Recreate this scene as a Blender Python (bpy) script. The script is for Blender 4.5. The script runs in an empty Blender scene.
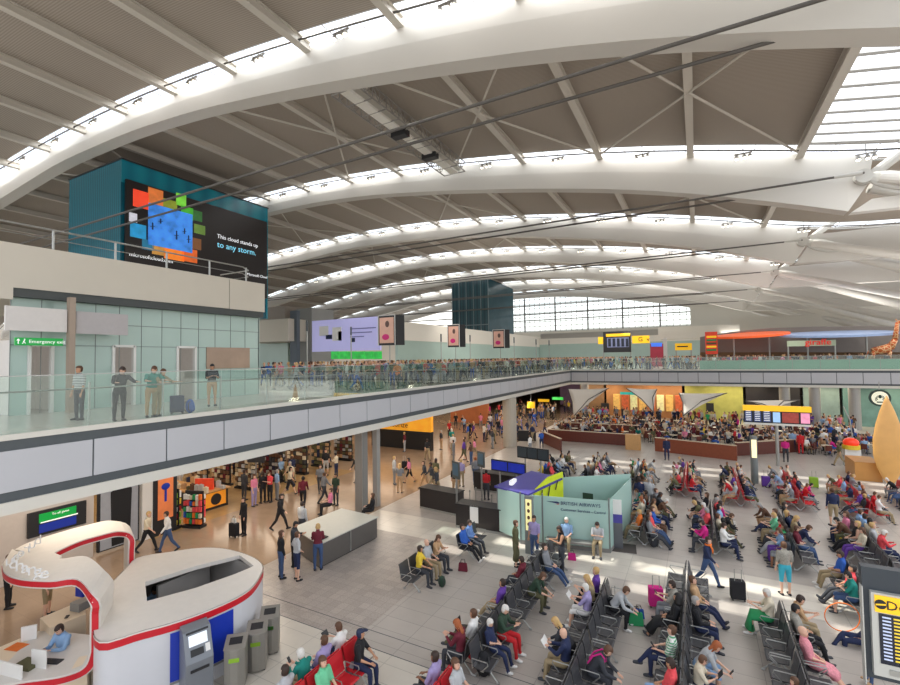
import bpy, math, random
import numpy as np
from mathutils import Vector, Matrix
random.seed(7)
scn = bpy.context.scene
COL = scn.collection
PI = math.pi
# ---------------------------------------------------------------- camera
F = 457.81409982655623
CX, CY, H = 450.0, 342.5, 8.0
RM = Matrix(((0.8800350764001968, 0.029507058444006598, 0.4739911368446479),
             (0.47468499373542566, -0.024022519925881867, -0.8798278668346494),
             (-0.0145746707578137, 0.9992758638326018, -0.03514721801094281)))
def ray(px, py): return RM @ Vector((px - CX, -(py - CY), -F))
def gz(px, py, z=0.0):
    d = ray(px, py); return d * ((z - H) / d.z) + Vector((0, 0, H))
def gy(px, py, Y):
    d = ray(px, py); return d * (Y / d.y) + Vector((0, 0, H))
def gx(px, py, X):
    d = ray(px, py); return d * (X / d.x) + Vector((0, 0, H))
def proj(p):
    q = RM.transposed() @ (Vector(p) - Vector((0, 0, H)))
    if q.z > -0.1: return (9999, 9999)
    return (CX + q.x * F / -q.z, CY - q.y * F / -q.z)
cam = bpy.data.cameras.new('camera'); co = bpy.data.objects.new('camera', cam); COL.objects.link(co)
cam.sensor_fit = 'HORIZONTAL'; cam.sensor_width = 36; cam.lens = F * 36 / 900
cam.clip_start = 0.2; cam.clip_end = 600
RM2 = RM.copy()
# orthonormalise
q = RM2.to_quaternion(); co.matrix_world = Matrix.Translation((0, 0, H)) @ q.to_matrix().to_4x4()
scn.camera = co
scn.view_settings.view_transform = 'Standard'; scn.view_settings.look = 'None'
scn.view_settings.gamma = 1; scn.view_settings.exposure = 0.0
# ---------------------------------------------------------------- materials
MATS = {}
def lin(c):
    return tuple((x / 12.92 if x <= 0.04045 else ((x + 0.055) / 1.055) ** 2.4) for x in c)
def mat(name, rgb, rough=0.6, metal=0.0, noise=0.06, scale=6.0, bump=0.0, emis=0.0, spec=0.5):
    """rgb given in 0..255 display values"""
    if name in MATS: return MATS[name]
    m = bpy.data.materials.new(name); m.use_nodes = True
    nt = m.node_tree; b = nt.nodes['Principled BSDF']
    c = lin([x / 255 for x in rgb])
    b.inputs['Roughness'].default_value = rough; b.inputs['Metallic'].default_value = metal
    b.inputs['Specular IOR Level'].default_value = spec
    tc = nt.nodes.new('ShaderNodeTexCoord'); nz = nt.nodes.new('ShaderNodeTexNoise')
    nz.inputs['Scale'].default_value = scale; nz.inputs['Detail'].default_value = 3
    nt.links.new(tc.outputs['Object'], nz.inputs['Vector'])
    mx = nt.nodes.new('ShaderNodeMix'); mx.data_type = 'RGBA'
    mx.inputs[6].default_value = (*[x * (1 - noise) for x in c], 1)
    mx.inputs[7].default_value = (*[min(1, x * (1 + noise)) for x in c], 1)
    nt.links.new(nz.outputs['Fac'], mx.inputs[0]); nt.links.new(mx.outputs[2], b.inputs['Base Color'])
    if bump:
        bp = nt.nodes.new('ShaderNodeBump'); bp.inputs['Strength'].default_value = bump
        nt.links.new(nz.outputs['Fac'], bp.inputs['Height']); nt.links.new(bp.outputs[0], b.inputs['Normal'])
    if emis:
        nt.links.new(mx.outputs[2], b.inputs['Emission Color']); b.inputs['Emission Strength'].default_value = emis
    MATS[name] = m; return m
def glass_mat(name, rgb, refl=0.25, rough=0.02, dens=0.0):
    """thin architectural glass: transparent tint + glossy, with a little body colour"""
    if name in MATS: return MATS[name]
    m = bpy.data.materials.new(name); m.use_nodes = True; nt = m.node_tree
    nt.nodes.remove(nt.nodes['Principled BSDF']); out = nt.nodes['Material Output']
    c = (*lin([x / 255 for x in rgb]), 1)
    t = nt.nodes.new('ShaderNodeBsdfTransparent'); t.inputs[0].default_value = c
    g = nt.nodes.new('ShaderNodeBsdfGlossy'); g.inputs['Roughness'].default_value = rough
    d = nt.nodes.new('ShaderNodeBsdfDiffuse'); d.inputs[0].default_value = c
    fr = nt.nodes.new('ShaderNodeLayerWeight'); fr.inputs[0].default_value = 0.35
    ml = nt.nodes.new('ShaderNodeMath'); ml.operation = 'MULTIPLY_ADD'; ml.inputs[1].default_value = refl; ml.inputs[2].default_value = 0.05
    nt.links.new(fr.outputs['Fresnel'], ml.inputs[0])
    a = nt.nodes.new('ShaderNodeMixShader'); a.inputs[0].default_value = dens
    nt.links.new(t.outputs[0], a.inputs[1]); nt.links.new(d.outputs[0], a.inputs[2])
    s = nt.nodes.new('ShaderNodeMixShader'); nt.links.new(ml.outputs[0], s.inputs[0])
    nt.links.new(a.outputs[0], s.inputs[1]); nt.links.new(g.outputs[0], s.inputs[2])
    nt.links.new(s.outputs[0], out.inputs[0]); MATS[name] = m; return m
def tile_mat(name, rgb, mortar, w, h, rough=0.35, msize=0.006, var=0.05, noise=0.0, nscale=30, off=(0, 0)):
    if name in MATS: return MATS[name]
    m = bpy.data.materials.new(name); m.use_nodes = True; nt = m.node_tree; b = nt.nodes['Principled BSDF']
    c = lin([x / 255 for x in rgb]); mo = lin([x / 255 for x in mortar])
    tc = nt.nodes.new('ShaderNodeTexCoord'); mp = nt.nodes.new('ShaderNodeMapping'); mp.inputs['Location'].default_value = (off[0], off[1], 0)
    br = nt.nodes.new('ShaderNodeTexBrick'); br.offset = 0.0; br.inputs['Scale'].default_value = 1
    br.inputs['Brick Width'].default_value = w; br.inputs['Row Height'].default_value = h
    br.inputs['Mortar Size'].default_value = msize; br.inputs['Mortar Smooth'].default_value = 0.1
    br.inputs['Color1'].default_value = (*[x * (1 - var) for x in c], 1); br.inputs['Color2'].default_value = (*[x * (1 + var) for x in c], 1)
    br.inputs['Mortar'].default_value = (*mo, 1)
    nt.links.new(tc.outputs['Object'], mp.inputs[0]); nt.links.new(mp.outputs[0], br.inputs[0])
    src = br.outputs[0]
    if noise:
        nz = nt.nodes.new('ShaderNodeTexNoise'); nz.inputs['Scale'].default_value = nscale; nz.inputs['Detail'].default_value = 4
        nt.links.new(tc.outputs['Object'], nz.inputs[0])
        rp = nt.nodes.new('ShaderNodeMapRange'); rp.inputs[1].default_value = 0.3; rp.inputs[2].default_value = 0.7
        rp.inputs[3].default_value = 1 - noise; rp.inputs[4].default_value = 1 + noise
        nt.links.new(nz.outputs['Fac'], rp.inputs[0])
        vm = nt.nodes.new('ShaderNodeVectorMath'); vm.operation = 'SCALE'
        nt.links.new(src, vm.inputs[0]); nt.links.new(rp.outputs[0], vm.inputs['Scale']); src = vm.outputs[0]
    nt.links.new(src, b.inputs['Base Color']); b.inputs['Roughness'].default_value = rough
    MATS[name] = m; return m
# ---------------------------------------------------------------- mesh builder
class MB:
    def __init__(s): s.v = []; s.f = []; s.m = []
    def add(s, vs, fs, mi=0):
        o = len(s.v); s.v += [tuple(x) for x in vs]; s.f += [tuple(i + o for i in f) for f in fs]; s.m += [mi] * len(fs); return s
    def box(s, a, b, mi=0, rz=0, c=None):
        x0, y0, z0 = a; x1, y1, z1 = b
        vs = [(x0, y0, z0), (x1, y0, z0), (x1, y1, z0), (x0, y1, z0), (x0, y0, z1), (x1, y0, z1), (x1, y1, z1), (x0, y1, z1)]
        if rz:
            c = c or ((x0 + x1) / 2, (y0 + y1) / 2); cs, sn = math.cos(rz), math.sin(rz)
            vs = [(c[0] + (x - c[0]) * cs - (y - c[1]) * sn, c[1] + (x - c[0]) * sn + (y - c[1]) * cs, z) for x, y, z in vs]
        return s.add(vs, [(0, 3, 2, 1), (4, 5, 6, 7), (0, 1, 5, 4), (1, 2, 6, 5), (2, 3, 7, 6), (3, 0, 4, 7)], mi)
    def bar(s, p, q, w, h=None, mi=0, up=(0, 0, 1)):
        h = h or w; p = Vector(p); q = Vector(q); d = (q - p).normalized(); u = Vector(up)
        if abs(d.dot(u)) > 0.98: u = Vector((0, 1, 0))
        sx = d.cross(u).normalized(); uz = sx.cross(d).normalized()
        vs = []
        for c in (p, q):
            for i, j in ((-1, -1), (1, -1), (1, 1), (-1, 1)): vs.append(c + sx * i * w / 2 + uz * j * h / 2)
        return s.add(vs, [(0, 1, 2, 3), (7, 6, 5, 4), (0, 4, 5, 1), (1, 5, 6, 2), (2, 6, 7, 3), (3, 7, 4, 0)], mi)
    def tube(s, pts, r, n=8, mi=0, cap=True):
        pts = [Vector(p) for p in pts]; N = len(pts); vs = []
        rs = r if isinstance(r, (list, tuple)) else [r] * N
        ref = None
        for i, p in enumerate(pts):
            d = (pts[min(i + 1, N - 1)] - pts[max(i - 1, 0)]).normalized()
            if ref is None:
                ref = Vector((0, 0, 1)) if abs(d.z) < 0.9 else Vector((1, 0, 0))
            a = d.cross(ref).normalized(); b = a.cross(d).normalized(); ref = b
            for k in range(n):
                t = 2 * PI * k / n; vs.append(p + (a * math.cos(t) + b * math.sin(t)) * rs[i])
        fs = [(i * n + k, i * n + (k + 1) % n, (i + 1) * n + (k + 1) % n, (i + 1) * n + k) for i in range(N - 1) for k in range(n)]
        if cap: fs += [tuple(range(n))[::-1], tuple((N - 1) * n + k for k in range(n))]
        return s.add(vs, fs, mi)
    def cyl(s, p, r, h, n=16, mi=0, r2=None):
        p = Vector(p); return s.tube([p, p + Vector((0, 0, h))], [r, r if r2 is None else r2], n, mi)
    def prism(s, poly, z0, z1, mi=0, mt=None):
        n = len(poly); vs = [(x, y, z0) for x, y in poly] + [(x, y, z1) for x, y in poly]
        area = sum(poly[i][0] * poly[(i + 1) % n][1] - poly[(i + 1) % n][0] * poly[i][1] for i in range(n))
        sd = [(i, (i + 1) % n, n + (i + 1) % n, n + i) for i in range(n)]
        if area < 0: sd = [f[::-1] for f in sd]
        s.add(vs, sd, mi)
        b, t = tuple(range(n)), tuple(range(n, 2 * n))
        if area > 0: b = b[::-1]
        else: t = t[::-1]
        o = len(s.v) - 2 * n
        for f, k in ((b, mi), (t, mi if mt is None else mt)):
            s.f.append(tuple(o + i for i in f)); s.m.append(k)
        return s
    def ell(s, c, r, n=10, m=6, mi=0, M=None):
        c = Vector(c); vs = []
        for j in range(m + 1):
            a = PI * j / m
            for k in range(n):
                t = 2 * PI * k / n; v = Vector((r[0] * math.sin(a) * math.cos(t), r[1] * math.sin(a) * math.sin(t), r[2] * math.cos(a)))
                vs.append(c + (M @ v if M else v))
        fs = [(j * n + k, (j + 1) * n + k, (j + 1) * n + (k + 1) % n, j * n + (k + 1) % n) for j in range(m) for k in range(n)]
        return s.add(vs, fs, mi)
    def grid(s, rows, mi=0, flip=False):
        R = len(rows); C = len(rows[0]); vs = [p for r in rows for p in r]
        fs = [(i * C + k, i * C + k + 1, (i + 1) * C + k + 1, (i + 1) * C + k) for i in range(R - 1) for k in range(C - 1)]
        if flip: fs = [f[::-1] for f in fs]
        return s.add(vs, fs, mi)
    def mesh(s, name, mats, smooth=False):
        me = bpy.data.meshes.new(name); me.from_pydata(s.v, [], s.f)
        for m in (mats if isinstance(mats, (list, tuple)) else [mats]): me.materials.append(m)
        me.polygons.foreach_set('material_index', s.m)
        if smooth: me.polygons.foreach_set('use_smooth', [True] * len(me.polygons))
        me.update(); return me
    def build(s, name, mats, parent=None, smooth=False, bevel=0, solid=0, rel=True, **kw):
        me = s.mesh(name, mats, smooth); o = bpy.data.objects.new(name, me); COL.objects.link(o)
        if parent is not None:
            o.parent = parent
            if rel and parent.type == 'EMPTY' and kw.pop('world', False): o.matrix_parent_inverse = parent.matrix_world.inverted()
        kw.pop('world', None)
        if bevel:
            b = o.modifiers.new('b', 'BEVEL'); b.width = bevel; b.segments = 2; b.limit_method = 'ANGLE'
        if solid:
            b = o.modifiers.new('s', 'SOLIDIFY'); b.thickness = solid
        tag(o, **kw); return o
def tag(o, label=None, cat=None, group=None, kind=None):
    if label: o['label'] = label
    if cat: o['category'] = cat
    if group: o['group'] = group
    if kind: o['kind'] = kind
    return o
def empty(name, loc=(0, 0, 0), rz=0, **kw):
    o = bpy.data.objects.new(name, None); COL.objects.link(o); o.empty_display_size = 0.1
    o.location = loc; o.rotation_euler = (0, 0, rz); tag(o, **kw); return o
def struct(name, mb, mats, label, parent=None, **kw):
    o = mb.build(name, mats, parent, **kw)
    if parent is None: tag(o, label, name.split('_')[0] if name.split('.')[0] else name, kind='structure')
    return o
def copy_tree(o, parent=None):
    c = o.copy(); COL.objects.link(c); c.parent = parent
    for ch in o.children: copy_tree(ch, c)
    return c
def text(s, size, M, material, parent=None, name='lettering', depth=0.004, align='LEFT', mirror=False):
    cu = bpy.data.curves.new('txt', 'FONT'); cu.body = s; cu.size = size; cu.extrude = depth; cu.align_x = align; cu.align_y = 'CENTER'
    cu.resolution_u = 2
    to = bpy.data.objects.new('txt', cu); COL.objects.link(to)
    bpy.context.view_layer.update()
    me = bpy.data.meshes.new_from_object(to.evaluated_get(bpy.context.evaluated_depsgraph_get()))
    bpy.data.objects.remove(to); me.transform(M); me.materials.clear(); me.materials.append(material)
    o = bpy.data.objects.new(name, me); COL.objects.link(o); o.parent = parent; return o
def frame(origin, right, up):
    """matrix whose x is right, y is up (text plane), z the outward normal"""
    r = Vector(right).normalized(); u = Vector(up).normalized(); n = r.cross(u)
    return Matrix.Translation(origin) @ Matrix((r, u, n)).transposed().to_4x4()
# ---------------------------------------------------------------- people
def rings_loft(mb, rings, n=12, mi=0):
    """rings: (centre, side axis, depth axis)"""
    vs = []; N = len(rings)
    for c, a, b in rings:
        for k in range(n):
            t = 2 * PI * k / n; vs.append(c + a * math.cos(t) + b * math.sin(t))
    fs = [(i * n + k, i * n + (k + 1) % n, (i + 1) * n + (k + 1) % n, (i + 1) * n + k) for i in range(N - 1) for k in range(n)]
    fs += [tuple(range(n))[::-1], tuple((N - 1) * n + k for k in range(n))]
    mb.add(vs, fs, mi)
def limb(mb, p, q, prof, n=10, mi=0):
    p = Vector(p); q = Vector(q); d = (q - p); L = d.length; d.normalize()
    ref = Vector((1, 0, 0)) if abs(d.x) < 0.9 else Vector((0, 1, 0))
    b = d.cross(ref).normalized(); a = b.cross(d).normalized()
    rings = []
    for t, r in prof:
        rr = r if isinstance(r, tuple) else (r, r)
        rings.append((p + d * L * t, a * rr[0], b * rr[1]))
    rings_loft(mb, rings, n, mi)
TAGS = ['head', 'neck', 'torso', 'pelvis', 'uarm', 'farm', 'hand', 'thigh', 'shin', 'foot']
def skeleton(P):
    """P: pose dict of angles in degrees -> joints in local space, facing +Y"""
    g = lambda k, d=0: P.get(k, d)
    s = P.get('h', 1.72) / 1.72
    J = {}
    rad = math.radians
    lean = rad(g('lean')); u = Vector((0, math.sin(lean), math.cos(lean))); f = Vector((0, math.cos(lean), -math.sin(lean)))
    tw = rad(g('twist')); sd = Vector((math.cos(tw), math.sin(tw), 0)); 
    f2 = u.cross(sd).normalized() * 1.0
    pel = Vector((0, 0, 0)); J['pel'] = pel; J['u'] = u; J['sd'] = sd; J['f'] = f2 if f2.y > 0 else -f2
    wmul = 0.93 if P.get('fem') else 1.0
    chest = pel + u * 0.33 * s; nb = pel + u * 0.50 * s; J['chest'] = chest; J['nb'] = nb
    hp = rad(g('nod')) ; hy = rad(g('look'))
    hu = Vector((0, math.sin(lean * 0.6 + hp), math.cos(lean * 0.6 + hp)))
    hf = Vector((0, math.cos(lean * 0.6 + hp), -math.sin(lean * 0.6 + hp)))
    hs = Vector((1, 0, 0))
    R = Matrix.Rotation(hy + tw * 0.7, 3, hu); hf = R @ hf; hs = R @ hs
    J['hc'] = nb + u * 0.045 * s + hu * 0.125 * s + hf * 0.02; J['hu'] = hu; J['hf'] = hf; J['hs'] = hs
    for sg, k in ((-1, 'L'), (1, 'R')):
        a = rad(g('hip' + k, g('hip'))); kn = rad(g('knee' + k, g('knee'))); ab = rad(g('ab' + k, g('ab', 3)))
        hip = pel + Vector((sg * 0.095 * s, 0, -0.03 * s))
        d = Vector((sg * math.sin(ab), math.sin(a) * math.cos(ab), -math.cos(a) * math.cos(ab)))
        knee = hip + d * 0.43 * s
        b = a - kn; ab2 = rad(g('ab2' + k, 0))
        d2 = Vector((sg * math.sin(ab2), math.sin(b) * math.cos(ab2), -math.cos(b) * math.cos(ab2)))
        ank = knee + d2 * 0.42 * s
        tf = rad(g('foot' + k, g('foot', 0)))
        flat = Vector((sg * 0.12, math.cos(tf), math.sin(tf))).normalized()
        J['hip' + k] = hip; J['knee' + k] = knee; J['ank' + k] = ank; J['toe' + k] = ank + flat * 0.17 * s + Vector((0, 0, -0.05 * s)); J['heel' + k] = ank - flat * 0.06 * s + Vector((0, 0, -0.045 * s))
        sh = nb + sd * sg * 0.175 * s * wmul - u * 0.045 * s
        sa = rad(g('sh' + k, g('sh'))) + lean * 0.5; ea = rad(g('el' + k, g('el'))); sb = rad(g('sab' + k, g('sab', 8))); inn = rad(g('in' + k, g('in', 0)))
        d = Vector((sg * math.sin(sb), math.sin(sa) * math.cos(sb), -math.cos(sa) * math.cos(sb)))
        elb = sh + d * 0.285 * s
        c = sa + ea
        d2 = Vector((-sg * math.sin(inn), math.sin(c) * math.cos(inn), -math.cos(c) * math.cos(inn)))
        wr = elb + d2 * 0.25 * s
        J['sh' + k] = sh; J['el' + k] = elb; J['wr' + k] = wr; J['hd' + k] = wr + d2 * 0.10 * s; J['hdir' + k] = d2
    lo = min(J[x].z for x in ('toeL', 'toeR', 'heelL', 'heelR')) - 0.025 * s
    if P.get('sit'): off = Vector((0, 0, P.get('seat', 0.45) + 0.095 * s))
    elif P.get('lie'): off = Vector((0, 0, 0.14))
    else: off = Vector((0, 0, -lo))
    for k in list(J):
        if k not in ('u', 'sd', 'f', 'hu', 'hf', 'hs', 'hdirL', 'hdirR'): J[k] = J[k] + off
    J['s'] = s; J['w'] = wmul
    return J
def body_parts(J, mb, seg, n=12, fat=1.0):
    """fills mb with closed lofts and seg with (p,q,r,tag)"""
    s = J['s']; u = J['u']; sd = J['sd']; f = J['f']; pel = J['pel']; w = J['w']
    pw = 1.06 if w < 1 else 1.0
    prof = [(-0.10, 0.10, 0.08), (-0.05, 0.155 * pw, 0.11 * fat), (0.03, 0.165 * pw, 0.118 * fat), (0.16, 0.138 * fat, 0.10 * fat), (0.30, 0.158 * w, 0.118 * fat), (0.40, 0.172 * w, 0.108), (0.455, 0.165 * w, 0.085), (0.495, 0.09, 0.06), (0.53, 0.055, 0.055)]
    rings_loft(mb, [(pel + u * a * s, sd * b * s, f * c * s) for a, b, c in prof], n, 2)
    seg += [(pel + u * 0.12, pel + u * 0.45 * s, 0.15, 'torso'), (pel - u * 0.1, pel + u * 0.0, 0.15, 'pelvis'), (J['nb'] + u * 0.02, J['hc'] - J['hu'] * 0.11, 0.045, 'neck'), (J['hc'] - J['hu'] * 0.04, J['hc'] + J['hu'] * 0.06, 0.09, 'head')]
    limb(mb, J['nb'] - u * 0.02, J['hc'], [(0, 0.06 * s), (0.5, 0.052 * s), (1, 0.05 * s)], 8, 1)
    hc, hu, hf, hs = J['hc'], J['hu'], J['hf'], J['hs']
    hp = [(-0.125, 0.030, 0.035, 0.035), (-0.105, 0.050, 0.062, 0.025), (-0.06, 0.066, 0.085, 0.008), (0.0, 0.074, 0.096, 0), (0.05, 0.073, 0.094, -0.004), (0.09, 0.058, 0.075, -0.008), (0.113, 0.03, 0.04, -0.01)]
    rings_loft(mb, [(hc + hu * a * s + hf * e * s, hs * b * s, hf * c * s) for a, b, c, e in hp], n, 0)
    M = Matrix((hs, hf, hu)).transposed()
    mb.ell(hc + hf * 0.098 * s - hu * 0.02 * s, (0.013, 0.02, 0.024), 6, 4, 0, M)
    for sg in (-1, 1): mb.ell(hc + hs * sg * 0.076 * s - hu * 0.01, (0.012, 0.022, 0.03), 6, 4, 0, M)
    for k in 'LR':
        limb(mb, J['hip' + k] + Vector((0, 0, 0.0)), J['knee' + k], [(-0.08, 0.07 * s), (0.08, 0.088 * s * fat), (0.5, 0.072 * s * fat), (0.95, 0.054 * s), (1.06, 0.045 * s)], 10, 7)
        limb(mb, J['knee' + k], J['ank' + k], [(-0.06, 0.045 * s), (0.08, 0.052 * s), (0.3, 0.056 * s), (0.65, 0.042 * s), (0.95, 0.034 * s), (1.05, 0.034 * s)], 10, 8)
        a, t, h = J['ank' + k], J['toe' + k], J['heel' + k]
        limb(mb, h, t, [(-0.05, (0.028 * s, 0.025 * s)), (0.05, (0.036 * s, 0.034 * s)), (0.45, (0.042 * s, 0.04 * s)), (0.8, (0.046 * s, 0.03 * s)), (1.0, (0.036 * s, 0.02 * s))], 8, 9)
        limb(mb, a + Vector((0, 0, 0.02)), (h * 0.6 + t * 0.4), [(0, 0.034 * s), (1, 0.034 * s)], 8, 9)
        limb(mb, J['sh' + k], J['el' + k], [(-0.12, 0.04 * s), (0.0, 0.058 * s), (0.35, 0.05 * s * fat), (0.95, 0.04 * s), (1.05, 0.034 * s)], 10, 4)
        limb(mb, J['el' + k], J['wr' + k], [(-0.06, 0.034 * s), (0.2, 0.04 * s), (0.6, 0.032 * s), (1.0, 0.024 * s), (1.03, 0.022 * s)], 10, 5)
        limb(mb, J['wr' + k], J['hd' + k], [(-0.05, (0.024 * s, 0.02 * s)), (0.4, (0.04 * s, 0.019 * s)), (0.9, (0.042 * s, 0.016 * s)), (1.0, (0.036 * s, 0.012 * s))], 8, 6)
        seg += [(J['hip' + k], J['knee' + k], 0.075, 'thigh'), (J['knee' + k] * 0.96 + J['ank' + k] * 0.04, J['ank' + k], 0.048, 'shin'), (h, t, 0.042, 'foot'), (J['sh' + k], J['el' + k], 0.05, 'uarm'),
                (J['el' + k], J['wr' + k], 0.034, 'farm'), (J['wr' + k] + J['hdir' + k] * 0.02, J['hd' + k] + J['hdir' + k] * 0.06, 0.035, 'hand')]
def add_hands(J, mb, mi=0):
    s = J['s']
    for sg, k in ((-1, 'L'), (1, 'R')):
        d = J['hdir' + k].normalized(); ref = Vector((1, 0, 0)) if abs(d.x) < 0.9 else Vector((0, 1, 0))
        b = d.cross(ref).normalized(); a = b.cross(d).normalized(); hd = J['hd' + k]; w = J['wr' + k]
        if b.z > 0: b = -b
        for i, (o, L) in enumerate(((-0.030, 0.062), (-0.010, 0.074), (0.010, 0.070), (0.029, 0.055))):
            p0 = hd - d * 0.02 * s + a * o * s; p1 = hd + d * L * 0.5 * s + a * o * s * 1.1; p2 = hd + d * L * 0.85 * s + a * o * s * 1.1 + b * 0.018 * s
            mb.tube([p0, p1, p2], [0.0095 * s, 0.0085 * s, 0.006 * s], 5, mi)
        q = w + d * 0.03 * s - a * sg * 0.028 * s
        mb.tube([q, q + d * 0.04 * s - a * sg * 0.03 * s, q + d * 0.07 * s - a * sg * 0.028 * s + b * 0.01], [0.012 * s, 0.0105 * s, 0.007 * s], 5, mi)
def remeshed(mb, vox):
    me = bpy.data.meshes.new('tmp'); me.from_pydata(mb.v, [], mb.f); me.update()
    o = bpy.data.objects.new('tmp', me); COL.objects.link(o)
    m = o.modifiers.new('r', 'REMESH'); m.mode = 'VOXEL'; m.voxel_size = vox
    m2 = o.modifiers.new('sm', 'SMOOTH'); m2.factor = 0.5; m2.iterations = 2
    bpy.context.view_layer.update()
    out = bpy.data.meshes.new_from_object(o.evaluated_get(bpy.context.evaluated_depsgraph_get()))
    bpy.data.objects.remove(o); bpy.data.meshes.remove(me)
    n = len(out.vertices); co_ = np.empty(n * 3); out.vertices.foreach_get('co', co_); co_ = co_.reshape(-1, 3)
    nr = np.empty(n * 3); out.vertices.foreach_get('normal', nr); nr = nr.reshape(-1, 3)
    fs = [tuple(p.vertices) for p in out.polygons]
    fc = np.array([co_[list(f)].mean(0) for f in fs])
    bpy.data.meshes.remove(out)
    return co_, nr, fs, fc
def classify(fc, seg):
    best = np.full(len(fc), 1e9); idx = np.zeros(len(fc), int)
    for p, q, r, t in seg:
        p = np.array(p); q = np.array(q); d = q - p; L = d @ d
        tt = np.clip(((fc - p) @ d) / L, 0, 1); dist = np.linalg.norm(fc - p - tt[:, None] * d, axis=1) - r
        m = dist < best; best[m] = dist[m]; idx[m] = TAGS.index(t)
    return idx
def submesh(name, co_, nr, fs, mask, off, extra=None):
    keep = [f for f, k in zip(fs, mask) if k]
    used = sorted({i for f in keep for i in f}); mp = {o: i for i, o in enumerate(used)}
    mb = MB(); vs = [tuple(co_[i] + nr[i] * off) for i in used]
    mb.add(vs, [tuple(mp[i] for i in f) for f in keep])
    if extra: extra(mb)
    me = bpy.data.meshes.new(name); me.from_pydata(mb.v, [], mb.f)
    me.polygons.foreach_set('use_smooth', [True] * len(me.polygons)); me.update(); return me
def person_meshes(P, vox=0.024, fingers=False):
    """returns dict part -> mesh ; body is the continuous figure"""
    J = skeleton(P); mb = MB(); seg = []; body_parts(J, mb, seg, fat=P.get('fat', 1.0))
    co_, nr, fs, fc = remeshed(mb, vox); tg = classify(fc, seg)
    T = {t: i for i, t in enumerate(TAGS)}
    out = {}
    b = MB(); b.add([tuple(x) for x in co_], fs, 0)
    s = J['s']; hc, hu, hf, hs = J['hc'], J['hu'], J['hf'], J['hs']
    if fingers: add_hands(J, b, 0)
    M = Matrix((hs, hf, hu)).transposed()
    if vox < 0.03:
        for sg in (-1, 1): b.ell(hc + hs * sg * 0.031 * s + hf * 0.087 * s + hu * 0.008, (0.013, 0.009, 0.007), 6, 4, 1, M)
        b.ell(hc + hf * 0.092 * s - hu * 0.062 * s, (0.024, 0.008, 0.006), 6, 4, 2, M)
    me = bpy.data.meshes.new('person'); me.from_pydata(b.v, [], b.f); me.polygons.foreach_set('material_index', b.m)
    me.polygons.foreach_set('use_smooth', [True] * len(me.polygons)); me.update(); out['body'] = me
    rel = fc - np.array(hc); up = rel @ np.array(hu); fw = rel @ np.array(hf)
    hairm = (tg == T['head']) & ((up > 0.045 * s) | ((fw < 0.012) & (up > -0.075 * s)))
    style = P.get('hair', 'short')
    if style != 'bald':
        def ex(mb2):
            if style == 'long':
                limb(mb2, hc - hf * 0.055 * s + hu * 0.04, hc - hf * 0.07 * s - hu * 0.25 * s, [(0, (0.06 * s, 0.035 * s)), (0.4, (0.075 * s, 0.03 * s)), (0.8, (0.07 * s, 0.026 * s)), (1, (0.04 * s, 0.014 * s))], 10)
                for sg in (-1, 1): limb(mb2, hc + hs * sg * 0.07 * s + hu * 0.05, hc + hs * sg * 0.075 * s - hu * 0.2 * s - hf * 0.02, [(0, 0.014), (0.4, 0.022), (1, 0.012)], 8)
            if style == 'bun': mb2.ell(hc - hf * 0.1 * s + hu * 0.08 * s, (0.045, 0.045, 0.045), 8, 6)
            if style == 'hood':
                limb(mb2, hc + hu * 0.11 - hf * 0.03, hc - hu * 0.17 - hf * 0.03, [(0, (0.06, 0.07)), (0.3, (0.105, 0.105)), (0.8, (0.11, 0.11)), (1, (0.14, 0.10))], 12)
            if style == 'cap':
                limb(mb2, hc + hu * 0.075 + hf * 0.06, hc + hu * 0.06 + hf * 0.19, [(0, (0.07, 0.012)), (0.7, (0.062, 0.01)), (1, (0.03, 0.006))], 10)
        out['hair'] = submesh('hair', co_, nr, fs, hairm, 0.014 if style in ('short', 'cap') else 0.018, ex)
    # arm direction for sleeve length
    tops = {T['torso'], T['uarm']}
    if P.get('sleeve', 'short') == 'long': tops.add(T['farm'])
    if P.get('sleeve') == 'none': tops.discard(T['uarm'])
    out['shirt'] = submesh('shirt', co_, nr, fs, np.isin(tg, list(tops)), 0.014 if P.get('sleeve') != 'coat' else 0.03)
    legs = {T['pelvis'], T['thigh']}
    if P.get('legs', 'long') == 'long': legs.add(T['shin'])
    def skirt(mb2):
        if P.get('legs') == 'skirt':
            a = J['pel']; k = (J['kneeL'] + J['kneeR']) / 2
            end = k + (J['ankL'] + J['ankR'] - J['kneeL'] - J['kneeR']) / 2 * P.get('skirt', 0.3)
            wd = (J['kneeR'] - J['kneeL']).length / 2
            v = Vector((1, 0, 0)); 
            r = []
            for t, c in ((0, a), (0.5, (a + k) / 2), (1.0, k + Vector((0, 0.02, 0))), (1.4, end)):
                d = (k - a).normalized() if t < 1.2 else (end - k).normalized()
                b_ = d.cross(v).normalized(); wv = max(0.16, wd + 0.11)
                r.append((c, v * wv, b_ * (0.12 if t < 1.2 else 0.13)))
            rings_loft(mb2, r, 14)
    out['trousers'] = submesh('trousers', co_, nr, fs, np.isin(tg, list(legs)), 0.012, skirt)
    out['shoes'] = submesh('shoes', co_, nr, fs, tg == T['foot'], 0.010)
    out['J'] = J
    return out
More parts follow.
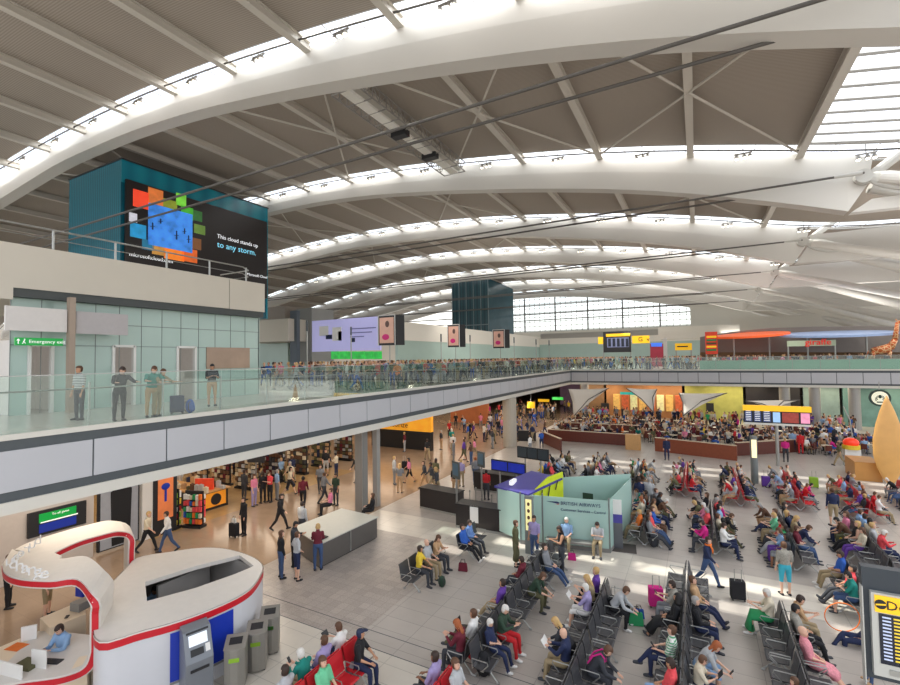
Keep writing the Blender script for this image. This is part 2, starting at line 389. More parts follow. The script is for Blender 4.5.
def person_flat(P, vox=0.045):
    """single mesh with 5 slots: skin, hair, top, bottom, shoes"""
    J = skeleton(P); mb = MB(); seg = []; body_parts(J, mb, seg, 10, fat=P.get('fat', 1.0))
    for v in range(1): pass
    co_, nr, fs, fc = remeshed(mb, vox); tg = classify(fc, seg); T = {t: i for i, t in enumerate(TAGS)}
    hc, hu, hf = J['hc'], J['hu'], J['hf']; rel = fc - np.array(hc); up = rel @ np.array(hu); fw = rel @ np.array(hf)
    mi = np.zeros(len(fc), int)
    mi[(tg == T['head']) & ((up > 0.04) | ((fw < 0.015) & (up > -0.09)))] = 1
    mi[(tg == T['torso']) | (tg == T['uarm'])] = 2
    if P.get('sleeve') == 'long': mi[tg == T['farm']] = 2
    mi[(tg == T['pelvis']) | (tg == T['thigh'])] = 3
    if P.get('legs', 'long') == 'long': mi[tg == T['shin']] = 3
    mi[tg == T['foot']] = 4
    if P.get('hair') == 'long': pass
    me = bpy.data.meshes.new('person'); me.from_pydata([tuple(x) for x in co_], [], fs)
    me.polygons.foreach_set('material_index', mi.astype(np.int32)); me.polygons.foreach_set('use_smooth', [True] * len(fs)); me.update()
    return me
CLR = {'black': (28, 28, 32), 'charcoal': (58, 60, 66), 'grey': (128, 130, 134), 'light grey': (178, 180, 182), 'white': (228, 226, 222), 'cream': (214, 202, 178), 'navy': (32, 42, 76),
       'blue': (44, 92, 178), 'light blue': (140, 172, 208), 'denim blue': (62, 84, 122), 'teal': (24, 128, 116), 'green': (44, 150, 92), 'mint green': (110, 196, 150), 'lime': (140, 180, 50), 'olive': (92, 90, 62),
       'khaki': (158, 140, 108), 'brown': (98, 68, 50), 'tan': (186, 150, 112), 'red': (196, 34, 40), 'coral': (226, 78, 84), 'maroon': (104, 28, 44), 'pink': (222, 130, 160), 'magenta': (206, 36, 130),
       'purple': (98, 58, 150), 'lavender': (158, 146, 190), 'orange': (232, 120, 48), 'yellow': (228, 196, 60), 'turquoise': (60, 170, 190), 'dark green': (44, 66, 50)}
HAIRC = {'black': (26, 22, 22), 'dark brown': (52, 36, 28), 'brown': (92, 62, 42), 'blond': (196, 160, 104), 'grey': (156, 152, 148), 'white': (214, 210, 202), 'red': (160, 86, 44), 'navy': (30, 40, 70), 'green': (70, 110, 60)}
SKINC = {'fair': (222, 176, 150), 'tan': (196, 146, 114), 'brown': (140, 96, 70), 'dark': (92, 62, 48)}
def cloth(c): return mat('cloth ' + c, CLR[c], 0.85, noise=0.12, scale=14)
def hairm_(c): return mat('hair ' + c, HAIRC[c], 0.6, noise=0.2, scale=30)
def skin_(c): return mat('skin ' + c, SKINC[c], 0.5, noise=0.05)
SHOE = lambda c='black': mat('shoe ' + c, CLR[c], 0.5)
M_EYE = mat('eye dark', (40, 30, 28), 0.3); M_LIP = mat('lips', (168, 96, 88), 0.5)
# pose library -----------------------------------------------------
POSES = {
 'sit': dict(sit=1, lean=-6, hip=86, knee=84, sh=22, el=62, **{'in': 22}, ab=6),
 'sit_phone': dict(sit=1, lean=4, hip=88, knee=84, sh=30, el=82, **{'in': 28}, nod=24, ab=5),
 'sit_read': dict(sit=1, lean=-2, hip=88, knee=80, sh=38, el=66, **{'in': 24}, nod=18, ab=7),
 'sit_lean': dict(sit=1, lean=34, hip=88, knee=94, sh=4, el=44, **{'in': 20}, nod=16, ab=12),
 'sit_stretch': dict(sit=1, lean=-14, hip=74, knee=38, sh=20, el=56, **{'in': 26}, ab=5, foot=40),
 'sit_cross': dict(sit=1, lean=-8, hipL=86, kneeL=84, hipR=104, kneeR=58, abR=-12, ab2R=-24, footR=-10, sh=26, el=60, **{'in': 24}),
 'sit_slump': dict(sit=1, lean=-16, hip=80, knee=66, sh=18, el=70, **{'in': 34}, nod=28, ab=8, foot=14),
 'sit_turn': dict(sit=1, lean=2, twist=28, look=26, hip=86, knee=84, shL=44, elL=30, shR=16, elR=60, **{'in': 18}),
 'stand': dict(hip=1, knee=2, sh=4, el=12, sab=9),
 'stand_hips': dict(hip=1, knee=2, sh=-12, el=64, sab=38, **{'in': 38}),
 'stand_phone': dict(hip=1, knee=3, sh=22, el=88, **{'in': 26}, nod=22),
 'stand_point': dict(hip=1, knee=2, shL=6, elL=20, shR=60, elR=20, look=10),
 'stand_rail': dict(hip=-4, knee=2, lean=16, sh=44, el=38, nod=14, sab=22),
 'walk': dict(hipL=26, kneeL=8, hipR=-18, kneeR=22, footR=-28, footL=14, shL=-18, elL=18, shR=22, elR=26, lean=4),
 'walk_bag': dict(hipL=-16, kneeL=20, footL=-26, hipR=24, kneeR=10, footR=12, shL=16, elL=20, shR=-24, elR=6, lean=5),
 'lie_side': dict(lie=1, lean=-70, hip=60, knee=90, sh=30, el=50, **{'in': 20}),
}
PEOPLE = []      # (object, descriptor) for labels
def finish_person(body, P, spec):
    PEOPLE.append((body, spec)); return body
_cache = {}
def person(pose, loc, rz, top='grey', bottom='denim blue', hair='dark brown', skin='fair', shoes='black', label=None, group=None, near=True, style='short', **over):
    over['hair'] = style; P = dict(POSES[pose]); P.update(over)
    key = (pose, tuple(sorted(over.items())), near)
    if key not in _cache:
        ms = person_meshes(P, 0.0215 if near else 0.032, fingers=near)
        for k, m in ms.items():
            if k == 'body': [m.materials.append(x) for x in (skin_(skin), M_EYE, M_LIP)]
            elif k != 'J': m.materials.append(cloth(top))
        _cache[key] = ms
    ms = _cache[key]
    b = bpy.data.objects.new('person', ms['body']); COL.objects.link(b); b.location = loc; b.rotation_euler = (0, 0, rz)
    b.material_slots[0].link = 'OBJECT'; b.material_slots[0].material = skin_(skin)
    nm = {'hair': {'cap': 'cap', 'hood': 'hood'}.get(P.get('hair'), 'hair'), 'shirt': 'shirt', 'trousers': {'skirt': 'skirt', 'shorts': 'shorts'}.get(P.get('legs'), 'trousers'), 'shoes': 'shoes'}
    for k, m_ in (('hair', hairm_(hair)), ('shirt', cloth(top)), ('trousers', cloth(bottom)), ('shoes', SHOE(shoes))):
        if k not in ms: continue
        c = bpy.data.objects.new(nm[k], ms[k]); COL.objects.link(c); c.parent = b
        c.material_slots[0].link = 'OBJECT'; c.material_slots[0].material = m_
    b['category'] = 'person'
    if label: b['label'] = label
    if group: b['group'] = group
    b['_d'] = 0
    del b['_d']
    return b, ms['J']
def joint(b, J, k):
    return Matrix.Translation(b.location) @ Matrix.Rotation(b.rotation_euler[2], 4, 'Z') @ J[k]
# ---------------------------------------------------------------- materials of the place
M_ARCH = mat('white painted steel', (206, 202, 195), 0.5, noise=0.02, scale=0.3)
M_PURL = mat('pale grey steel', (196, 190, 180), 0.5, noise=0.03)
M_DECK = None
def deck_mat():
    m = bpy.data.materials.new('grey ribbed roof lining'); m.use_nodes = True; nt = m.node_tree; b = nt.nodes['Principled BSDF']
    tc = nt.nodes.new('ShaderNodeTexCoord'); sp = nt.nodes.new('ShaderNodeSeparateXYZ'); nt.links.new(tc.outputs['Object'], sp.inputs[0])
    w = nt.nodes.new('ShaderNodeTexWave'); w.wave_type = 'BANDS'; w.bands_direction = 'Y'; w.inputs['Scale'].default_value = 2.6; w.inputs['Distortion'].default_value = 0
    nt.links.new(tc.outputs['Object'], w.inputs[0])
    nz = nt.nodes.new('ShaderNodeTexNoise'); nz.inputs['Scale'].default_value = 0.6; nt.links.new(tc.outputs['Object'], nz.inputs[0])
    r = nt.nodes.new('ShaderNodeMapRange'); r.inputs[3].default_value = 0.80; r.inputs[4].default_value = 1.12; nt.links.new(w.outputs['Fac'], r.inputs[0])
    c = lin([160 / 255, 150 / 255, 139 / 255]); v = nt.nodes.new('ShaderNodeVectorMath'); v.operation = 'SCALE'; v.inputs[0].default_value = c
    nt.links.new(r.outputs[0], v.inputs['Scale']); nt.links.new(v.outputs[0], b.inputs['Base Color'])
    b.inputs['Roughness'].default_value = 0.8; return m
M_DECK = deck_mat()
M_CAB = mat('dark steel cable', (92, 88, 84), 0.5, 0.3)
M_LAMP = mat('lamp housing grey', (150, 146, 140), 0.5, 0.2)
M_LED = mat('warm lamp face', (255, 246, 228), 0.4, noise=0, emis=3.0)
M_GLZ = glass_mat('clear roof glass', (246, 250, 252), 0.1)
M_BAR = mat('glazing bar', (180, 178, 174), 0.5)
M_FASC = mat('light grey aluminium panel', (188, 189, 194), 0.45, 0.0, noise=0.03, scale=1)
M_STRIP = mat('dark grey strip', (78, 84, 88), 0.5)
M_SILL = mat('off white sill', (214, 211, 202), 0.5, noise=0.03)
M_BGL = glass_mat('balustrade glass', (240, 248, 244), 0.30, 0.02, 0.012)
M_POST = mat('brushed steel', (168, 168, 164), 0.35, 0.7)
M_DPOST = mat('dark post', (84, 88, 86), 0.4, 0.3)
M_BEIGE = mat('beige cladding', (206, 198, 184), 0.6, noise=0.03, scale=1.2)
M_TEAL = mat('pale green glass wall', (176, 198, 190), 0.12, noise=0.05, scale=0.8)
M_FRAME = mat('grey frame', (120, 126, 124), 0.4)
M_DARK = mat('near black', (30, 30, 33), 0.5)
M_WHITE = mat('white laminate', (226, 224, 220), 0.4, noise=0.02)
M_RED = mat('red stripe', (196, 20, 38), 0.35, noise=0.02)
M_BLUE = mat('strong blue panel', (22, 52, 168), 0.35, noise=0.03)
M_COLG = mat('grey column cladding', (136, 134, 130), 0.45, 0.1, noise=0.05, scale=2)
M_STEEL = mat('stainless steel', (150, 146, 138), 0.5, 0.55, noise=0.05)
M_YEL = mat('airport yellow', (246, 190, 30), 0.5, noise=0.02, emis=0.35)
M_SCR = mat('screen dark', (24, 30, 46), 0.2)
M_SOF = mat('white soffit', (216, 212, 204), 0.6)
# floor ------------------------------------------------------------------
F_MAIN = tile_mat('pale grey floor tile', (176, 168, 160), (138, 132, 126), 1.25, 0.625, 0.32, 0.008, 0.035, 0.03, 2)
F_LIGHT = tile_mat('light cream floor tile', (203, 196, 184), (168, 162, 152), 1.25, 0.625, 0.3, 0.008, 0.02, 0.03, 2)
F_SPECK = tile_mat('speckled grey floor tile', (166, 156, 148), (140, 134, 128), 0.32, 0.32, 0.4, 0.006, 0.10, 0.16, 24)
F_WARM = tile_mat('polished warm stone floor', (160, 138, 117), (146, 126, 108), 1.2, 0.6, 0.16, 0.004, 0.03, 0.06, 1.5)
F_SHOP = tile_mat('shop floor', (172, 142, 100), (150, 124, 90), 0.6, 0.6, 0.25, 0.005, 0.04, 0.05, 3)
F_UP = tile_mat('upper floor', (196, 190, 180), (160, 156, 148), 1.2, 1.2, 0.2, 0.006, 0.03, 0.03, 2)
fl = MB()
def rect(x0, y0, x1, y1, mi): fl.add([(x0, y0, 0), (x1, y0, 0), (x1, y1, 0), (x0, y1, 0)], [(0, 1, 2, 3)], mi)
XE = -14.85
rect(-60, -8, -15.2, 12, 3); rect(-60, 12, -22.0, 26, 4); rect(-22.0, 12, -15.2, 26, 3); rect(-60, 26, -15.2, 110, 3)
rect(-15.2, -8, -8.9, 10.35, 1); rect(-15.2, 10.35, -8.9, 11.02, 2); rect(-15.2, 11.02, -8.9, 17.6, 2)
rect(-8.9, -8, 45, 10.35, 1); rect(-8.9, 10.35, 45, 17.6, 0)
rect(-15.2, 17.6, 45, 19.9, 1); rect(-15.2, 19.9, 45, 110, 0)
struct('floor', fl, [F_MAIN, F_LIGHT, F_SPECK, F_WARM, F_SHOP], 'grey, cream and warm tan tiled concourse floor of the departure lounge')
sm = MB()
for y in (10.36, 11.02): sm.box((-15.2, y - 0.012, 0), (30, y + 0.012, 0.003))
struct('trim_1', sm, M_STRIP, 'two thin dark movement joints running across the pale floor tiles')
# upper level ---------------------------------------------------------------
YF = 61.3; ZU = 6.2
up = MB(); up.box((-110, -8, 4.5), (XE - 0.12, 112, ZU)); up.box((XE - 0.12, YF + 0.12, 4.5), (70, 112, ZU))
struct('floor_upper', up, F_UP, 'pale upper level floor above the shops and along the far balcony')
so = MB(); so.box((-110, -8, 4.37), (XE - 0.13, 112, 4.49)); so.box((XE - 0.13, YF + 0.13, 4.37), (70, 112, 4.49))
struct('ceiling_soffit', so, M_SOF, 'white soffit under the upper level')
fas = MB(); fas.box((XE - 0.12, -8, 4.36), (XE + 0.02, YF + 0.12, 4.66), 0); fas.box((XE + 0.02, YF - 0.02, 4.36), (70, YF + 0.12, 4.62), 0)
fas.box((XE - 0.12, -8, 6.16), (XE + 0.02, YF + 0.12, 6.30), 0); fas.box((XE + 0.02, YF - 0.02, 6.16), (70, YF + 0.12, 6.30), 0)
fas.box((XE - 0.14, -8, 4.66), (XE - 0.04, YF + 0.14, 6.16), 1); fas.box((XE - 0.04, YF + 0.04, 4.62), (70, YF + 0.14, 6.16), 1)
fo = struct('trim_2', fas, [M_SILL, M_STRIP], 'white and dark grey edge band of the upper level balcony')
def fascia_run(horizontal):
    k = 0
    if not horizontal:
        y = 6.57 - 2 * 6
        while y < YF - 0.3:
            y1 = min(y + 2, YF)
            MB().box((XE - 0.05, y + 0.02, 4.90), (XE, y1 - 0.02, 5.90)).build('panel', M_FASC, fo, bevel=0.01); y += 2
    else:
        x = XE + 0.06
        while x < 60:
            MB().box((x + 0.02, YF, 4.80), (x + 2.08, YF + 0.05, 5.92)).build('panel', M_FASC, fo, bevel=0.01); x += 2.12
fascia_run(False); fascia_run(True)
# balustrade
def balustrade(name, a, b, label, pitch=2.0, zt=7.72, rail=True):
    r = empty(name, (a[0], a[1], ZU + 0.1), label=label, cat='balustrade'); 
    a = Vector((*a, 0)); b = Vector((*b, 0)); L = (b - a).length; d = (b - a) / L; n = int(L / pitch)
    g = MB(); p = MB(); nrm = Vector((-d.y, d.x, 0))
    for i in range(n):
        s0 = a + d * (i * pitch + 0.01) - a; s1 = a + d * ((i + 1) * pitch - 0.01) - a
        t = 0.012
        MB().add([(s0.x, s0.y, 0), (s1.x, s1.y, 0), (s1.x, s1.y, zt - ZU - 0.1), (s0.x, s0.y, zt - ZU - 0.1), (s0.x + nrm.x * t, s0.y + nrm.y * t, 0), (s1.x + nrm.x * t, s1.y + nrm.y * t, 0), (s1.x + nrm.x * t, s1.y + nrm.y * t, zt - ZU - 0.1), (s0.x + nrm.x * t, s0.y + nrm.y * t, zt - ZU - 0.1)],
                 [(0, 1, 2, 3), (7, 6, 5, 4), (3, 2, 6, 7), (0, 4, 5, 1)]).build('glass_panel', M_BGL, r)
    for i in range(n + 1):
        s = d * (i * pitch) + nrm * 0.06
        MB().box((s.x - 0.022, s.y - 0.022, -0.05), (s.x + 0.022, s.y + 0.022, 1.2)).build('post', M_POST, r)
    if rail:
        MB().tube([nrm * 0.14 + Vector((0, 0, 1.02)), d * L + nrm * 0.14 + Vector((0, 0, 1.02))], 0.024, 8).build('handrail', M_POST, r)
        MB().bar(Vector((0, 0, zt - ZU - 0.1)), d * L + Vector((0, 0, zt - ZU - 0.1)), 0.03, 0.025).build('top_rail', M_POST, r)
    return r
balustrade('glass_balustrade', (XE - 0.06, 2.5), (XE - 0.06, YF), 'long glass balustrade with steel posts and handrail along the left upper level edge')
balustrade('glass_balustrade', (XE - 0.06, YF + 0.06), (44, YF + 0.06), 'glass balustrade along the far balcony facing the lounge', 2.4)
# ---------------------------------------------------------------- roof
TX = [-118, -108, -101, -95.5, -84, -77.5, -69, -61, -50, -43, -36, -30, -24, -19, -12.5, -6, 0.5, 6.3, 10, 14, 20, 60]
TZ = [13.6, 17.2, 19.4, 20.9, 22.9, 24.1, 25.4, 26.2, 26.7, 26.8, 26.7, 26.4, 25.9, 25.35, 24.45, 23.45, 22.1, 20.75, 19.75, 19.35, 19.2, 19.0]
BX = [-118, -85, -68, -59, -47, -36, -28, -19, -10, -3, 2, 5.6, 8.4, 10, 60]
BZ = [12.4, 20.3, 23.4, 24.1, 25.1, 25.0, 24.4, 23.15, 21.6, 20.15, 18.75, 17.6, 16.65, 16.6, 16.6]
ztop = lambda x: float(np.interp(x, TX, TZ)); zbot = lambda x: float(np.interp(x, BX, BZ))
def smooth(fn, x, w=3.0): return sum(fn(x + w * k / 4) for k in range(-4, 5)) / 9
zt = lambda x: smooth(ztop, x, 4); zb = lambda x: smooth(zbot, x, 3.0) if x < 5 else zbot(x)
ARCH_Y = [18 + 18 * k for k in range(7)]
for k, Y in enumerate([0] + ARCH_Y):
    xs = [x for x in np.arange(-116, 8.0, 2.0)] + [8.4]
    mb = MB(); rows = []
    W = 1.0
    for x in xs: rows.append([(x, Y, zb(x)), (x, Y - 0.02, (zb(x) + zt(x)) / 2), (x, Y + 0.06, zt(x)), (x, Y + W - 0.06, zt(x)), (x, Y + W + .02, (zb(x) + zt(x)) / 2), (x, Y + W, zb(x)), (x, Y, zb(x))])
    # pointed end that picks up the struts
    rows.append([(9.4, Y + 0.1, 18.2), (9.5, Y + 0.1, 18.8), (9.7, Y + 0.14, 19.75), (9.7, Y + W - 0.14, 19.75), (9.5, Y + W - 0.1, 18.8), (9.4, Y + W - 0.1, 18.2), (9.4, Y + 0.1, 18.2)])
    mb.grid(rows, flip=False); C = len(rows[0])
    mb.f.append(tuple(range(C - 2, -1, -1))); mb.m.append(0)
    o = len(mb.v) - C; mb.f.append(tuple(range(o, o + C - 1))); mb.m.append(0)
    me = 'roof_arch'
    r = mb.build(me, M_ARCH, None); r.data.polygons.foreach_set('use_smooth', [False] * len(r.data.polygons))
    names = ['overhead behind the viewpoint', 'nearest and largest across the top of the photo', 'second from the front', 'third from the front', 'fourth from the front', 'fifth from the front', 'sixth from the front', 'farthest, just before the gridded end window']
    tag(r, 'white curved steel roof arch, ' + names[k], 'roof arch', 'roof arches', 'structure')
    if k >= 2:
        # abutment beam running on to the right of the arch, with plate joints
        ab = MB(); ab.add([(9.6, Y + .05, 18.3), (8.6, Y + .05, 16.62), (30, Y + .05, 16.2), (30, Y + .05, 19.1), (9.8, Y + .05, 19.2), (9.6, Y + .95, 18.3), (8.6, Y + .95, 16.62), (30, Y + .95, 16.2), (30, Y + .95, 19.1), (9.8, Y + .95, 19.2)] if k > 2 else
                          [(9.6, Y + .3, 17.3), (8.6, Y + .3, 16.62), (30, Y + .3, 16.2), (30, Y + .3, 16.9), (11.8, Y + .3, 17.3), (9.6, Y + .95, 17.3), (8.6, Y + .95, 16.62), (30, Y + .95, 16.2), (30, Y + .95, 16.9), (11.8, Y + .95, 17.3)],
                          [(0, 1, 2, 3, 4), (9, 8, 7, 6, 5), (0, 5, 6, 1), (1, 6, 7, 2), (2, 7, 8, 3), (3, 8, 9, 4), (4, 9, 5, 0)])
        ab.build('abutment_beam', M_ARCH, r)
        nd = MB(); nd.tube([(9.3, Y + 0.5, 18.5), (14.5, Y + 1.5, 22.6)], 0.28, 12); nd.build('strut', M_ARCH, r)
        lg = MB(); lg.tube([(9.8, Y - 0.4, 18.3), (34, Y - 5.5, 9.5)], [0.34, 0.6], 14); lg.build('raking_leg', M_ARCH, r)
        lg = MB(); lg.tube([(9.8, Y + 1.4, 18.3), (34, Y + 6.5, 9.5)], [0.34, 0.6], 14); lg.build('raking_leg', M_ARCH, r)
        pin = MB(); pin.tube([(9.1, Y - 0.5, 18.55), (9.1, Y + 1.5, 18.55)], 0.42, 16); pin.ell((10.6, Y - 0.35, 18.0), (1.5, 0.25, 0.55), 16, 8, 0, Matrix.Rotation(0.35, 3, 'Y'))
        pin.build('hub', mat('cast steel hub', (190, 188, 182), 0.4, 0.2), r)
    cb = MB()
    for dy in (-0.9, 0.6): cb.tube([(9.0, Y + dy, 18.6), (-40, Y + dy, 18.5), (-100, Y + dy, 18.6)], 0.072, 8)
    if k >= 1: 
        c = cb.build('tie_cable', M_CAB, None); tag(c, 'pair of dark steel tie cables, arch ' + names[k], 'cable', 'roof tie cables', 'structure')
        for dy in (-0.9, 0.6):
            s_ = MB(); s_.tube([(8.9, Y + dy, 18.6), (7.6, Y + dy, 18.6)], [0.13, 0.09], 10); s_.build('socket', mat('cast steel hub', (190, 188, 182)), c)
# bays: lining, purlins, skylight strips
PX = [6.1 - 6.1 * k for k in range(20)]
DY0, DY1 = 1.9, -0.9
BAYS = [(0, 18), (18, 36), (36, 54), (54, 72), (72, 90), (90, 108), (108, 126)]
bay_names = ['bay overhead', 'first bay beyond the nearest arch', 'second bay', 'third bay', 'fourth bay', 'fifth bay', 'sixth bay']
for bi, (Y0, Y1) in enumerate(BAYS):
    a, b = Y0 + DY0, Y1 + DY1
    xr = 6.1 if bi <= 1 else 40
    xs = sorted(set([x for x in np.arange(-116, xr, 3.05)] + [xr]))
    top = MB(); rows = [[(x, a, zt(x) + 0.22), (x, b, zt(x) + 0.22)] for x in xs]; rows2 = [[(x, a, zt(x) + 0.42), (x, b, zt(x) + 0.42)] for x in xs]
    top.grid(rows, flip=True); top.grid(rows2)
    top.add([r_[0] for r_ in rows] + [r_[0] for r_ in rows2], [(i, i + 1, len(xs) + i + 1, len(xs) + i) for i in range(len(xs) - 1)])
    top.add([r_[1] for r_ in rows] + [r_[1] for r_ in rows2], [(i + 1, i, len(xs) + i, len(xs) + i + 1) for i in range(len(xs) - 1)])
    top.add([rows[-1][0], rows[-1][1], rows2[-1][1], rows2[-1][0]], [(0, 1, 2, 3)])
    t = top.build('ceiling', M_DECK, None); tag(t, 'dark grey ribbed ceiling lining over the ' + bay_names[bi], 'ceiling', 'ceiling linings', 'structure')
    if bi <= 1:   # glazed end bay
        bars = MB(); zz = lambda x: zt(x) + 0.25
        for y in np.arange(a + 0.3, b, 1.35): bars.tube([(6.1, y, zz(6.1)), (12, y, zz(12)), (20, y, zz(20)), (40, y, zz(40))], 0.09, 4)
        for x in (10.6, 14.8, 20, 28): bars.bar((x, a, zz(x)), (x, b, zz(x)), 0.14, 0.2)
        gl = MB(); gl.grid([[(x, a, zz(x) + .12), (x, b, zz(x) + .12)] for x in (6.1, 9, 12, 16, 20, 40)])
        g = bars.build('window_%d' % (bi + 1), M_BAR, None); tag(g, 'bright gridded roof light at the right end of the ' + bay_names[bi], 'roof light', 'gridded roof lights', 'structure')
        gl.build('pane', M_GLZ, g)
    pr = None
    for x in PX:
        if bi <= 1 and x < -84: continue
        d = MB(); z = zt(x)
        for w_, z0_, z1_ in ((0.42, 0.14, 0.20), (0.14, -0.26, 0.14), (0.42, -0.32, -0.26)):
            d.box((x - w_ / 2, Y0 + 0.95, z + z0_), (x + w_ / 2, Y1 + 0.05, z + z1_))
        p = d.build('roof_purlin', M_PURL, None); tag(p, 'pale steel purlin spanning between roof arches in the ' + bay_names[bi], 'purlin', 'purlins of the ' + bay_names[bi], 'structure')
    # diagonal rods
    if bi in (1, 2, 3, 4):
        ym = (Y0 + Y1) / 2
        for x in (0, -24.4, -48.8, -12.2):
            if x == -12.2 and bi != 1: continue
            br = MB()
            for sx in (-1, 1):
                for sy in (-1, 1): br.tube([(x, ym, zt(x) - 0.3), (x + sx * 6.1, ym + sy * 8.6, zt(x + sx * 6.1) - 0.15)], 0.07, 6)
            c = br.build('bracing_rod', M_PURL, None); tag(c, 'crossed pale bracing rods under the ceiling lining of the ' + bay_names[bi], 'brace', 'bracing of the ' + bay_names[bi], 'structure')
# skylight strips above each arch
for k, Y in enumerate(ARCH_Y):
    xs = list(np.arange(-116, 30, 2.03)); g = MB()
    for x in xs: g.bar((x, Y + DY1, zt(x) + 0.3), (x, Y + DY0, zt(x) + 0.3), 0.035, 0.06)
    g.tube([(x, Y + DY1 + 0.02, zt(x) + 0.25) for x in xs], 0.07, 4); g.tube([(x, Y + DY0, zt(x) + 0.25) for x in xs], 0.07, 4)
    w = g.build('window_%d' % (10 + k), M_BAR, None)
    tag(w, 'glazed skylight strip above roof arch number %s counted from the front' % ['one', 'two', 'three', 'four', 'five', 'six', 'seven'][k], 'skylight', 'skylight strips', 'structure')
    gl = MB(); gl.grid([[(x, Y + DY1, zt(x) + .36), (x, Y + DY0, zt(x) + .36)] for x in xs]); gl.build('pane', M_GLZ, w)
    # lighting rail in front of the arch with lamp clusters
    rl = MB(); rl.tube([(x, Y - 0.75, zt(x) - 0.12) for x in xs if x < 28], 0.055, 6)
    r = rl.build('lighting_rail', M_CAB, None); tag(r, 'thin dark lighting rail following the front of roof arch number %s' % ['one', 'two', 'three', 'four', 'five', 'six', 'seven'][k], 'rail', 'lighting rails', 'structure')
lampP = None
for k, Y in enumerate(ARCH_Y[:5]):
    for x in [3.05 + 6.1 - 6.1 * i for i in range(15)]:
        if lampP is None:
            lampP = empty('spotlight_cluster', (0, 0, 0), cat='lamp')
            MB().box((-0.5, -0.05, -0.05), (0.5, 0.05, 0.02)).bar((0, 0, 0), (0, 0, 0.55), 0.04).build('bracket', M_LAMP, lampP)
            for dx in (-0.38, 0.05, 0.36):
                h = MB(); h.tube([(dx, 0, -0.05), (dx, -0.03, -0.17), (dx, -0.1, -0.36)], [0.05, 0.10, 0.14], 10); hh = h.build('lamp_head', M_LAMP, lampP)
                MB().tube([(dx, -0.1, -0.361), (dx, -0.103, -0.37)], 0.12, 10).build('lens', M_LED, hh)
            o = lampP
        else: o = copy_tree(lampP)
        o.location = (x, Y - 0.75, zt(x) - 0.32); o.rotation_euler = (0, 0, 0)
        o['label'] = 'small three-headed spotlight cluster hanging on the rail of the %s roof arch' % ['nearest', 'second', 'third', 'fourth', 'fifth'][k]
        o['group'] = 'spotlight clusters on the %s arch' % ['nearest', 'second', 'third', 'fourth', 'fifth'][k]
# maintenance gantry
g = empty('maintenance_gantry', (-17.9, 27.5, 23.9), label='long steel lattice maintenance gantry with light boxes hanging below the roof lining', cat='gantry')
tr = MB()
for sx in (-1.0, 1.0):
    for z in (0, 0.8): tr.bar((sx, -7, z), (sx, 7, z), 0.07)
    n = 20
    for i in range(n):
        y0 = -7 + 14 * i / n; y1 = y0 + 14 / n
        tr.bar((sx, y0, 0 if i % 2 else 0.8), (sx, y1, 0.8 if i % 2 else 0), 0.045); tr.bar((sx, y0, 0), (sx, y0, 0.8), 0.04)
for i in range(11): tr.bar((-1, -7 + 1.4 * i, 0), (1, -7 + 1.4 * i, 0), 0.06)
tr.build('lattice_truss', M_LAMP, g)
MB().box((-0.35, -7, -0.02), (0.35, -1.6, 0.14)).box((-0.35, -0.9, -0.02), (0.35, 2.6, 0.14)).box((-0.35, 3.2, -0.02), (0.35, 7, 0.14)).build('light_box', mat('pale diffuser', (225, 222, 214), 0.5), g)
for y in (-1.2, 2.9): MB().box((-0.6, y - 0.3, -0.3), (0.6, y + 0.3, 0.1)).build('trolley', M_DARK, g)
for sx in (-1, 1):
    for sy in (-6.5, 0, 6.5): MB().tube([(sx, sy, 0.8), (sx, sy, 1.55)], 0.03, 6).build('hanger', M_LAMP, g)
# ends and sides of the hall
w = MB(); w.box((-118, 130, 0), (60, 130.4, 15.6)); struct('wall_far', w, M_BEIGE, 'beige far end wall below the tall gridded window')
YW = 128
gw = MB(); x = -62.0
i = 0
while x < 16:
    gw.bar((x, YW, 15.3), (x, YW, zt(x) + .2), 0.34 if i % 6 == 0 else 0.10, mi=0); x += 1.5; i += 1
for j in range(9): gw.bar((-62, YW, 15.6 + j * 1.3), (16, YW, 15.6 + j * 1.3), 0.12)
gwo = struct('window_20', gw, mat('window mullion grey', (112, 112, 114), 0.5), 'wide bright gridded end window under the last roof arch')
MB().box((-62, YW + 0.2, 15.3), (16, YW + 0.24, 27.5)).build('pane', M_GLZ, gwo)
w = MB(); w.box((-118.4, -8, 0), (-118, 130, 16)); struct('wall_left', w, M_BEIGE, 'beige outer wall far beyond the left upper level')
# ground level back walls
w = MB(); w.box((-60.4, -8, 0), (-60, 110, 4.5)); w.box((-60, 109.6, 0), (45, 110, 4.5)); struct('wall_lower', w, mat('dark shop wall', (92, 74, 58), 0.6), 'dark brown back walls behind the ground level shops')
# ---------------------------------------------------------------- world and lights
wd = bpy.data.worlds.new('world'); scn.world = wd; wd.use_nodes = True
wn = wd.node_tree; bg = wn.nodes['Background']
sk = wn.nodes.new('ShaderNodeTexSky'); sk.sky_type = 'NISHITA'; sk.sun_disc = False; sk.sun_elevation = math.radians(55); sk.altitude = 0; sk.air_density = 1.0; sk.dust_density = 4
mxw = wn.nodes.new('ShaderNodeMix'); mxw.data_type = 'RGBA'; mxw.inputs[0].default_value = 0.12; mxw.inputs[6].default_value = (1.0, 0.99, 0.975, 1)
wn.links.new(sk.outputs[0], mxw.inputs[7]); wn.links.new(mxw.outputs[2], bg.inputs[0]); bg.inputs[1].default_value = 1.15
sun = bpy.data.lights.new('sun', 'SUN'); sun.energy = 5.0; sun.angle = 0.01; sun.color = (1, 0.95, 0.86)
suno = bpy.data.objects.new('sun', sun); COL.objects.link(suno); dirv = Vector((0.62, -0.02, -1)); suno.rotation_euler = dirv.to_track_quat('-Z', 'Y').to_euler()
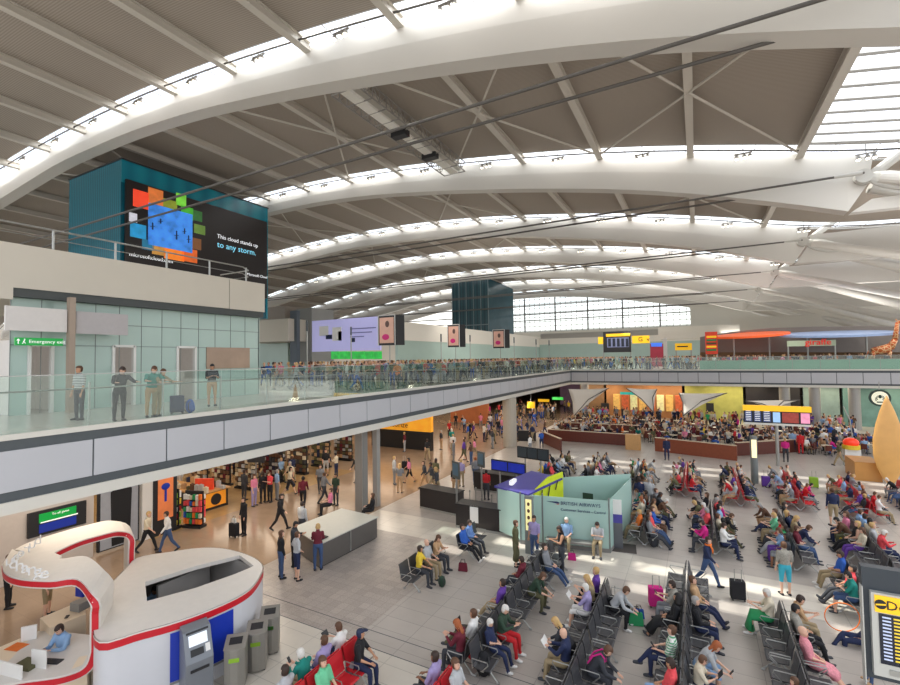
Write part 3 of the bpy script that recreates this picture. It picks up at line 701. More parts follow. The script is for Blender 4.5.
def area(name, loc, sx, sy, power, color=(1, 1, 1), rot=(0, 0, 0)):
    l = bpy.data.lights.new(name, 'AREA'); l.shape = 'RECTANGLE'; l.size = sx; l.size_y = sy; l.energy = power; l.color = color
    o = bpy.data.objects.new(name, l); COL.objects.link(o); o.location = loc; o.rotation_euler = rot; return o
# ---------------------------------------------------------------- upper level, left block
XW = -21.5; XB = -21.0
M_DSTRIP = mat('charcoal soffit strip', (72, 76, 76), 0.6)
b = MB(); b.box((XB - 0.3, 3.0, 10.72), (XB, 15.2, 12.22)); b.box((XB - .3, 15.24, 10.72), (XB, 17.4, 12.22)); b.box((-30, 17.1, 10.72), (XB - 0.3, 17.4, 12.22)); b.box((XB - 0.3, 3, 10.3), (XB, 6.8, 10.72))
b.box((XB - 0.9, 3, 12.22), (XB, 17.4, 12.28)); b.box((-50, 3, 12.0), (XB - 0.9, 17.4, 12.15))
up1 = struct('wall_parapet', b, M_BEIGE, 'beige parapet band above the glass wall on the left upper level')
d = MB(); d.box((XW - 0.1, 6.8, 10.42), (XB - 0.06, 17.36, 10.72)); d.build('soffit_strip', M_DSTRIP, up1)  # dark soffit strip below the parapet band
hr = empty('roof_terrace_railing', (XB - 0.25, 10, 12.28), label='pale steel railing on top of the beige parapet in front of the teal glass box', cat='railing')
MB().tube([(0, -7, 0.78), (0, 6.2, 0.78), (-0.6, 7.0, 0.78), (-3, 7.0, 0.78)], 0.035, 8).build('handrail', M_POST, hr)
MB().tube([(0, -7, 0.42), (0, 6.2, 0.42), (-0.6, 7.0, 0.42), (-3, 7, 0.42)], 0.016, 6).build('mid_rail', M_POST, hr)
for i in range(7): MB().box((-0.03, -6.2 + 2.1 * i - .03, 0), (0.03, -6.2 + 2.1 * i + .03, 0.78)).build('post', M_POST, hr)
# glass wall with door openings (Y ranges), door head at z 8.75
gw = MB(); doors = [(7.0, 8.35), (10.2, 11.75), (13.95, 15.2), (15.7, 19.0)]
yw = lambda px, X=XW: gx(px, 350, X).y
ops = [(yw(29), yw(52)), (yw(113), yw(134)), (yw(177), yw(195))]
y = 6.9; cuts = [6.9]
for a, c in ops: cuts += [a, c]
cuts.append(17.4)
for i in range(0, len(cuts), 2): gw.box((XW - 0.05, cuts[i], ZU), (XW, cuts[i + 1], 10.45))
for a, c in ops: gw.box((XW - 0.05, a, 8.72), (XW, c, 10.45))
wall = struct('wall_left_glass', gw, M_TEAL, 'pale green glass wall with doors on the left upper level')
fr = MB()
for z in (8.72, 9.62): fr.bar((XW + 0.005, 6.9, z), (XW + 0.005, 17.4, z), 0.02, 0.025)
yy = 6.9
while yy < 17.5: fr.bar((XW + 0.005, yy, ZU), (XW + 0.005, yy, 10.42), 0.02, 0.02); yy += 0.875
fr.build('joint', M_FRAME, wall)
fm = MB()
for a, c in ops:
    for y_ in (a, c): fm.box((XW - 0.1, y_ - 0.05, ZU), (XW + 0.08, y_ + 0.05, 8.75))
    fm.box((XW - 0.1, a, 8.68), (XW + 0.08, c, 8.78))
fm.build('door_frame', M_WHITE, wall)
rb = MB()
for a, c in ops: rb.box((XW - 2.6, a - 0.4, ZU), (XW - 2.5, c + 0.4, 8.9)); rb.box((XW - 2.5, a - 0.45, ZU), (XW - 0.1, a - 0.4, 8.9)); rb.box((XW - 2.5, c + .4, ZU), (XW - 0.1, c + .45, 8.9)); rb.box((XW - 2.5, a - .4, 8.85), (XW - .1, c + .4, 8.9))
rb.build('lobby_wall', mat('glowing grey lobby', (206, 200, 194), 0.6, emis=0.12), wall)  # faint glow put into the lobby walls, no lamp in there
MB().box((XW + 0.01, yw(206), 7.66), (XW + 0.06, yw(249), 8.74)).build('panel', mat('brown frosted panel', (168, 142, 122), 0.25, noise=0.25, scale=1.2), wall)
struct('wall_left_side', MB().box((-34, 17.36, ZU), (XW, 17.45, 10.72)), M_TEAL, 'pale glass end face of the left upper block')
# column and hanging signs
struct('column_1', MB().box((-20.75, yw(68, -20.6), ZU), (-20.5, yw(74, -20.6), 10.5)), mat('taupe column', (164, 146, 130), 0.5), 'slim taupe column in front of the green glass wall, beside the exit sign')
s = MB().box((-20.72, yw(5, -20.6), gx(30, 331, -20.6).z), (-20.62, yw(67, -20.6), gx(30, 307, -20.6).z)).build('blank_sign_panel', mat('pale panel', (214, 208, 204), 0.4), None); tag(s, 'blank white hanging panel above the green exit sign', 'sign')
s = MB().box((-20.72, yw(76, -20.6), gx(90, 334, -20.6).z), (-20.62, yw(128, -20.6), gx(90, 312, -20.6).z)).build('blank_sign_panel', mat('grey panel', (178, 172, 172), 0.4), None); tag(s, 'blank grey hanging panel right of the slim taupe column', 'sign')
M_GRN = mat('exit sign green', (0, 150, 60), 0.4, noise=0, emis=0.3); M_SW = mat('sign white', (250, 250, 248), 0.5, noise=0, emis=0.3)
EY = yw(15, -20.65); EZ = gx(38, 345.5, -20.65).z - 9.15
s = MB().box((-20.75, EY, 9.15 + EZ), (-20.65, yw(63, -20.65), 9.42 + EZ)).build('emergency_exit_sign', M_GRN, None); tag(s, 'green Emergency exit sign hanging on the left upper level', 'sign')
text('Emergency exit', 0.17, frame((-20.64, EY + 0.36, 9.285 + EZ), (0, 1, 0), (0, 0, 1)), M_SW, s)
p = MB(); p.bar((-20.645, 6.26, 9.36), (-20.645, 6.26, 9.20), 0.012, 0.025).bar((-20.645, 6.22, 9.31), (-20.645, 6.26, 9.37), 0.012, 0.02).bar((-20.645, 6.30, 9.31), (-20.645, 6.26, 9.37), 0.012, 0.02)
p.ell((-20.645, 6.43, 9.36), (0.01, 0.02, 0.02)).bar((-20.645, 6.43, 9.33), (-20.645, 6.40, 9.27), 0.012, 0.03).bar((-20.645, 6.40, 9.27), (-20.645, 6.37, 9.2), 0.012, 0.02).bar((-20.645, 6.41, 9.27), (-20.645, 6.46, 9.22), 0.012, 0.02)
po = p.build('pictogram', M_SW, s); po.location = (0, EY - 6.18, EZ)
# belongings on the upper level near the rail
# ---------------------------------------------------------------- teal glass box with the big screen
M_TBOX = None
def stripe_mat(name, c1, c2, scale, rough=0.25, dirn='X'):
    m = bpy.data.materials.new(name); m.use_nodes = True; nt = m.node_tree; b = nt.nodes['Principled BSDF']
    tc = nt.nodes.new('ShaderNodeTexCoord'); w = nt.nodes.new('ShaderNodeTexWave'); w.bands_direction = dirn; w.inputs['Scale'].default_value = scale; w.inputs['Distortion'].default_value = 0
    nt.links.new(tc.outputs['Object'], w.inputs[0]); mx = nt.nodes.new('ShaderNodeMix'); mx.data_type = 'RGBA'
    mx.inputs[6].default_value = (*lin([x / 255 for x in c1]), 1); mx.inputs[7].default_value = (*lin([x / 255 for x in c2]), 1)
    nt.links.new(w.outputs['Fac'], mx.inputs[0]); nt.links.new(mx.outputs[2], b.inputs['Base Color']); b.inputs['Roughness'].default_value = rough
    return m
M_TBOX = stripe_mat('teal ribbed glass', (8, 88, 108), (16, 120, 140), 1.6)
KB = 1.54; tb = empty('teal_glass_box', (-28.8 * KB, 17.2 * KB, 12.5), label='tall teal glass box carrying the big screen above the left parapet', cat='building')
tb.scale = (KB, KB, (8 + 10.65 * KB - 12.5) / 6.6)
MB().box((-2.8, -4.6, 0), (2.76, 4.6, 6.6)).build('body', M_TBOX, tb)
MB().box((-2.84, -4.64, 6.56), (2.84, 4.64, 6.62)).build('coping', M_DARK, tb)
M_TB2 = stripe_mat('teal plain glass', (12, 112, 134), (22, 132, 150), 0.3, dirn='Y')
MB().box((2.76, -4.6, 5.55), (2.80, 4.6, 6.56)).box((2.76, 4.45, 0), (2.80, 4.6, 5.55)).build('glass_band', M_TB2, tb)
sc_ = empty('advertising_screen', (-25.98 * KB, 17.2 * KB, 8 + 4.3 * KB), label='huge dark advertising screen with glowing picture squares on the teal glass box', cat='screen')
sc_.scale = (KB, KB, KB); MB().box((0, -4.45, 0), (0.12, 4.42, 5.3)).build('panel', mat('screen black', (36, 30, 30), 0.35, noise=0.05), sc_)
def emi(name, rgb, e=0.6, noise=0.35, sc=3): return mat(name, rgb, 0.4, noise=noise, scale=sc, emis=e)
def onscr(px, py):   # pixel on the screen plane -> local y,z
    p = gx(px, py, -25.86); return p.y - 17.2, p.z - 12.3
def tilep(x0, y0, x1, y1, m, nm='image_tile', d=0.14):
    a = onscr(x0, y0); c = onscr(x1, y0); e = onscr(x1, y1); f = onscr(x0, y1)
    ya, yb = (a[0] + f[0]) / 2, (c[0] + e[0]) / 2; z1, z0 = (a[1] + c[1]) / 2, (e[1] + f[1]) / 2
    MB().box((0.12, ya, z0), (d, yb, z1)).build(nm, m, sc_)
tilep(133, 191, 149, 208, emi('tile red', (220, 66, 40))); tilep(148, 189, 163, 206, emi('tile orange brown', (190, 104, 50)))
tilep(163, 200, 177, 212, emi('tile olive', (120, 130, 40))); tilep(176, 194, 186, 206, emi('tile green', (110, 190, 60)))
tilep(181, 207, 193, 219, emi('tile leaf green', (60, 150, 40))); tilep(193, 211, 202, 221, emi('tile dark green', (40, 90, 40)))
tilep(194, 225, 205, 234, emi('tile moss', (90, 120, 50))); tilep(129, 213, 137, 222, emi('tile pale', (190, 190, 200)))
tilep(130, 224, 146, 238, emi('tile cyan', (30, 130, 180))); tilep(152, 246, 166, 255, emi('tile gold', (180, 130, 60)))
tilep(164, 247, 184, 260, emi('tile amber', (230, 120, 36))); tilep(182, 249, 197, 262, emi('tile deep orange', (200, 90, 30)))
tilep(142, 240, 154, 250, emi('tile teal', (30, 100, 130))); tilep(188, 238, 201, 249, emi('tile brown', (110, 70, 40)))
tilep(148, 209, 192, 249, emi('tile big blue', (52, 118, 205), 0.75, 0.75, 2.2), d=0.17)
fg = MB()
for (px, py, h) in ((152, 227, 5), (176, 236, 7), (184, 232, 4), (188, 240, 6), (160, 222, 3)):
    a = onscr(px, py); fg.box((0.17, a[0] - 0.035, a[1] - h * 0.03), (0.185, a[0] + 0.035, a[1] + h * 0.03)).ell((0.178, a[0], a[1] + h * 0.03 + 0.04), (0.01, 0.05, 0.05), 6, 4).bar((0.178, a[0] - 0.12, a[1]), (0.178, a[0] + 0.12, a[1] + 0.06), 0.01, 0.03)
fg.build('picture_figures', mat('deep blue', (14, 34, 90), 0.5), sc_)
M_TXC = mat('screen cyan letters', (120, 200, 225), 0.5, noise=0, emis=0.8); M_TXW = mat('screen white letters', (230, 232, 236), 0.5, noise=0, emis=0.7)
a = onscr(217, 236); text('This cloud stands up', 0.36, frame((0.13, a[0], a[1]), (0, 1, 0), (0, 0, 1)), M_TXW, sc_)
a = onscr(217, 243); text('to any storm.', 0.52, frame((0.13, a[0], a[1] - 0.08), (0, 1, 0), (0, 0, 1)), M_TXC, sc_)
a = onscr(129, 254); text('microsoftcloud.com', 0.28, frame((0.13, a[0], a[1]), (0, 1, 0), (0, 0, 1)), M_TXW, sc_)
a = onscr(247, 274); text('Microsoft Cloud', 0.24, frame((0.13, a[0], a[1]), (0, 1, 0), (0, 0, 1)), M_TXW, sc_)
# ---------------------------------------------------------------- upper level middle and far blocks
def pbox(p0, p1, Y, depth, name, m, label=None, cat=None, parent=None, kind=None, group=None, bevel=0):
    """box whose near face lies at depth Y and spans the two corners seen at p0 (top-left) and p1 (bottom-right)"""
    a = gy(p0[0], p0[1], Y); c = gy(p1[0], p1[1], Y)
    o = MB().box((a.x, Y, c.z), (c.x, Y + depth, a.z)).build(name, m, parent, bevel=bevel)
    return tag(o, label, cat, group, kind)
# beige building band at the back of the check-in hall
def long_wall(name, p0, p1, Y, m, label, depth=0.5):
    o = pbox(p0, p1, Y, depth, name, m, label, 'wall', kind='structure'); return o
XK = -36.0; k0, k1 = gx(398, 321, XK), gx(398, 340, XK)
struct('wall_back_band', MB().box((XK - 0.6, k0.y, k1.z), (XK, 118, k0.z)), mat('glowing beige band', (214, 208, 196), 0.5, emis=0.10), 'long beige band wall behind the upper level crowd')  # weak glow in the wall material brightens the far hall
struct('wall_back_glass', MB().box((XK - 0.5, k0.y, ZU), (XK - 0.1, 118, k1.z)), M_TEAL, 'pale green glass wall behind the upper level crowd')
pbm = lambda pxc, y0, y1, Y: (gy(pxc, y0, Y).z, gy(pxc, y1, Y).z)
z1_, z0_ = pbm(600, 343, 360, 116)
struct('wall_back_low', MB().box((XK, 116, ZU), (10, 116.4, z1_)), M_TEAL, 'pale green wall across the far end of the upper level')
long_wall('wall_block_grey', (296, 309), (312, 362), 43, mat('grey block', (150, 150, 146), 0.6), 'grey block wall left of the lavender screen', 4)
long_wall('wall_block_beige', (240, 322), (288, 341), 40, M_BEIGE, 'beige band wall seen just right of the glass block', 8)
long_wall('wall_block_top', (262, 308), (285, 322), 42, mat('taupe upper storey', (152, 142, 132), 0.6), 'taupe upper storey above the beige band', 6)
long_wall('wall_block_glass', (240, 341), (288, 375), 44, M_TEAL, 'pale glass shopfront under the beige band', 4)
long_wall('column_dark', (290, 311), (297, 364), 41, mat('blue grey column', (86, 96, 106), 0.5), 'dark blue grey column beside the glass shopfront', 0.5)
z1_, z0_ = pbm(600, 331.5, 337, 117); struct('wall_back_upper', MB().box((XK, 117, z0_), (10, 117.4, z1_)), mat('grey metal band', (176, 172, 166), 0.5), 'grey band under the end window')
z1_, z0_ = pbm(600, 337, 343, 115.5); struct('wall_back_cream', MB().box((XK, 115.5, z0_), (10, 116, z1_)), mat('glowing beige band', (214, 208, 196)), 'cream band below the grey band under the end window')
# lavender screen
bs = pbox((312, 321), (380, 350), 42, 0.3, 'lavender_screen', emi('lavender screen face', (170, 168, 214), 0.35, 0.03), 'wide lavender advertising screen above the green check-in signs', 'screen')
def onb(px, py, Y=41.98): return gy(px, py, Y)
for i, (x, y, L) in enumerate(((350, 329, 26), (350, 333, 22), (350, 337, 14))):
    a = onb(x, y); c = onb(x + L, y); MB().box((a.x, 41.97, a.z - 0.06), (c.x, 42.0, a.z + 0.06)).build('text_line', mat('violet print', (112, 108, 170), 0.5), bs)
for (x, y, w_, h_, m_) in ((324, 331, 9, 9, 'white'), (337, 334, 9, 13, 'white'), (329, 337, 6, 4, 'navy'), (340, 336, 3, 9, 'navy'), (353, 340, 4, 4, 'navy')):
    a = onb(x - w_ / 2, y - h_ / 2); c = onb(x + w_ / 2, y + h_ / 2); MB().box((a.x, 41.94, c.z), (c.x, 41.99, a.z)).build('picture', cloth(m_), bs)
for i in range(6):
    o = pbox((331 + i * 8.5, 351.5), (338.5 + i * 8.5, 359), 42.3, 0.2, 'checkin_sign', emi('green sign face', (40, 170, 66), 0.5, 0.6, 1.6), None, 'sign', group='green check-in signs')
    o['label'] = 'glowing green check-in sign in the row below the lavender screen'
o = pbox((415, 351), (425, 355), 80, 0.2, 'exit_sign', emi('green sign face', (40, 190, 70)), 'small green sign far behind the crowd left of the middle poster', 'sign')
# poster prisms on masts
def poster(px0, px1, pt, pb, Y, n, lab):
    a = gy(px0, pt, Y); c = gy(px1, pb, Y); r = empty('poster_mast', ((a.x + c.x) / 2, Y, ZU), label=lab, cat='poster')
    w_ = c.x - a.x; zb_, zt_ = c.z - ZU, a.z - ZU
    fr = MB(); fr.prism([(-w_ / 2, -0.1), (w_ * 0.5, -0.1), (w_ * 0.75, 0.7)], zb_, zt_); fr.build('casing', M_DARK, r)
    MB().box((-w_ * 0.42, -0.15, zb_ + 0.2), (w_ * 0.42, -0.1, zt_ - 0.2)).build('poster_face', mat('salmon poster', (206, 160, 140), 0.4, noise=0.15, scale=1.5, emis=0.15), r)
    MB().ell((-w_ * 0.05, -0.16, zb_ + 0.75), (w_ * 0.22, 0.02, 0.28), 10, 6).build('handbag_picture', mat('hot pink print', (214, 26, 120), 0.4), r)
    f = MB().ell((w_ * 0.05, -0.16, zt_ - 0.8), (w_ * 0.12, 0.02, 0.3), 10, 6).build('face_picture', mat('dark print', (96, 66, 58), 0.5), r)
    MB().tube([(0.1, 0.2, 0), (0.1, 0.2, zb_)], 0.05, 8).build('mast', M_POST, r)
    MB().bar((w_ * 0.5, -0.14, zb_), (w_ * 0.5, -0.14, zt_), 0.06).bar((-w_ * 0.5, -0.14, zb_), (-w_ * 0.5, -0.14, zt_), 0.06).bar((-w_ * 0.5, -0.14, zt_), (w_ * 0.5, -0.14, zt_), 0.06).build('frame', M_WHITE, r)
poster(379, 396, 316, 345, 34, 0, 'largest three-sided pink handbag poster on a mast, right of the lavender screen')
poster(448, 460, 325, 347, 48, 1, 'middle pink handbag poster on a mast above the upper level crowd')
poster(493, 505, 330, 348, 58, 2, 'smallest pink handbag poster, nearest to the dark glass tower')
# slim lamp masts on the upper level
for i, (px, py, Y) in enumerate(((307, 322, 22), (351, 328, 30), (441, 335, 36), (470, 336, 44), (514, 338, 52), (536, 340, 58), (549, 341, 60), (228, 318, 19))):
    a = gy(px, py, Y); r = empty('signal_mast', (a.x, Y, ZU), label='slim steel mast with a dark camera head, standing behind the balustrade', cat='mast', group='slim masts')
    MB().tube([(0, 0, 0), (0, 0, a.z - ZU)], 0.045, 8).build('pole', M_POST, r); MB().cyl((0, 0, a.z - ZU - 0.6), 0.07, 0.7, 10).build('head', M_STRIP, r)
# dark glass tower in the distance
gt = empty('glass_tower', (-48, 100, 6.2), label='distant dark teal glass tower beside the end window', cat='tower')
a = gy(452, 282, 96); c = gy(489, 345, 96); e = gy(513, 289, 106)
MB().box((a.x + 48, -4, 0), (c.x + 48, 6, a.z - 6.2)).build('tower_body', stripe_mat('dark teal glass', (26, 62, 74), (48, 92, 102), 0.35), gt)
b = MB(); b.add([(c.x + 48, -4, 0), (e.x + 48, 6, 0), (e.x + 48, 6, e.z - 6.2), (c.x + 48, -4, a.z - 6.2), (c.x + 48, 6, 0), (c.x + 48, 6, a.z - 6.2)], [(0, 1, 2, 3), (1, 4, 5, 2), (3, 2, 5)]); b.build('glass_wing', mat('teal grey glass', (58, 92, 104), 0.15, noise=0.3, scale=0.5), gt)
b = MB()
for z in (6, 9.4, 12.9): b.box((a.x + 48 - .05, -4.12, z), (c.x + 48 + .05, -4, z + 0.2))
for x_ in np.linspace(a.x + 48, c.x + 48, 6): b.box((x_ - 0.08, -4.12, 0), (x_ + 0.08, -4, a.z - 6.2))
b.build('mullion', mat('tower mullion', (130, 150, 156), 0.4), gt)
# departures gantry on the upper level
YD = 80
dp = pbox((603, 332), (631, 352), YD, 0.6, 'departures_gantry', M_DARK, 'dark departures board with yellow wings on the upper level', 'sign')
def addp(p0, p1, m, nm, par, Y=YD, d=0.3, off=-0.05):
    o = pbox(p0, p1, Y + off, d, nm, m); o.parent = par; return o
addp((606, 334), (630, 336), M_YEL, 'header', dp); addp((607, 338), (629, 347), emi('board lilac', (120, 126, 160), 0.2), 'board_face', dp)
for i in range(5): addp((608 + i * 4.4, 338.5), (611 + i * 4.4, 346.5), M_SCR, 'text_column', dp, off=-0.08)
addp((598, 337), (603, 344), M_YEL, 'yellow_wing', dp); addp((632, 336), (649.5, 343), M_YEL, 'yellow_wing', dp)
a = gy(638, 339.5, YD - 0.1); text('G  v', 1.0, frame((a.x, YD - 0.12, a.z), (1, 0, 0), (0, 0, 1)), M_DARK, dp)
dq = pbox((675, 343.5), (692, 350), 72, 0.3, 'yellow_sign', M_YEL, 'yellow direction sign hanging on the upper level right of the departures board', 'sign')
addp((677, 346), (688, 347), M_DARK, 'text_line', dq, 72)
pbox((650, 344), (664, 366.5), 84, 1, 'storefront', mat('red blue shopfront', (150, 40, 60), 0.4, noise=0.3, scale=1, emis=0.2), 'red and blue shop front beside the departures board', 'shopfront')
pbox((651, 343), (662, 346.5), 83.8, .1, 'shop_sign', emi('blue sign face', (60, 110, 220), 0.6), 'blue sign over the red shop front', 'sign')
pbox((663, 338), (667.5, 362), 70, 0.6, 'column_round', M_WHITE, 'pale round column near the yellow direction sign', 'column')
# right block of restaurants
YR = 72
pbox((658, 327.5), (740, 337), 86, 3, 'wall_right_bulkhead', mat('cream bulkhead', (216, 212, 200), 0.5), 'cream bulkhead box above the restaurants', 'wall', kind='structure')
a0 = gy(700, 345, YR); bl = MB(); rows = []
for px, t in ((700, 337), (730, 332), (770, 328), (820, 326.5), (870, 326), (930, 327)):
    p = gy(px, t, YR); q_ = gy(px, 352, YR); rows.append([(p.x, YR, p.z), (q_.x, YR + 0.3, q_.z)])
bl.grid(rows, flip=True); bl.build('wall_right_curved', mat('grey brown bulkhead', (134, 126, 122), 0.7), None, solid=0.3, label='curved grey brown bulkhead behind the restaurant canopies', cat='wall', kind='structure')
pbox((700, 352), (930, 366), YR + 3, 0.4, 'wall_right_bar', mat('warm bar wall', (120, 92, 66), 0.6, noise=0.5, scale=1.5), 'dim warm bar wall at the back of the upper restaurants', 'wall', kind='structure')
for k, (y0_, y1_) in enumerate(((305, 322), (318, 331))):
    pbox((690 + 40 * k, y0_), (960, y1_), 125 - 20 * k, 0.6, 'wall_right_panel', mat('pale panels', (206, 202, 192), 0.5, noise=0.04), ['upper', 'lower'][k] + ' pale panelled wall far behind the restaurants', 'wall', kind='structure')
def blob(name, cpx, cpy, rx, ry, Y, m, lab, th=0.25, tilt=0.0, cols=((-.5), (.5))):
    c = gy(cpx, cpy, Y); r = empty(name, (c.x, Y, c.z), label=lab, cat='canopy')
    k = Y / F; mb = MB(); n = 40; ptsT = []
    for i in range(n):
        t = 2 * PI * i / n; wob = 1 + 0.10 * math.sin(2 * t + 1) if 'orange' in name else 1
        ptsT.append((rx * k * math.cos(t) * wob, 4.0 * math.sin(t) * wob))
    vs = [(x, y, y * ry + x * tilt) for x, y in ptsT]
    mb.add(vs + [(x, y, z + th) for x, y, z in vs], [tuple(range(n))[::-1], tuple(range(n, 2 * n))] + [(i, (i + 1) % n, n + (i + 1) % n, n + i) for i in range(n)])
    mb.build('canopy_disc', m, r)
    for cx_ in cols: MB().tube([(cx_ * rx * k, 0, -(c.z - ZU)), (cx_ * rx * k, 0, 0)], 0.09, 8).build('column', M_POST, r)
    return r
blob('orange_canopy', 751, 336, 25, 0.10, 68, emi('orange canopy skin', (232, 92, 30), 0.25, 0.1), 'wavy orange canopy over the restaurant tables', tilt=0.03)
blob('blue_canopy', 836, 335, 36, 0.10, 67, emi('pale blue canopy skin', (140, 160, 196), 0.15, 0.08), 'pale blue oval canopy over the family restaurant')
gs = pbox((787, 341), (836, 345.5), 64, 0.15, 'restaurant_sign', mat('sign pale green', (190, 204, 176), 0.5), 'restaurant sign with red letters under the blue canopy', 'sign')
a = gy(805, 342.5, 63.9); text('giraffe', 0.95, frame((a.x, 63.9, a.z), (1, 0, 0), (0, 0, 1)), mat('red letters', (222, 40, 30), 0.4, emis=0.3), gs, depth=0.05)
tw = pbox((705, 332), (718, 354), 66, 0.8, 'menu_tower', mat('red tower', (206, 60, 34), 0.5, noise=0.3, scale=2, emis=0.2), 'orange and red menu tower at the left end of the restaurants', 'sign')
for i in range(5): addp((706.5, 336 + 3.3 * i), (716.5, 337.6 + 3.3 * i), (M_YEL, cloth('green'), cloth('olive'), M_YEL, cloth('green'))[i], 'menu_band', tw, 66)
# giraffe statue (orange lattice) standing by the right edge of the restaurants
gr_ = MB(); c = gy(884, 362, 64); gz_ = ZU + 0.0
def L(a, b, r, r2): gr_.tube([(c.x + a[0], 64 + a[1], gz_ + a[2]), (c.x + b[0], 64 + b[1], gz_ + b[2])], [r, r2], 10)
L((-0.9, 0, 1.9), (0.5, 0, 2.25), 0.38, 0.48); L((0.5, 0, 2.2), (0.95, 0, 3.1), 0.36, 0.24); L((0.95, 0, 3.1), (1.2, 0, 4.9), 0.24, 0.15); L((1.2, 0, 4.95), (1.75, 0, 4.75), 0.17, 0.08)
for x_ in (-0.85, 0.45):
    for y_ in (-.22, .22): L((x_, y_, 1.9), (x_ - 0.05, y_, 0.95), 0.17, 0.09); L((x_ - 0.05, y_, 0.98), (x_ + 0.02, y_, 0), 0.09, 0.06)
L((-1.2, 0, 2.0), (-1.45, 0, 1.2), 0.05, 0.03); L((1.15, .06, 5.0), (1.1, .08, 5.25), 0.03, 0.03); L((1.15, -.06, 5.0), (1.1, -.08, 5.25), 0.03, 0.03)
vm = bpy.data.materials.new('orange lattice hide'); vm.use_nodes = True; nt = vm.node_tree; vo = nt.nodes.new('ShaderNodeTexVoronoi'); vo.inputs['Scale'].default_value = 3.2; vo.feature = 'DISTANCE_TO_EDGE'
tc = nt.nodes.new('ShaderNodeTexCoord'); cr = nt.nodes.new('ShaderNodeValToRGB'); cr.color_ramp.elements[0].color = (*lin((0.92, 0.8, 0.6)), 1); cr.color_ramp.elements[1].color = (*lin((0.75, 0.35, 0.12)), 1); cr.color_ramp.elements[1].position = 0.12
nt.links.new(tc.outputs['Object'], vo.inputs[0]); nt.links.new(vo.outputs['Distance'], cr.inputs[0]); nt.links.new(cr.outputs[0], nt.nodes['Principled BSDF'].inputs['Base Color'])
o = gr_.build('giraffe_statue', vm, None, smooth=True); tag(o, 'tall orange giraffe statue at the right end of the upper restaurants', 'statue')
# green planter band of glass along right far balcony
p = gy(700, 366, YF + .3); o = MB().box((p.x, YF + 0.25, ZU), (44, YF + 0.32, ZU + 1.15)).build('frosted_screen', mat('mint frosted glass', (150, 196, 176), 0.3), None); tag(o, 'mint frosted glass screen along the restaurant side of the far balcony', 'screen')

for o_, xs_ in ((dp, (603.5, 630.5)), (dq, (676, 691)), (gs, (788, 835)), (tw, (706, 717))):
    for x_ in xs_:
        Y_ = {dp: YD, dq: 72, gs: 64, tw: 66}[o_]; q_ = gy(x_, 345, Y_ + 0.3); MB().tube([(q_.x, Y_ + 0.35, ZU), (q_.x, Y_ + 0.35, q_.z)], 0.08, 8).build('post', M_POST, o_)
# ---------------------------------------------------------------- ground level fixed things
def col_box(name, x, y, w, d, z1, m, lab): return struct(name, MB().box((x - w / 2, y - d / 2, 0), (x + w / 2, y + d / 2, z1)), m, lab)
c = col_box('column_2', -15.85, 19.3, 0.45, 0.5, 4.4, M_COLG, 'wide grey column under the balcony edge at its dark joint'); MB().box((0.225 - 15.85, 19.05, 0), (0.25 - 15.85, 19.1, 4.4)).build('trim', M_POST, c)
c = col_box('column_3', -15.7, 20.4, 0.3, 0.3, 4.4, mat('silver column', (166, 164, 160), 0.4, 0.2), 'slim silver column right behind the wide grey column')
c = struct('column_4', MB().cyl((-15.1, 39.2, 0), 0.62, 4.4, 20), mat('beige round column', (176, 168, 154), 0.5), 'round beige column under the balcony edge in the middle distance')
for i, (px, py) in enumerate(((560, 431), (799, 437), (823, 432), (878, 440))):
    p = gz(px, py); struct('column_%d' % (5 + i), MB().cyl((p.x, max(p.y, YF + 0.9), 0), 0.5, 4.4, 18), mat('silver column', (166, 164, 160)), 'round silver column under the far balcony, ' + ['beside the first white sail', 'behind the row of screens', 'in front of the far shop entrance', 'carrying the round coffee sign'][i])
# wall with the green and blue sign, poster figure and shop frame
XL = -22.3
struct('wall_shop_side', MB().box((XL - 0.2, -8, 0), (XL, 9.9, 4.36)), mat('pale grey wall', (196, 186, 178), 0.5), 'pale grey wall under the balcony carrying the green and blue screen')
a = gx(28, 516, XL + 0.1); b_ = gx(86, 525, XL + .1)
sg = empty('direction_screen', (XL + 0.02, 0, 0), label='dark wall screen showing a green band over a blue band', cat='sign')
def pl(p0, p1, m, nm, par, X=XL + 0.1, t=0.05):
    a = gx(p0[0], p0[1], X); b2 = gx(p1[0], p1[1], X); MB().box((X - t - XL, a.y, b2.z), (X - XL, b2.y, a.z)).build(nm, m, par)
pl((28, 514), (86, 523), M_DARK, 'casing', sg, t=0.1)
pl((39, 514.5), (76, 514), M_GRN, 'green_band', sg, XL + 0.12); pl((39, 525), (76, 523.5), M_BLUE, 'blue_band', sg, XL + 0.12)
MB().box((0.1, gx(39, 520, XL).y, gx(39, 523, XL).z), (0.13, gx(76, 515, XL).y, gx(39, 521.8, XL).z)).build('white_line', M_SW, sg)
text('To all gates', 0.12, frame((0.14, gx(50, 515, XL).y, gx(50, 513, XL).z - 0.02), (0, 1, 0), (0, 0, 1)), M_SW, sg)
fg = empty('fashion_poster', (XL, 10.9, 0), label='tall grey backlit poster of a dark suited silhouette', cat='poster')
MB().box((-0.1, -0.85, 0.1), (0.05, 0.75, 3.6)).build('casing', M_DARK, fg); MB().box((0.05, -0.78, 0.15), (0.07, 0.68, 3.5)).build('poster_face', mat('grey poster', (150, 152, 158), 0.4, noise=0.1, emis=0.1), fg)
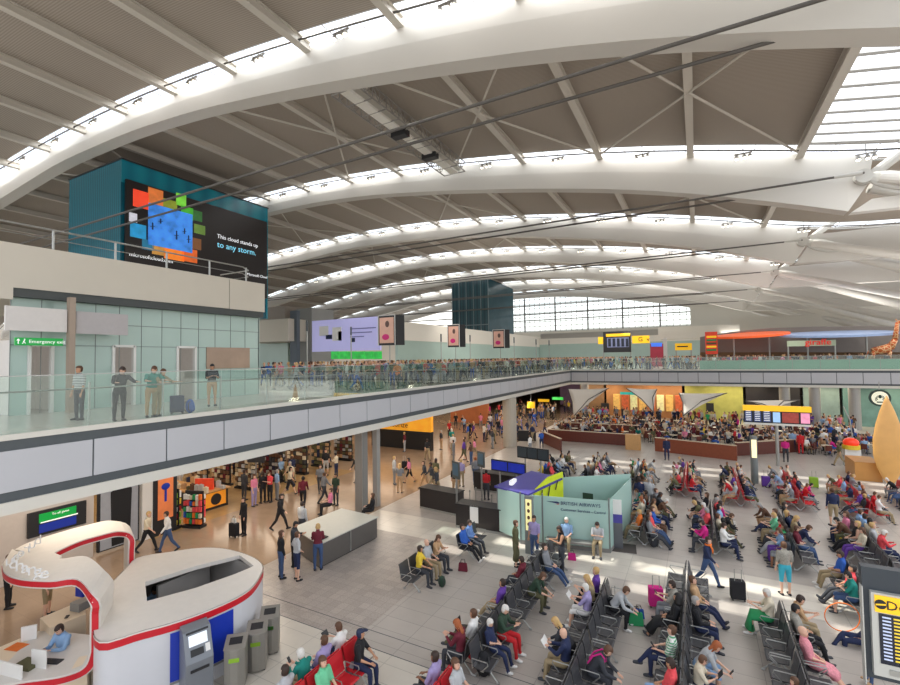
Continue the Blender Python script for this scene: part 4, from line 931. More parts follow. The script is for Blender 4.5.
f = MB(); f.ell((0.08, 0.0, 2.95), (0.01, 0.17, 0.24), 12, 8).prism([(0.07, -0.1), (0.08, -0.1), (0.08, 0.1), (0.07, 0.1)], 2.55, 2.8).add([(0.08, -0.42, 2.5), (0.08, 0.42, 2.5), (0.08, 0.36, 0.2), (0.08, -0.36, 0.2), (0.08, 0.1, 2.7), (0.08, -0.1, 2.7)], [(3, 2, 1, 4, 5, 0)])
f.build('silhouette', mat('black suit print', (22, 22, 26), 0.6), fg)
struct('column_9', MB().box((XL - 0.2, 11.75, 0), (XL + 0.1, 12.2, 4.36)), M_WHITE, 'white pilaster between the silhouette poster and the black shop frame')
bf = empty('shop_totem', (XL, 12.75, 0), label='black framed orange poster beside the shop entrance', cat='poster')
MB().box((-0.2, -0.55, 0), (0.12, 0.55, 3.9)).build('frame', M_DARK, bf); MB().box((0.12, -0.34, 0.7), (0.14, 0.36, 2.6)).build('poster_face', mat('orange purple poster', (214, 120, 70), 0.4, noise=0.4, scale=1.4, emis=0.25), bf)
MB().ell((0.15, 0.0, 2.2), (0.02, 0.2, 0.16), 12, 8).box((0.14, -0.05, 1.5), (0.16, 0.05, 2.1)).build('blue_emblem', M_BLUE, bf)
# shop: counters, goods, shelves -----------------------------------------
GOODS = [cloth(k) for k in ('tan', 'maroon', 'cream', 'navy', 'brown', 'khaki', 'light grey', 'brown', 'charcoal', 'olive')]
M_WOOD = mat('pale wood', (196, 150, 96), 0.45, noise=0.18, scale=9); M_DWOOD = mat('reddish dark wood', (96, 44, 32), 0.4, noise=0.2, scale=6)
sh = empty('shop_counter', (-25.6, 16.3, 0), 0, label='black shop counter with a wooden top and an orange round emblem', cat='counter')
MB().box((-2.6, -1.0, 0), (2.2, 0.6, 0.95)).build('body', M_DARK, sh); MB().box((-2.7, -1.1, 0.95), (2.3, 0.7, 1.02)).build('top', M_WOOD, sh)
MB().box((2.2, -0.75, 0.15), (2.23, 0.45, 0.9)).build('end_panel', mat('orange yellow panel', (236, 150, 40), 0.4, emis=0.2), sh); MB().tube([(2.23, -0.15, 0.52), (2.26, -0.15, 0.52)], 0.3, 20).build('emblem', M_DARK, sh)
rnd = random.Random(3)
gi = 0
for i in range(26):
    x = -27.9 + 5.0 * (i % 13) / 13; y = 15.5 + 1.0 * (i // 13); h = rnd.uniform(0.15, 0.42)
    o = MB().box((-0.11, -0.08, 0), (0.11, 0.08, h)).box((-0.04, -0.03, h), (0.04, 0.03, h + 0.04)).build('product_box', GOODS[rnd.randrange(10)], None); o.location = (x, y, 1.02); o.rotation_euler = (0, 0, rnd.uniform(-.4, .4))
    tag(o, 'small coloured product box on the black shop counter', 'box', 'products on the shop counter')
o = MB().box((-0.5, -0.05, 0), (0.5, 0.05, 0.6)).build('offer_board', mat('orange red board', (222, 70, 40), 0.4, noise=0.3, scale=3, emis=0.15), None); o.location = (-24.0, 15.9, 1.02); o.rotation_euler = (0, 0, 0.5); tag(o, 'orange and red offer board standing on the shop counter', 'sign')
def rack(loc, rz, w, h, n, lab, cols, group=None):
    r = empty('display_rack', loc, rz, label=lab, cat='rack', group=group); MB().box((-w / 2, -0.22, 0), (w / 2, 0.22, 0.12)).box((-w / 2, -0.03, 0.12), (w / 2, 0.03, h)).build('frame', M_DARK, r)
    for k in range(n):
        z = 0.2 + (h - 0.3) * k / n
        for sg_ in (-1, 1):
            g = MB(); m = 6
            for j in range(m):
                x0 = -w / 2 + w * j / m + 0.02; hh = (h / n) * rnd.uniform(0.5, 0.8); g.box((x0, sg_ * 0.12 - 0.05, z), (x0 + w / m - 0.04, sg_ * 0.12 + 0.05, z + hh), rnd.randrange(len(cols)))
            g.build('goods_row', cols, r)
    return r
rack((-21.75, 13.9, 0), 0.3, 1.0, 1.75, 5, 'black display rack of hanging goods at the shop entrance', [cloth(k) for k in ('orange', 'white', 'coral', 'blue', 'green', 'cream')])
rack((-22.6, 13.3, 0), 0.3, 0.8, 1.9, 5, 'second display rack behind the black frame poster', [cloth(k) for k in ('red', 'lime', 'white', 'yellow')])
k = 0
for x in (-30, -27.6, -25.2):
    for y in (19.5, 21.6, 23.7, 26, 28.5):
        rack((x, y, 0), 0 if k % 2 else 0.05, 1.7, 2.0, 6, 'tall shop rack packed with magazines and goods', [GOODS[(k + j) % 10] for j in (0, 2, 5, 6, 7)], 'shop racks'); k += 1
for i in range(5):
    struct('wall_shelf_unit', MB().box((-34, 14 + 6 * i, 0), (-33.6, 19.6 + 6 * i, 3.6)), mat('busy shelf wall', (120, 90, 60), 0.6, noise=0.8, scale=2.2), 'brown wall of stocked shelving at the back of the shops', kind=None) if 0 else None
s_ = empty('offer_sign', gz(256, 500) + Vector((0, 0, 0)), 0.3, label='black hanging shop sign reading 2 FOR', cat='sign')
MB().box((-0.55, -0.03, 2.15), (0.55, 0.03, 3.1)).build('board', M_DARK, s_); MB().tube([(0, 0, 0), (0, 0, 2.2)], 0.03, 6).build('pole', M_POST, s_)
text('2 FOR\n£20', 0.3, frame((-0.45, -0.04, 2.75), (1, 0, 0), (0, 0, 1)), M_SW, s_)
# lit shop fronts along the mall
def lit(name, x0, x1, y, z0, z1, rgb, e, lab, d=0.4):
    o = MB().box((x0, y, z0), (x1, y + d, z1)).build(name, mat(name + str(rgb), rgb, 0.5, noise=0.35, scale=1.3, emis=e), None); tag(o, lab, 'shopfront'); return o
o = lit('amber_shopfront', -27, -20.6, 34.5, 1.6, 3.6, (244, 158, 40), 0.45, 'glowing amber shop front seen past the grey column'); MB().box((-27, 34.4, 0), (-20.6, 34.9, 1.6)).build('counter', M_DARK, o)
text('Accessorize', 0.7, frame((-26.3, 34.36, 2.1), (1, 0, 0), (0, 0, 1)), M_DARK, o)
lit('brown_shopfront', -27, -22, 50, 0.2, 3.8, (170, 100, 60), 0.12, 'orange brown shop front in the middle of the mall')
lit('brown_shopfront', -36, -27.5, 40, 0.2, 3.9, (120, 84, 56), 0.15, 'brown shop front deep in the mall')
lit('purple_shopfront', -20, -16.5, 75, 0.2, 3.9, (110, 84, 100), 0.2, 'dim purple shop front at the far end of the mall')
YB = 65
for i, (x0, x1, rgb, e) in enumerate(((-14.5, -11, (120, 90, 60), .15), (-11, -1.5, (150, 104, 62), .3), (-1.5, 5, (160, 158, 80), .15), (5, 10.5, (30, 26, 28), 0), (10.5, 14, (120, 140, 134), .1), (14, 30, (96, 130, 122), .12))):
    lit('far_shopfront', x0, x1 - 0.3, YB, 0, 4.3, rgb, e, ['brown shop front behind the first white sail', 'glowing food hall front behind the cafe tables', 'yellow green painted wall with frames behind the cafe', 'black shop front behind the row of screens', 'dark entrance behind the standing travellers', 'pale green front behind the round coffee sign'][i])
# food hall shelves and lamps under the far balcony
for i in range(9):
    o = MB().box((-9.9 + 1.05 * i, 63.6, 1.0), (-9.1 + 1.05 * i, 64.2, 3.0)).build('food_shelf', mat('lit food shelf %d' % (i % 3), [(230, 170, 90), (190, 90, 50), (240, 210, 150)][i % 3], 0.5, noise=0.5, scale=4, emis=0.35), None); tag(o, 'lit upright shelf of the food hall behind the cafe tables', 'shelf', 'food hall shelves')
for i, px in enumerate((601, 677, 706)):
    pbox((px, 403), (px + 8, 412), 64.6, 0.2, 'framed_picture', M_DARK, ['small dark screen', 'square framed picture', 'second framed picture'][i] + ' on the wall behind the cafe', 'picture')
o = pbox((620, 392), (640, 395), 63, 0.2, 'teal_sign', emi('teal sign', (40, 160, 150), 0.5), 'teal sign over the food hall', 'sign')
ys = empty('yellow_sign', gy(531, 405, 50), label='small yellow mall sign beyond the round column', cat='sign')
MB().box((-0.45, -0.05, -0.35), (0.45, 0.05, 0.35)).build('board', M_YEL, ys); MB().tube([(0, 0, 0.35), (0, 0, 1.8)], 0.02, 6).build('hanger', M_POST, ys)
o = pbox((538, 399), (549, 402), 62, 0.1, 'yellow_sign', M_YEL, 'long yellow mall sign near the far corner', 'sign')
o = pbox((552, 397), (563, 400), 60, 0.1, 'green_sign', emi('green sign face', (40, 190, 70)), 'green lit sign at the far corner of the mall', 'sign')
# ---------------------------------------------------------------- grey service kiosk with pale top
kk = empty('service_kiosk', (-14.0, 15.4, 0), label='long grey service box with a pale flat top near the standing group', cat='kiosk')
MB().prism([(-1.25, -1.3), (1.0, -2.1), (1.15, 1.3), (-1.05, 1.45)], 0.05, 0.92).build('body', mat('dark grey steel', (104, 100, 96), 0.4, 0.3), kk)
MB().prism([(-1.3, -1.35), (1.05, -2.15), (1.2, 1.35), (-1.1, 1.5)], 0.92, 0.96).build('top', mat('pale grey top', (196, 198, 190), 0.35), kk)
MB().prism([(-1.2, -1.25), (0.95, -2.05), (1.1, 1.25), (-1.0, 1.4)], 0, 0.05).build('plinth', M_DARK, kk)
MB().bar((1.075, -0.4, 0.08), (1.075, -0.4, 0.9), 0.05).build('panel_joint', M_POST, kk)
MB().box((0.3, -1.85, 0.96), (0.85, -1.45, 1.0)).build('keyboard', M_DARK, kk)
# ---------------------------------------------------------------- travel money pod
ZR = 1.8
outer_px = [(97, 640), (140, 631), (180, 620), (222, 604), (248, 590), (260, 575), (262, 565), (250, 556), (225, 549), (200, 548), (170, 552), (140, 557), (128, 566), (100, 600)]
P3 = [gz(x, y, ZR) for x, y in outer_px]
def smooth_loop(pts, n=6):
    out = []; N = len(pts)
    for i in range(N):
        p0, p1, p2, p3 = (pts[(i + k - 1) % N] for k in range(4))
        for j in range(n):
            t = j / n; out.append(0.5 * ((2 * p1) + (p2 - p0) * t + (2 * p0 - 5 * p1 + 4 * p2 - p3) * t * t + (3 * p1 - p0 - 3 * p2 + p3) * t ** 3))
    return out
OL = smooth_loop(P3, 5); inner_px = [(146, 582), (160, 597), (195, 586), (232, 575), (256, 568), (246, 556), (235, 556), (195, 566)]
inner_px = [(145, 582), (147, 601), (195, 588), (235, 574), (254, 566), (240, 555), (195, 566)]
IL = [gz(x, y, ZR) for x, y in inner_px]
def resample(pts, n, c):
    """points on the loop at equal angles about c"""
    out = []; N = len(pts)
    for k in range(n):
        a = 2 * PI * k / n; d = Vector((math.cos(a), math.sin(a)))
        best = None
        for i in range(N):
            p = Vector(pts[i][:2]) - c; q_ = Vector(pts[(i + 1) % N][:2]) - c; e = q_ - p
            den = d.x * e.y - d.y * e.x
            if abs(den) < 1e-9: continue
            t = (p.x * e.y - p.y * e.x) / den; u_ = (p.x * d.y - p.y * d.x) / den
            if t > 0 and -1e-6 <= u_ <= 1 + 1e-6 and (best is None or t > best): best = t
        out.append(c + d * (best or 0.5))
    return out
cen = Vector(((gz(195, 578, ZR)).x, (gz(195, 578, ZR)).y))
N_ = 96; A = resample(OL, N_, cen); B = resample(IL, N_, cen)
pod = empty('money_exchange_pod', (cen.x, cen.y, 0), label='white oval currency pod with a red stripe, open roof and blue panel', cat='kiosk')
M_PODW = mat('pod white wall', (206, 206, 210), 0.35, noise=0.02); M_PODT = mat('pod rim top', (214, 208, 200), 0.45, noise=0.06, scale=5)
def ringw(pa, z0, z1, off=0.0):
    return [[(p.x - cen.x + (p - cen).normalized().x * off, p.y - cen.y + (p - cen).normalized().y * off, z) for z in (z0, z1)] for p in pa + [pa[0]]]
w = MB(); w.grid(ringw(A, 0, ZR - 0.2)); w.build('wall', M_PODW, pod, smooth=True)
w = MB(); w.grid(ringw(A, ZR - 0.2, ZR - 0.04, 0.02)); w.build('red_band', M_RED, pod, smooth=True)
w = MB(); w.grid([[(a.x - cen.x, a.y - cen.y, ZR), (b.x - cen.x, b.y - cen.y, ZR)] for a, b in zip(A + [A[0]], B + [B[0]])]); w.grid(ringw(A, ZR - 0.04, ZR, 0.02)); w.grid(ringw(B, ZR - 0.12, ZR), flip=True)
w.grid([[(a.x - cen.x, a.y - cen.y, ZR - .12), (b.x - cen.x, b.y - cen.y, ZR - .12)] for a, b in zip(A + [A[0]], B + [B[0]])], flip=True)
w.build('rim', M_PODT, pod)
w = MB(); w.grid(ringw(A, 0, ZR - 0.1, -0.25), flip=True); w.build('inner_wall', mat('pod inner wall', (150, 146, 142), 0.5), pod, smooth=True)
# inner desk, chairs and clutter
w = MB(); ds = gz(235, 566, 0.8) ; 
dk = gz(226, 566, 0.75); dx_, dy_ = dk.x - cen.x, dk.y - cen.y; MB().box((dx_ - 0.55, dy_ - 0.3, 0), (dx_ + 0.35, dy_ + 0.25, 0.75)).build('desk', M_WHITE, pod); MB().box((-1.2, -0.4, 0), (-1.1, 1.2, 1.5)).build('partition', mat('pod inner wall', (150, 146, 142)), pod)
MB().box((dx_ - 0.5, dy_ - 0.2, 0.75), (dx_ - 0.15, dy_ + 0.1, 1.0)).build('equipment', M_DARK, pod); MB().ell((dx_ + 0.1, dy_, 0.84), (0.16, 0.14, 0.12), 8, 5).build('green_folder', cloth('dark green'), pod)
MB().box((0.3, -0.7, 0.4), (0.8, -0.3, 0.5)).box((0.3, -0.75, 0.5), (0.8, -0.68, 1.05)).cyl((0.55, -0.5, 0), 0.05, 0.4).build('office_chair', M_DARK, pod)
# blue panel and ATM on the pod wall
def wall_pt(px, py): # outward wall position under rim pixel
    p = gz(px, py, ZR); return Vector((p.x, p.y))
Awp = [a for a in A]
def nearest(v): return min(range(N_), key=lambda i: (A[i] - v).length)
i0, i1 = nearest(wall_pt(172, 623)), nearest(wall_pt(234, 599))
rng = list(range(i0, i1 + 1)) if i0 < i1 else list(range(i0, i1 + N_ + 1))
if len(rng) > 50: rng = list(range(i1, i0 + 1))
M = MB(); M.grid([[(A[i % N_].x - cen.x + (A[i % N_] - cen).normalized().x * 0.03, A[i % N_].y - cen.y + (A[i % N_] - cen).normalized().y * 0.03, z) for z in (0.42, 1.56)] for i in rng]); M.build('blue_panel', M_BLUE, pod)
M = MB()
for z0, z1 in ((0.36, 0.42), ): M.grid([[(A[i % N_].x - cen.x + (A[i % N_] - cen).normalized().x * 0.04, A[i % N_].y - cen.y + (A[i % N_] - cen).normalized().y * 0.04, z) for z in (z0, z1)] for i in rng])
M.build('panel_frame', M_COLG, pod)
atp = wall_pt(192, 615); n_ = (Vector((-10.2, 5.6)) - atp); i2 = nearest(atp); tn = (A[(i2 + 1) % N_] - A[i2 - 1]).normalized(); nn = Vector((tn.y, -tn.x)); nn = nn if nn.dot(A[i2] - cen) > 0 else -nn
rz = math.atan2(nn.y, nn.x) + PI / 2
at = empty('cash_machine', (A[i2].x + nn.x * 0.32, A[i2].y + nn.y * 0.32, 0), rz, label='grey cash machine standing in front of the blue pod panel', cat='cash machine')
M_ATM = mat('atm grey', (122, 126, 132), 0.4, 0.3)
b = MB(); b.prism([(-0.3, -0.28), (0.3, -0.28), (0.3, 0.28), (-0.3, 0.28)], 0, 1.0); b.add([(-.3, -.28, 1.0), (.3, -.28, 1.0), (.3, -.02, 1.62), (-.3, -.02, 1.62), (-.3, .28, 1.0), (.3, .28, 1.0), (.3, .28, 1.68), (-.3, .28, 1.68)], [(0, 1, 2, 3), (3, 2, 6, 7), (0, 3, 7, 4), (1, 5, 6, 2), (4, 7, 6, 5)])
b.build('body', M_ATM, at, bevel=0.015)
def face(x0, x1, t0, t1, m, nm, o=0.012):
    P = lambda x, t: (x, -0.28 + 0.26 * t - o, 1.0 + 0.62 * t + o * 0.4)
    MB().add([P(x0, t0), P(x1, t0), P(x1, t1), P(x0, t1)], [(0, 1, 2, 3)]).build(nm, m, at, solid=0.01)
face(-0.2, 0.2, 0.5, 0.85, mat('lit screen', (220, 226, 232), 0.2, emis=0.4), 'screen'); face(-0.18, 0.1, 0.18, 0.4, M_DARK, 'keypad'); face(-0.24, 0.24, 0.9, 0.97, M_DARK, 'header'); face(0.14, 0.24, 0.2, 0.45, M_WHITE, 'card_slot')
MB().box((-0.2, -0.3, 0.78), (0.2, -0.27, 0.84)).build('cash_tray', M_DARK, at)
# bins
bp = None
for i, (px, py) in enumerate(((236, 684), (257, 667), (270, 650))):
    p = gz(px, py)
    if bp is None:
        bp = empty('recycling_bin', (0, 0, 0), cat='bin')
        b = MB(); b.prism([(-0.24 + 0.0, -0.2), (-0.08, -0.27), (0.08, -0.27), (0.24, -0.2), (0.24, 0.2), (-0.24, 0.2)], 0.04, 0.98); b.build('body', M_STEEL, bp, bevel=0.01)
        MB().prism([(-0.22, -0.18), (0.22, -0.18), (0.22, 0.18), (-0.22, 0.18)], 0, 0.04).build('plinth', M_DARK, bp)
        MB().add([(-0.25, -0.24, 0.98), (0.25, -0.24, 0.98), (0.25, 0.21, 1.12), (-0.25, 0.21, 1.12), (-0.25, 0.21, 0.98), (0.25, 0.21, 0.98)], [(0, 1, 2, 3), (2, 5, 4, 3), (0, 3, 4), (1, 5, 2), (0, 4, 5, 1)]).build('lid', M_STEEL, bp)
        MB().add([(-0.15, -0.1, 1.03), (0.15, -0.1, 1.03), (0.15, 0.1, 1.092), (-0.15, 0.1, 1.092)], [(0, 1, 2, 3)]).build('opening', M_DARK, bp, solid=0.01)
        b = bp
    else: b = copy_tree(bp)
    MB().box((-0.12, -0.275, 0.68), (0.12, -0.27, 0.78)).build('sticker', [cloth('lime'), cloth('lime'), cloth('green')][i], b)
    b.location = p; b.rotation_euler = (0, 0, 0.75); b['label'] = ['nearest of the steel bins by the pod, next to the cash machine', 'middle steel recycling bin of the three by the pod', 'farthest steel recycling bin, at the rounded pod corner'][i]; b['group'] = 'steel bins by the pod'
# ---------------------------------------------------------------- ribbon shaped counter
def rail(px): return [gz(x, y, z) for x, y, z in px]
def spline(pts, n=5):
    out = []; N = len(pts)
    for i in range(N - 1):
        p0, p1, p2, p3 = pts[max(i - 1, 0)], pts[i], pts[i + 1], pts[min(i + 2, N - 1)]
        for j in range(n):
            t = j / n; out.append(0.5 * ((2 * p1) + (p2 - p0) * t + (2 * p0 - 5 * p1 + 4 * p2 - p3) * t * t + (3 * p1 - p0 - 3 * p2 + p3) * t ** 3))
    return out + [pts[-1]]
rb = empty('exchange_counter', (0, 0, 0), label='white looping ribbon counter with a red stripe and a clerk inside', cat='counter')
ZC = 2.5
qx = gz(90, 600, ZC)
def vd(q, py):   # height of the vertical through q seen at row py
    lo, hi = 0.0, ZC
    for _ in range(30):
        m_ = (lo + hi) / 2
        if proj((q.x, q.y, m_))[1] > py: lo = m_
        else: hi = m_
    return lo
def down(q, rows): return [Vector((q.x + dx, q.y, vd(q, py))) for dx, py in rows]
Fo = [gz(2, 572, ZC), gz(5, 581, ZC), gz(20, 587, ZC), gz(50, 589, ZC), gz(76, 587, ZC)] + [Vector((qx.x - 0.02, qx.y, ZC - 0.1)), Vector((qx.x, qx.y, vd(qx, 615))), Vector((qx.x, qx.y, vd(qx, 640))), Vector((qx.x - 0.02, qx.y, vd(qx, 655))), gz(82, 668, 0.95), gz(60, 676, 0.95), gz(20, 682, 0.95), gz(-20, 690, 0.95)]
qi = gz(104, 578, ZC)
Fi = [gz(12, 556, ZC), gz(22, 560, ZC), gz(42, 566, ZC), gz(62, 566, ZC), gz(86, 564, ZC)] + [Vector((qi.x - 0.02, qi.y, ZC - 0.1)), Vector((qi.x, qi.y, ZC - 0.5)), Vector((qi.x, qi.y, 1.4)), Vector((qi.x - 0.02, qi.y, 1.05)), Vector((qi.x - 0.25, qi.y + .05, 0.95)), Vector((qi.x - 0.7, qi.y - .1, 0.95)), Vector((qi.x - 1.3, qi.y - .3, 0.95)), Vector((qi.x - 2.0, qi.y - .6, 0.95))]
def strip2(o_, i_, nm, th=0.16, band=0.0):
    o_ = spline(o_); i_ = spline(i_); n = len(o_); mb = MB(); rowsA = []; low = []
    for k in range(n):
        t = (o_[min(k + 1, n - 1)] - o_[max(k - 1, 0)]).normalized(); wv = (i_[k] - o_[k]).normalized(); nr_ = t.cross(wv).normalized()
        low.append((o_[k] , i_[k], i_[k] - nr_ * th, o_[k] - nr_ * th, o_[k], nr_, wv))
    rowsA = [[tuple(v) for v in L_[:5]] for L_ in low]; mb.grid(rowsA); e = MB()
    mb.build(nm, M_PODT, rb, smooth=False)
    rbm = MB(); rbm.grid([[tuple(L_[0] - L_[5] * (th * 0.2) - L_[6] * 0.012), tuple(L_[0] - L_[5] * (th * 0.85) - L_[6] * 0.012)] for L_ in low]); rbm.build('red_stripe', M_RED, rb, solid=0.008)
strip2(Fo, Fi, 'front_ribbon', -0.2)
qb = gz(128, 538, ZC)
Bi = [gz(50, 562, ZC), gz(60, 556, ZC), gz(80, 547, ZC), gz(100, 541, ZC), gz(117, 537, ZC), Vector((qb.x - .02, qb.y, ZC - 0.06)), Vector((qb.x, qb.y, ZC - 0.5)), Vector((qb.x, qb.y, 1.2)), Vector((qb.x, qb.y, 0.2))]
qc = gz(124, 528, ZC)
Bo = [gz(14, 556, ZC), gz(30, 548, ZC), gz(60, 538, ZC), gz(85, 531, ZC), gz(108, 526, ZC), Vector((qc.x - .02, qc.y, ZC - 0.06)), Vector((qc.x, qc.y, ZC - 0.5)), Vector((qc.x, qc.y, 1.2)), Vector((qc.x, qc.y, 0.2))]
strip2(Bi, Bo, 'back_ribbon', -0.18)
MB().add([tuple(gz(x, y, ZC + 0.19)) for x, y in ((62, 556), (40, 546), (18, 551), (6, 564), (14, 574), (46, 572))], [(0, 1, 2, 3, 4, 5)]).build('canopy_web', M_PODT, rb, solid=0.1)
# letters on the canopy
M_LET = mat('silver letters', (226, 226, 226), 0.3, 0.1)
def curved_text(s, px0, px1, z, size, mirror=False):
    n = len(s)
    for i, ch in enumerate(s):
        t = i / max(1, n - 1); x = px0[0] + (px1[0] - px0[0]) * t; y = px0[1] + (px1[1] - px0[1]) * t
        p = gz(x, y, z); p2 = gz(x + (px1[0] - px0[0]) * 0.05, y + (px1[1] - px0[1]) * 0.05, z); r = Vector((-p.y, p.x, 0)) * (-1 if not mirror else 1)
        text(ch, size, frame(p + Vector((0, 0, size * 0.45)), r, (0, 0, 1)), M_LET, rb, 'letter', 0.02)
curved_text('change', (8, 572), (39, 582), ZC + 0.2, 0.4)
curved_text('uɐǝɹnq'[::1] if 0 else 'uaerub', (14, 566), (42, 545), ZC + 0.2, 0.36, True)
# counter interior
ci = empty('cashier_desk', (0, 0, 0), label='cream cashier desk inside the ribbon counter, strewn with papers', cat='desk')
cp = [gz(x, y, 0.95) for x, y in ((-20, 690), (60, 673), (88, 662), (92, 654), (60, 660), (48, 656), (46, 646), (40, 632), (34, 632), (-20, 655))]
MB().prism([(p.x, p.y) for p in cp], 0.88, 0.94).build('worktop', mat('cream worktop', (226, 206, 178), 0.4, noise=0.03), ci)
b1 = [gz(x, y, 1.15) for x, y in ((40, 618), (50, 628), (86, 614), (84, 601), (76, 603))]
MB().prism([(p.x, p.y) for p in b1], 0, 1.15).build('cabinet', mat('cream worktop', (226, 206, 178)), ci)
cp2 = [(p.x, p.y) for p in cp]; MB().prism([(x * 0.98 + cp2[4][0] * 0.02, y * 0.98 + cp2[4][1] * 0.02) for x, y in cp2], 0, 0.88).build('plinth', mat('cream worktop', (226, 206, 178)), ci)
def desk_item(name, px, py, z, size, m, lab, cat, rz=0.5):
    p = gz(px, py, z); o = MB().box((-size[0] / 2, -size[1] / 2, 0), (size[0] / 2, size[1] / 2, size[2])).build(name, m, None, bevel=0.004); o.location = (p.x, p.y, z); o.rotation_euler = (0, 0, rz); return tag(o, lab, cat)
desk_item('document_holder', 39, 668, 0.945, (0.42, 0.03, 0.42), M_WHITE, 'white upright document holder on the cashier desk', 'holder', 0.3)
desk_item('cash_tray', 28, 666, 0.945, (0.5, 0.35, 0.08), cloth('olive'), 'dark cash tray behind the upright document holder', 'tray', 0.3)
desk_item('keyboard', 52, 662, 0.945, (0.45, 0.18, 0.03), M_DARK, 'black keyboard in front of the clerk', 'keyboard', 0.4)
desk_item('leaflet_stand', 29, 640, 0.945, (0.32, 0.04, 0.36), M_WHITE, 'small white leaflet stand at the back of the cashier desk', 'stand', 0.9)
desk_item('orange_leaflet', 17, 647, 0.945, (0.4, 0.3, 0.01), cloth('orange'), 'orange leaflet lying on the cashier desk', 'leaflet', 0.3)
desk_item('low_screen_panel', 8, 676, 0.945, (0.9, 0.04, 0.3), M_WHITE, 'low white panel at the left corner of the cashier desk', 'panel', 0.2)
desk_item('money_counter', 80, 609, 1.155, (0.35, 0.3, 0.22), M_COLG, 'grey money counting machine on the cream cabinet', 'machine', 0.2)
desk_item('mobile_phone', 67, 617, 1.155, (0.08, 0.15, 0.02), M_DARK, 'black phone lying on the cream cabinet', 'phone', 0.9)
desk_item('blue_leaflet_box', 81, 596, 1.155, (0.3, 0.12, 0.4), M_BLUE, 'blue leaflet box standing on the cream cabinet', 'box', 0.2)
# ---------------------------------------------------------------- help desks
def desk(name, p0, p1, lab, papers):
    a = gz(*p0); b2 = gz(*p1); d = (b2 - a); L_ = d.length; rz = math.atan2(d.y, d.x); r = empty(name, a, rz, label=lab, cat='desk')
    MB().box((0, 0, 0.1), (L_, 0.75, 1.08)).build('body', mat('dark brown panel', (40, 34, 34), 0.35, noise=0.1), r); MB().box((0, -0.02, 0), (L_, 0.7, 0.1)).build('plinth', M_POST, r)
    MB().box((-0.03, -0.05, 1.08), (L_ + 0.03, 0.8, 1.12)).build('top', M_DARK, r)
    for x in papers: MB().box((x, -0.03, 0.35), (x + 0.42, -0.015, 1.12)).build('notice', M_WHITE, r)
    return r
desk('help_desk', (456, 527), (521, 538), 'dark help desk with two white notices, nearest the glass booth', [0.75, 2.3])
desk('help_desk', (420, 508), (456, 516), 'dark help desk without notices, left of the noticed one', [])
desk('queue_counter', (474, 490), (524, 497), 'dark counter behind the help desks', [])
for i, (px, py, zt_) in enumerate(((457, 502, 0), (482, 487, 0))):
    p = gz(px, py + 14 - 14 * 0 , 0); r = empty('screen_pole', p, -0.5, label=['front grey information screen on a steel pole by the help desks', 'rear grey information screen on a steel pole by the help desks'][i], cat='screen', group='information screens on poles')
    MB().tube([(0, 0, 0), (0, 0, 2.3)], 0.05, 8).build('pole', M_POST, r); MB().box((-0.3, -0.06, 1.9), (0.3, 0.02, 2.75)).build('casing', M_DPOST, r); MB().box((-0.24, -0.07, 2.05), (0.24, -0.06, 2.65)).build('screen_face', mat('screen blue grey', (70, 96, 112), 0.3, emis=0.1), r)
def screen_row(name, p0, p1, z, h, n, m, lab, poles=2):
    a = gz(*p0, z); b2 = gz(*p1, z); d = b2 - a; L_ = d.length; rz = math.atan2(d.y, d.x); r = empty(name, (a.x, a.y, 0), rz, label=lab, cat='screen')
    MB().box((0, 0, z - h), (L_, 0.12, z)).build('casing', M_DARK, r)
    for i in range(n):
        x0 = L_ * i / n + 0.04; x1 = L_ * (i + 1) / n - 0.04; MB().box((x0, -0.02, z - h + 0.08), (x1, 0, z - 0.06)).build('screen_face', m[i % len(m)], r)
    for i in range(poles): x = L_ * (i + 0.5) / poles; MB().tube([(x, 0.06, 0), (x, 0.06, z - h)], 0.05, 8).build('pole', M_POST, r)
    return r
sb = screen_row('blue_screens', (491, 459), (525, 464), 2.3, 0.62, 2, [mat('blue red screen', (28, 44, 150), 0.3, noise=0.3, scale=3, emis=0.4)], 'pair of glowing blue screens above the help desks')
screen_row('grey_screens', (517, 446), (548, 450), 2.5, 0.7, 3, [mat('screen slate', (60, 70, 76), 0.3)], 'row of dark slate screens behind the glass booth')
for i, (px, py) in enumerate(((462, 505), (470, 503), (492, 508), (511, 500), (530, 495), (535, 493), (476, 500), (482, 512))):
    o = MB().tube([(0, 0, 0), (0, 0, 0.03)], 0.17, 14).tube([(0, 0, 0.03), (0, 0, 0.98)], 0.028, 8).cyl((0, 0, 0.9), 0.045, 0.1, 10).build('barrier_post', M_POST, None); o.location = gz(px, py + 6); tag(o, 'steel queue barrier post by the help desks', 'post', 'queue posts by the help desks')
# ---------------------------------------------------------------- customer services glass booth
M_BOOTH = glass_mat('booth frosted glass', (190, 222, 212), 0.35, 0.05, 0.75)
bo = empty('service_booth', (-6.9, 19.0, 0), label='pale green glass airline customer services booth with a purple roof', cat='booth')
def lp(px, py, z): p = gz(px, py, z); return (p.x + 6.9, p.y - 19.0)
fA = Vector((0, 0)); fB = Vector((3.55, 0.7)); fC = Vector((3.9, 4.8)); fD = Vector((-1.4, 4.4)); fE = Vector((-1.3, 0.6))
def gl_wall(a, b2, z0, z1, nm='glass_wall', m=M_BOOTH, par=bo, t=0.03):
    MB().bar((a.x, a.y, (z0 + z1) / 2), (b2.x, b2.y, (z0 + z1) / 2), t, z1 - z0).build(nm, m, par)
H1 = 2.1
fA2 = fA + (fB - fA) * 0.26
gl_wall(fA, fA2, 0.15, H1); gl_wall(fA2, fB, 0.15, H1); gl_wall(fB, fC, 0.15, H1); gl_wall(fA + Vector((0.9, 2.6)), fC, 0.15, 2.3); gl_wall(fE, fA, 0.15, 2.1)
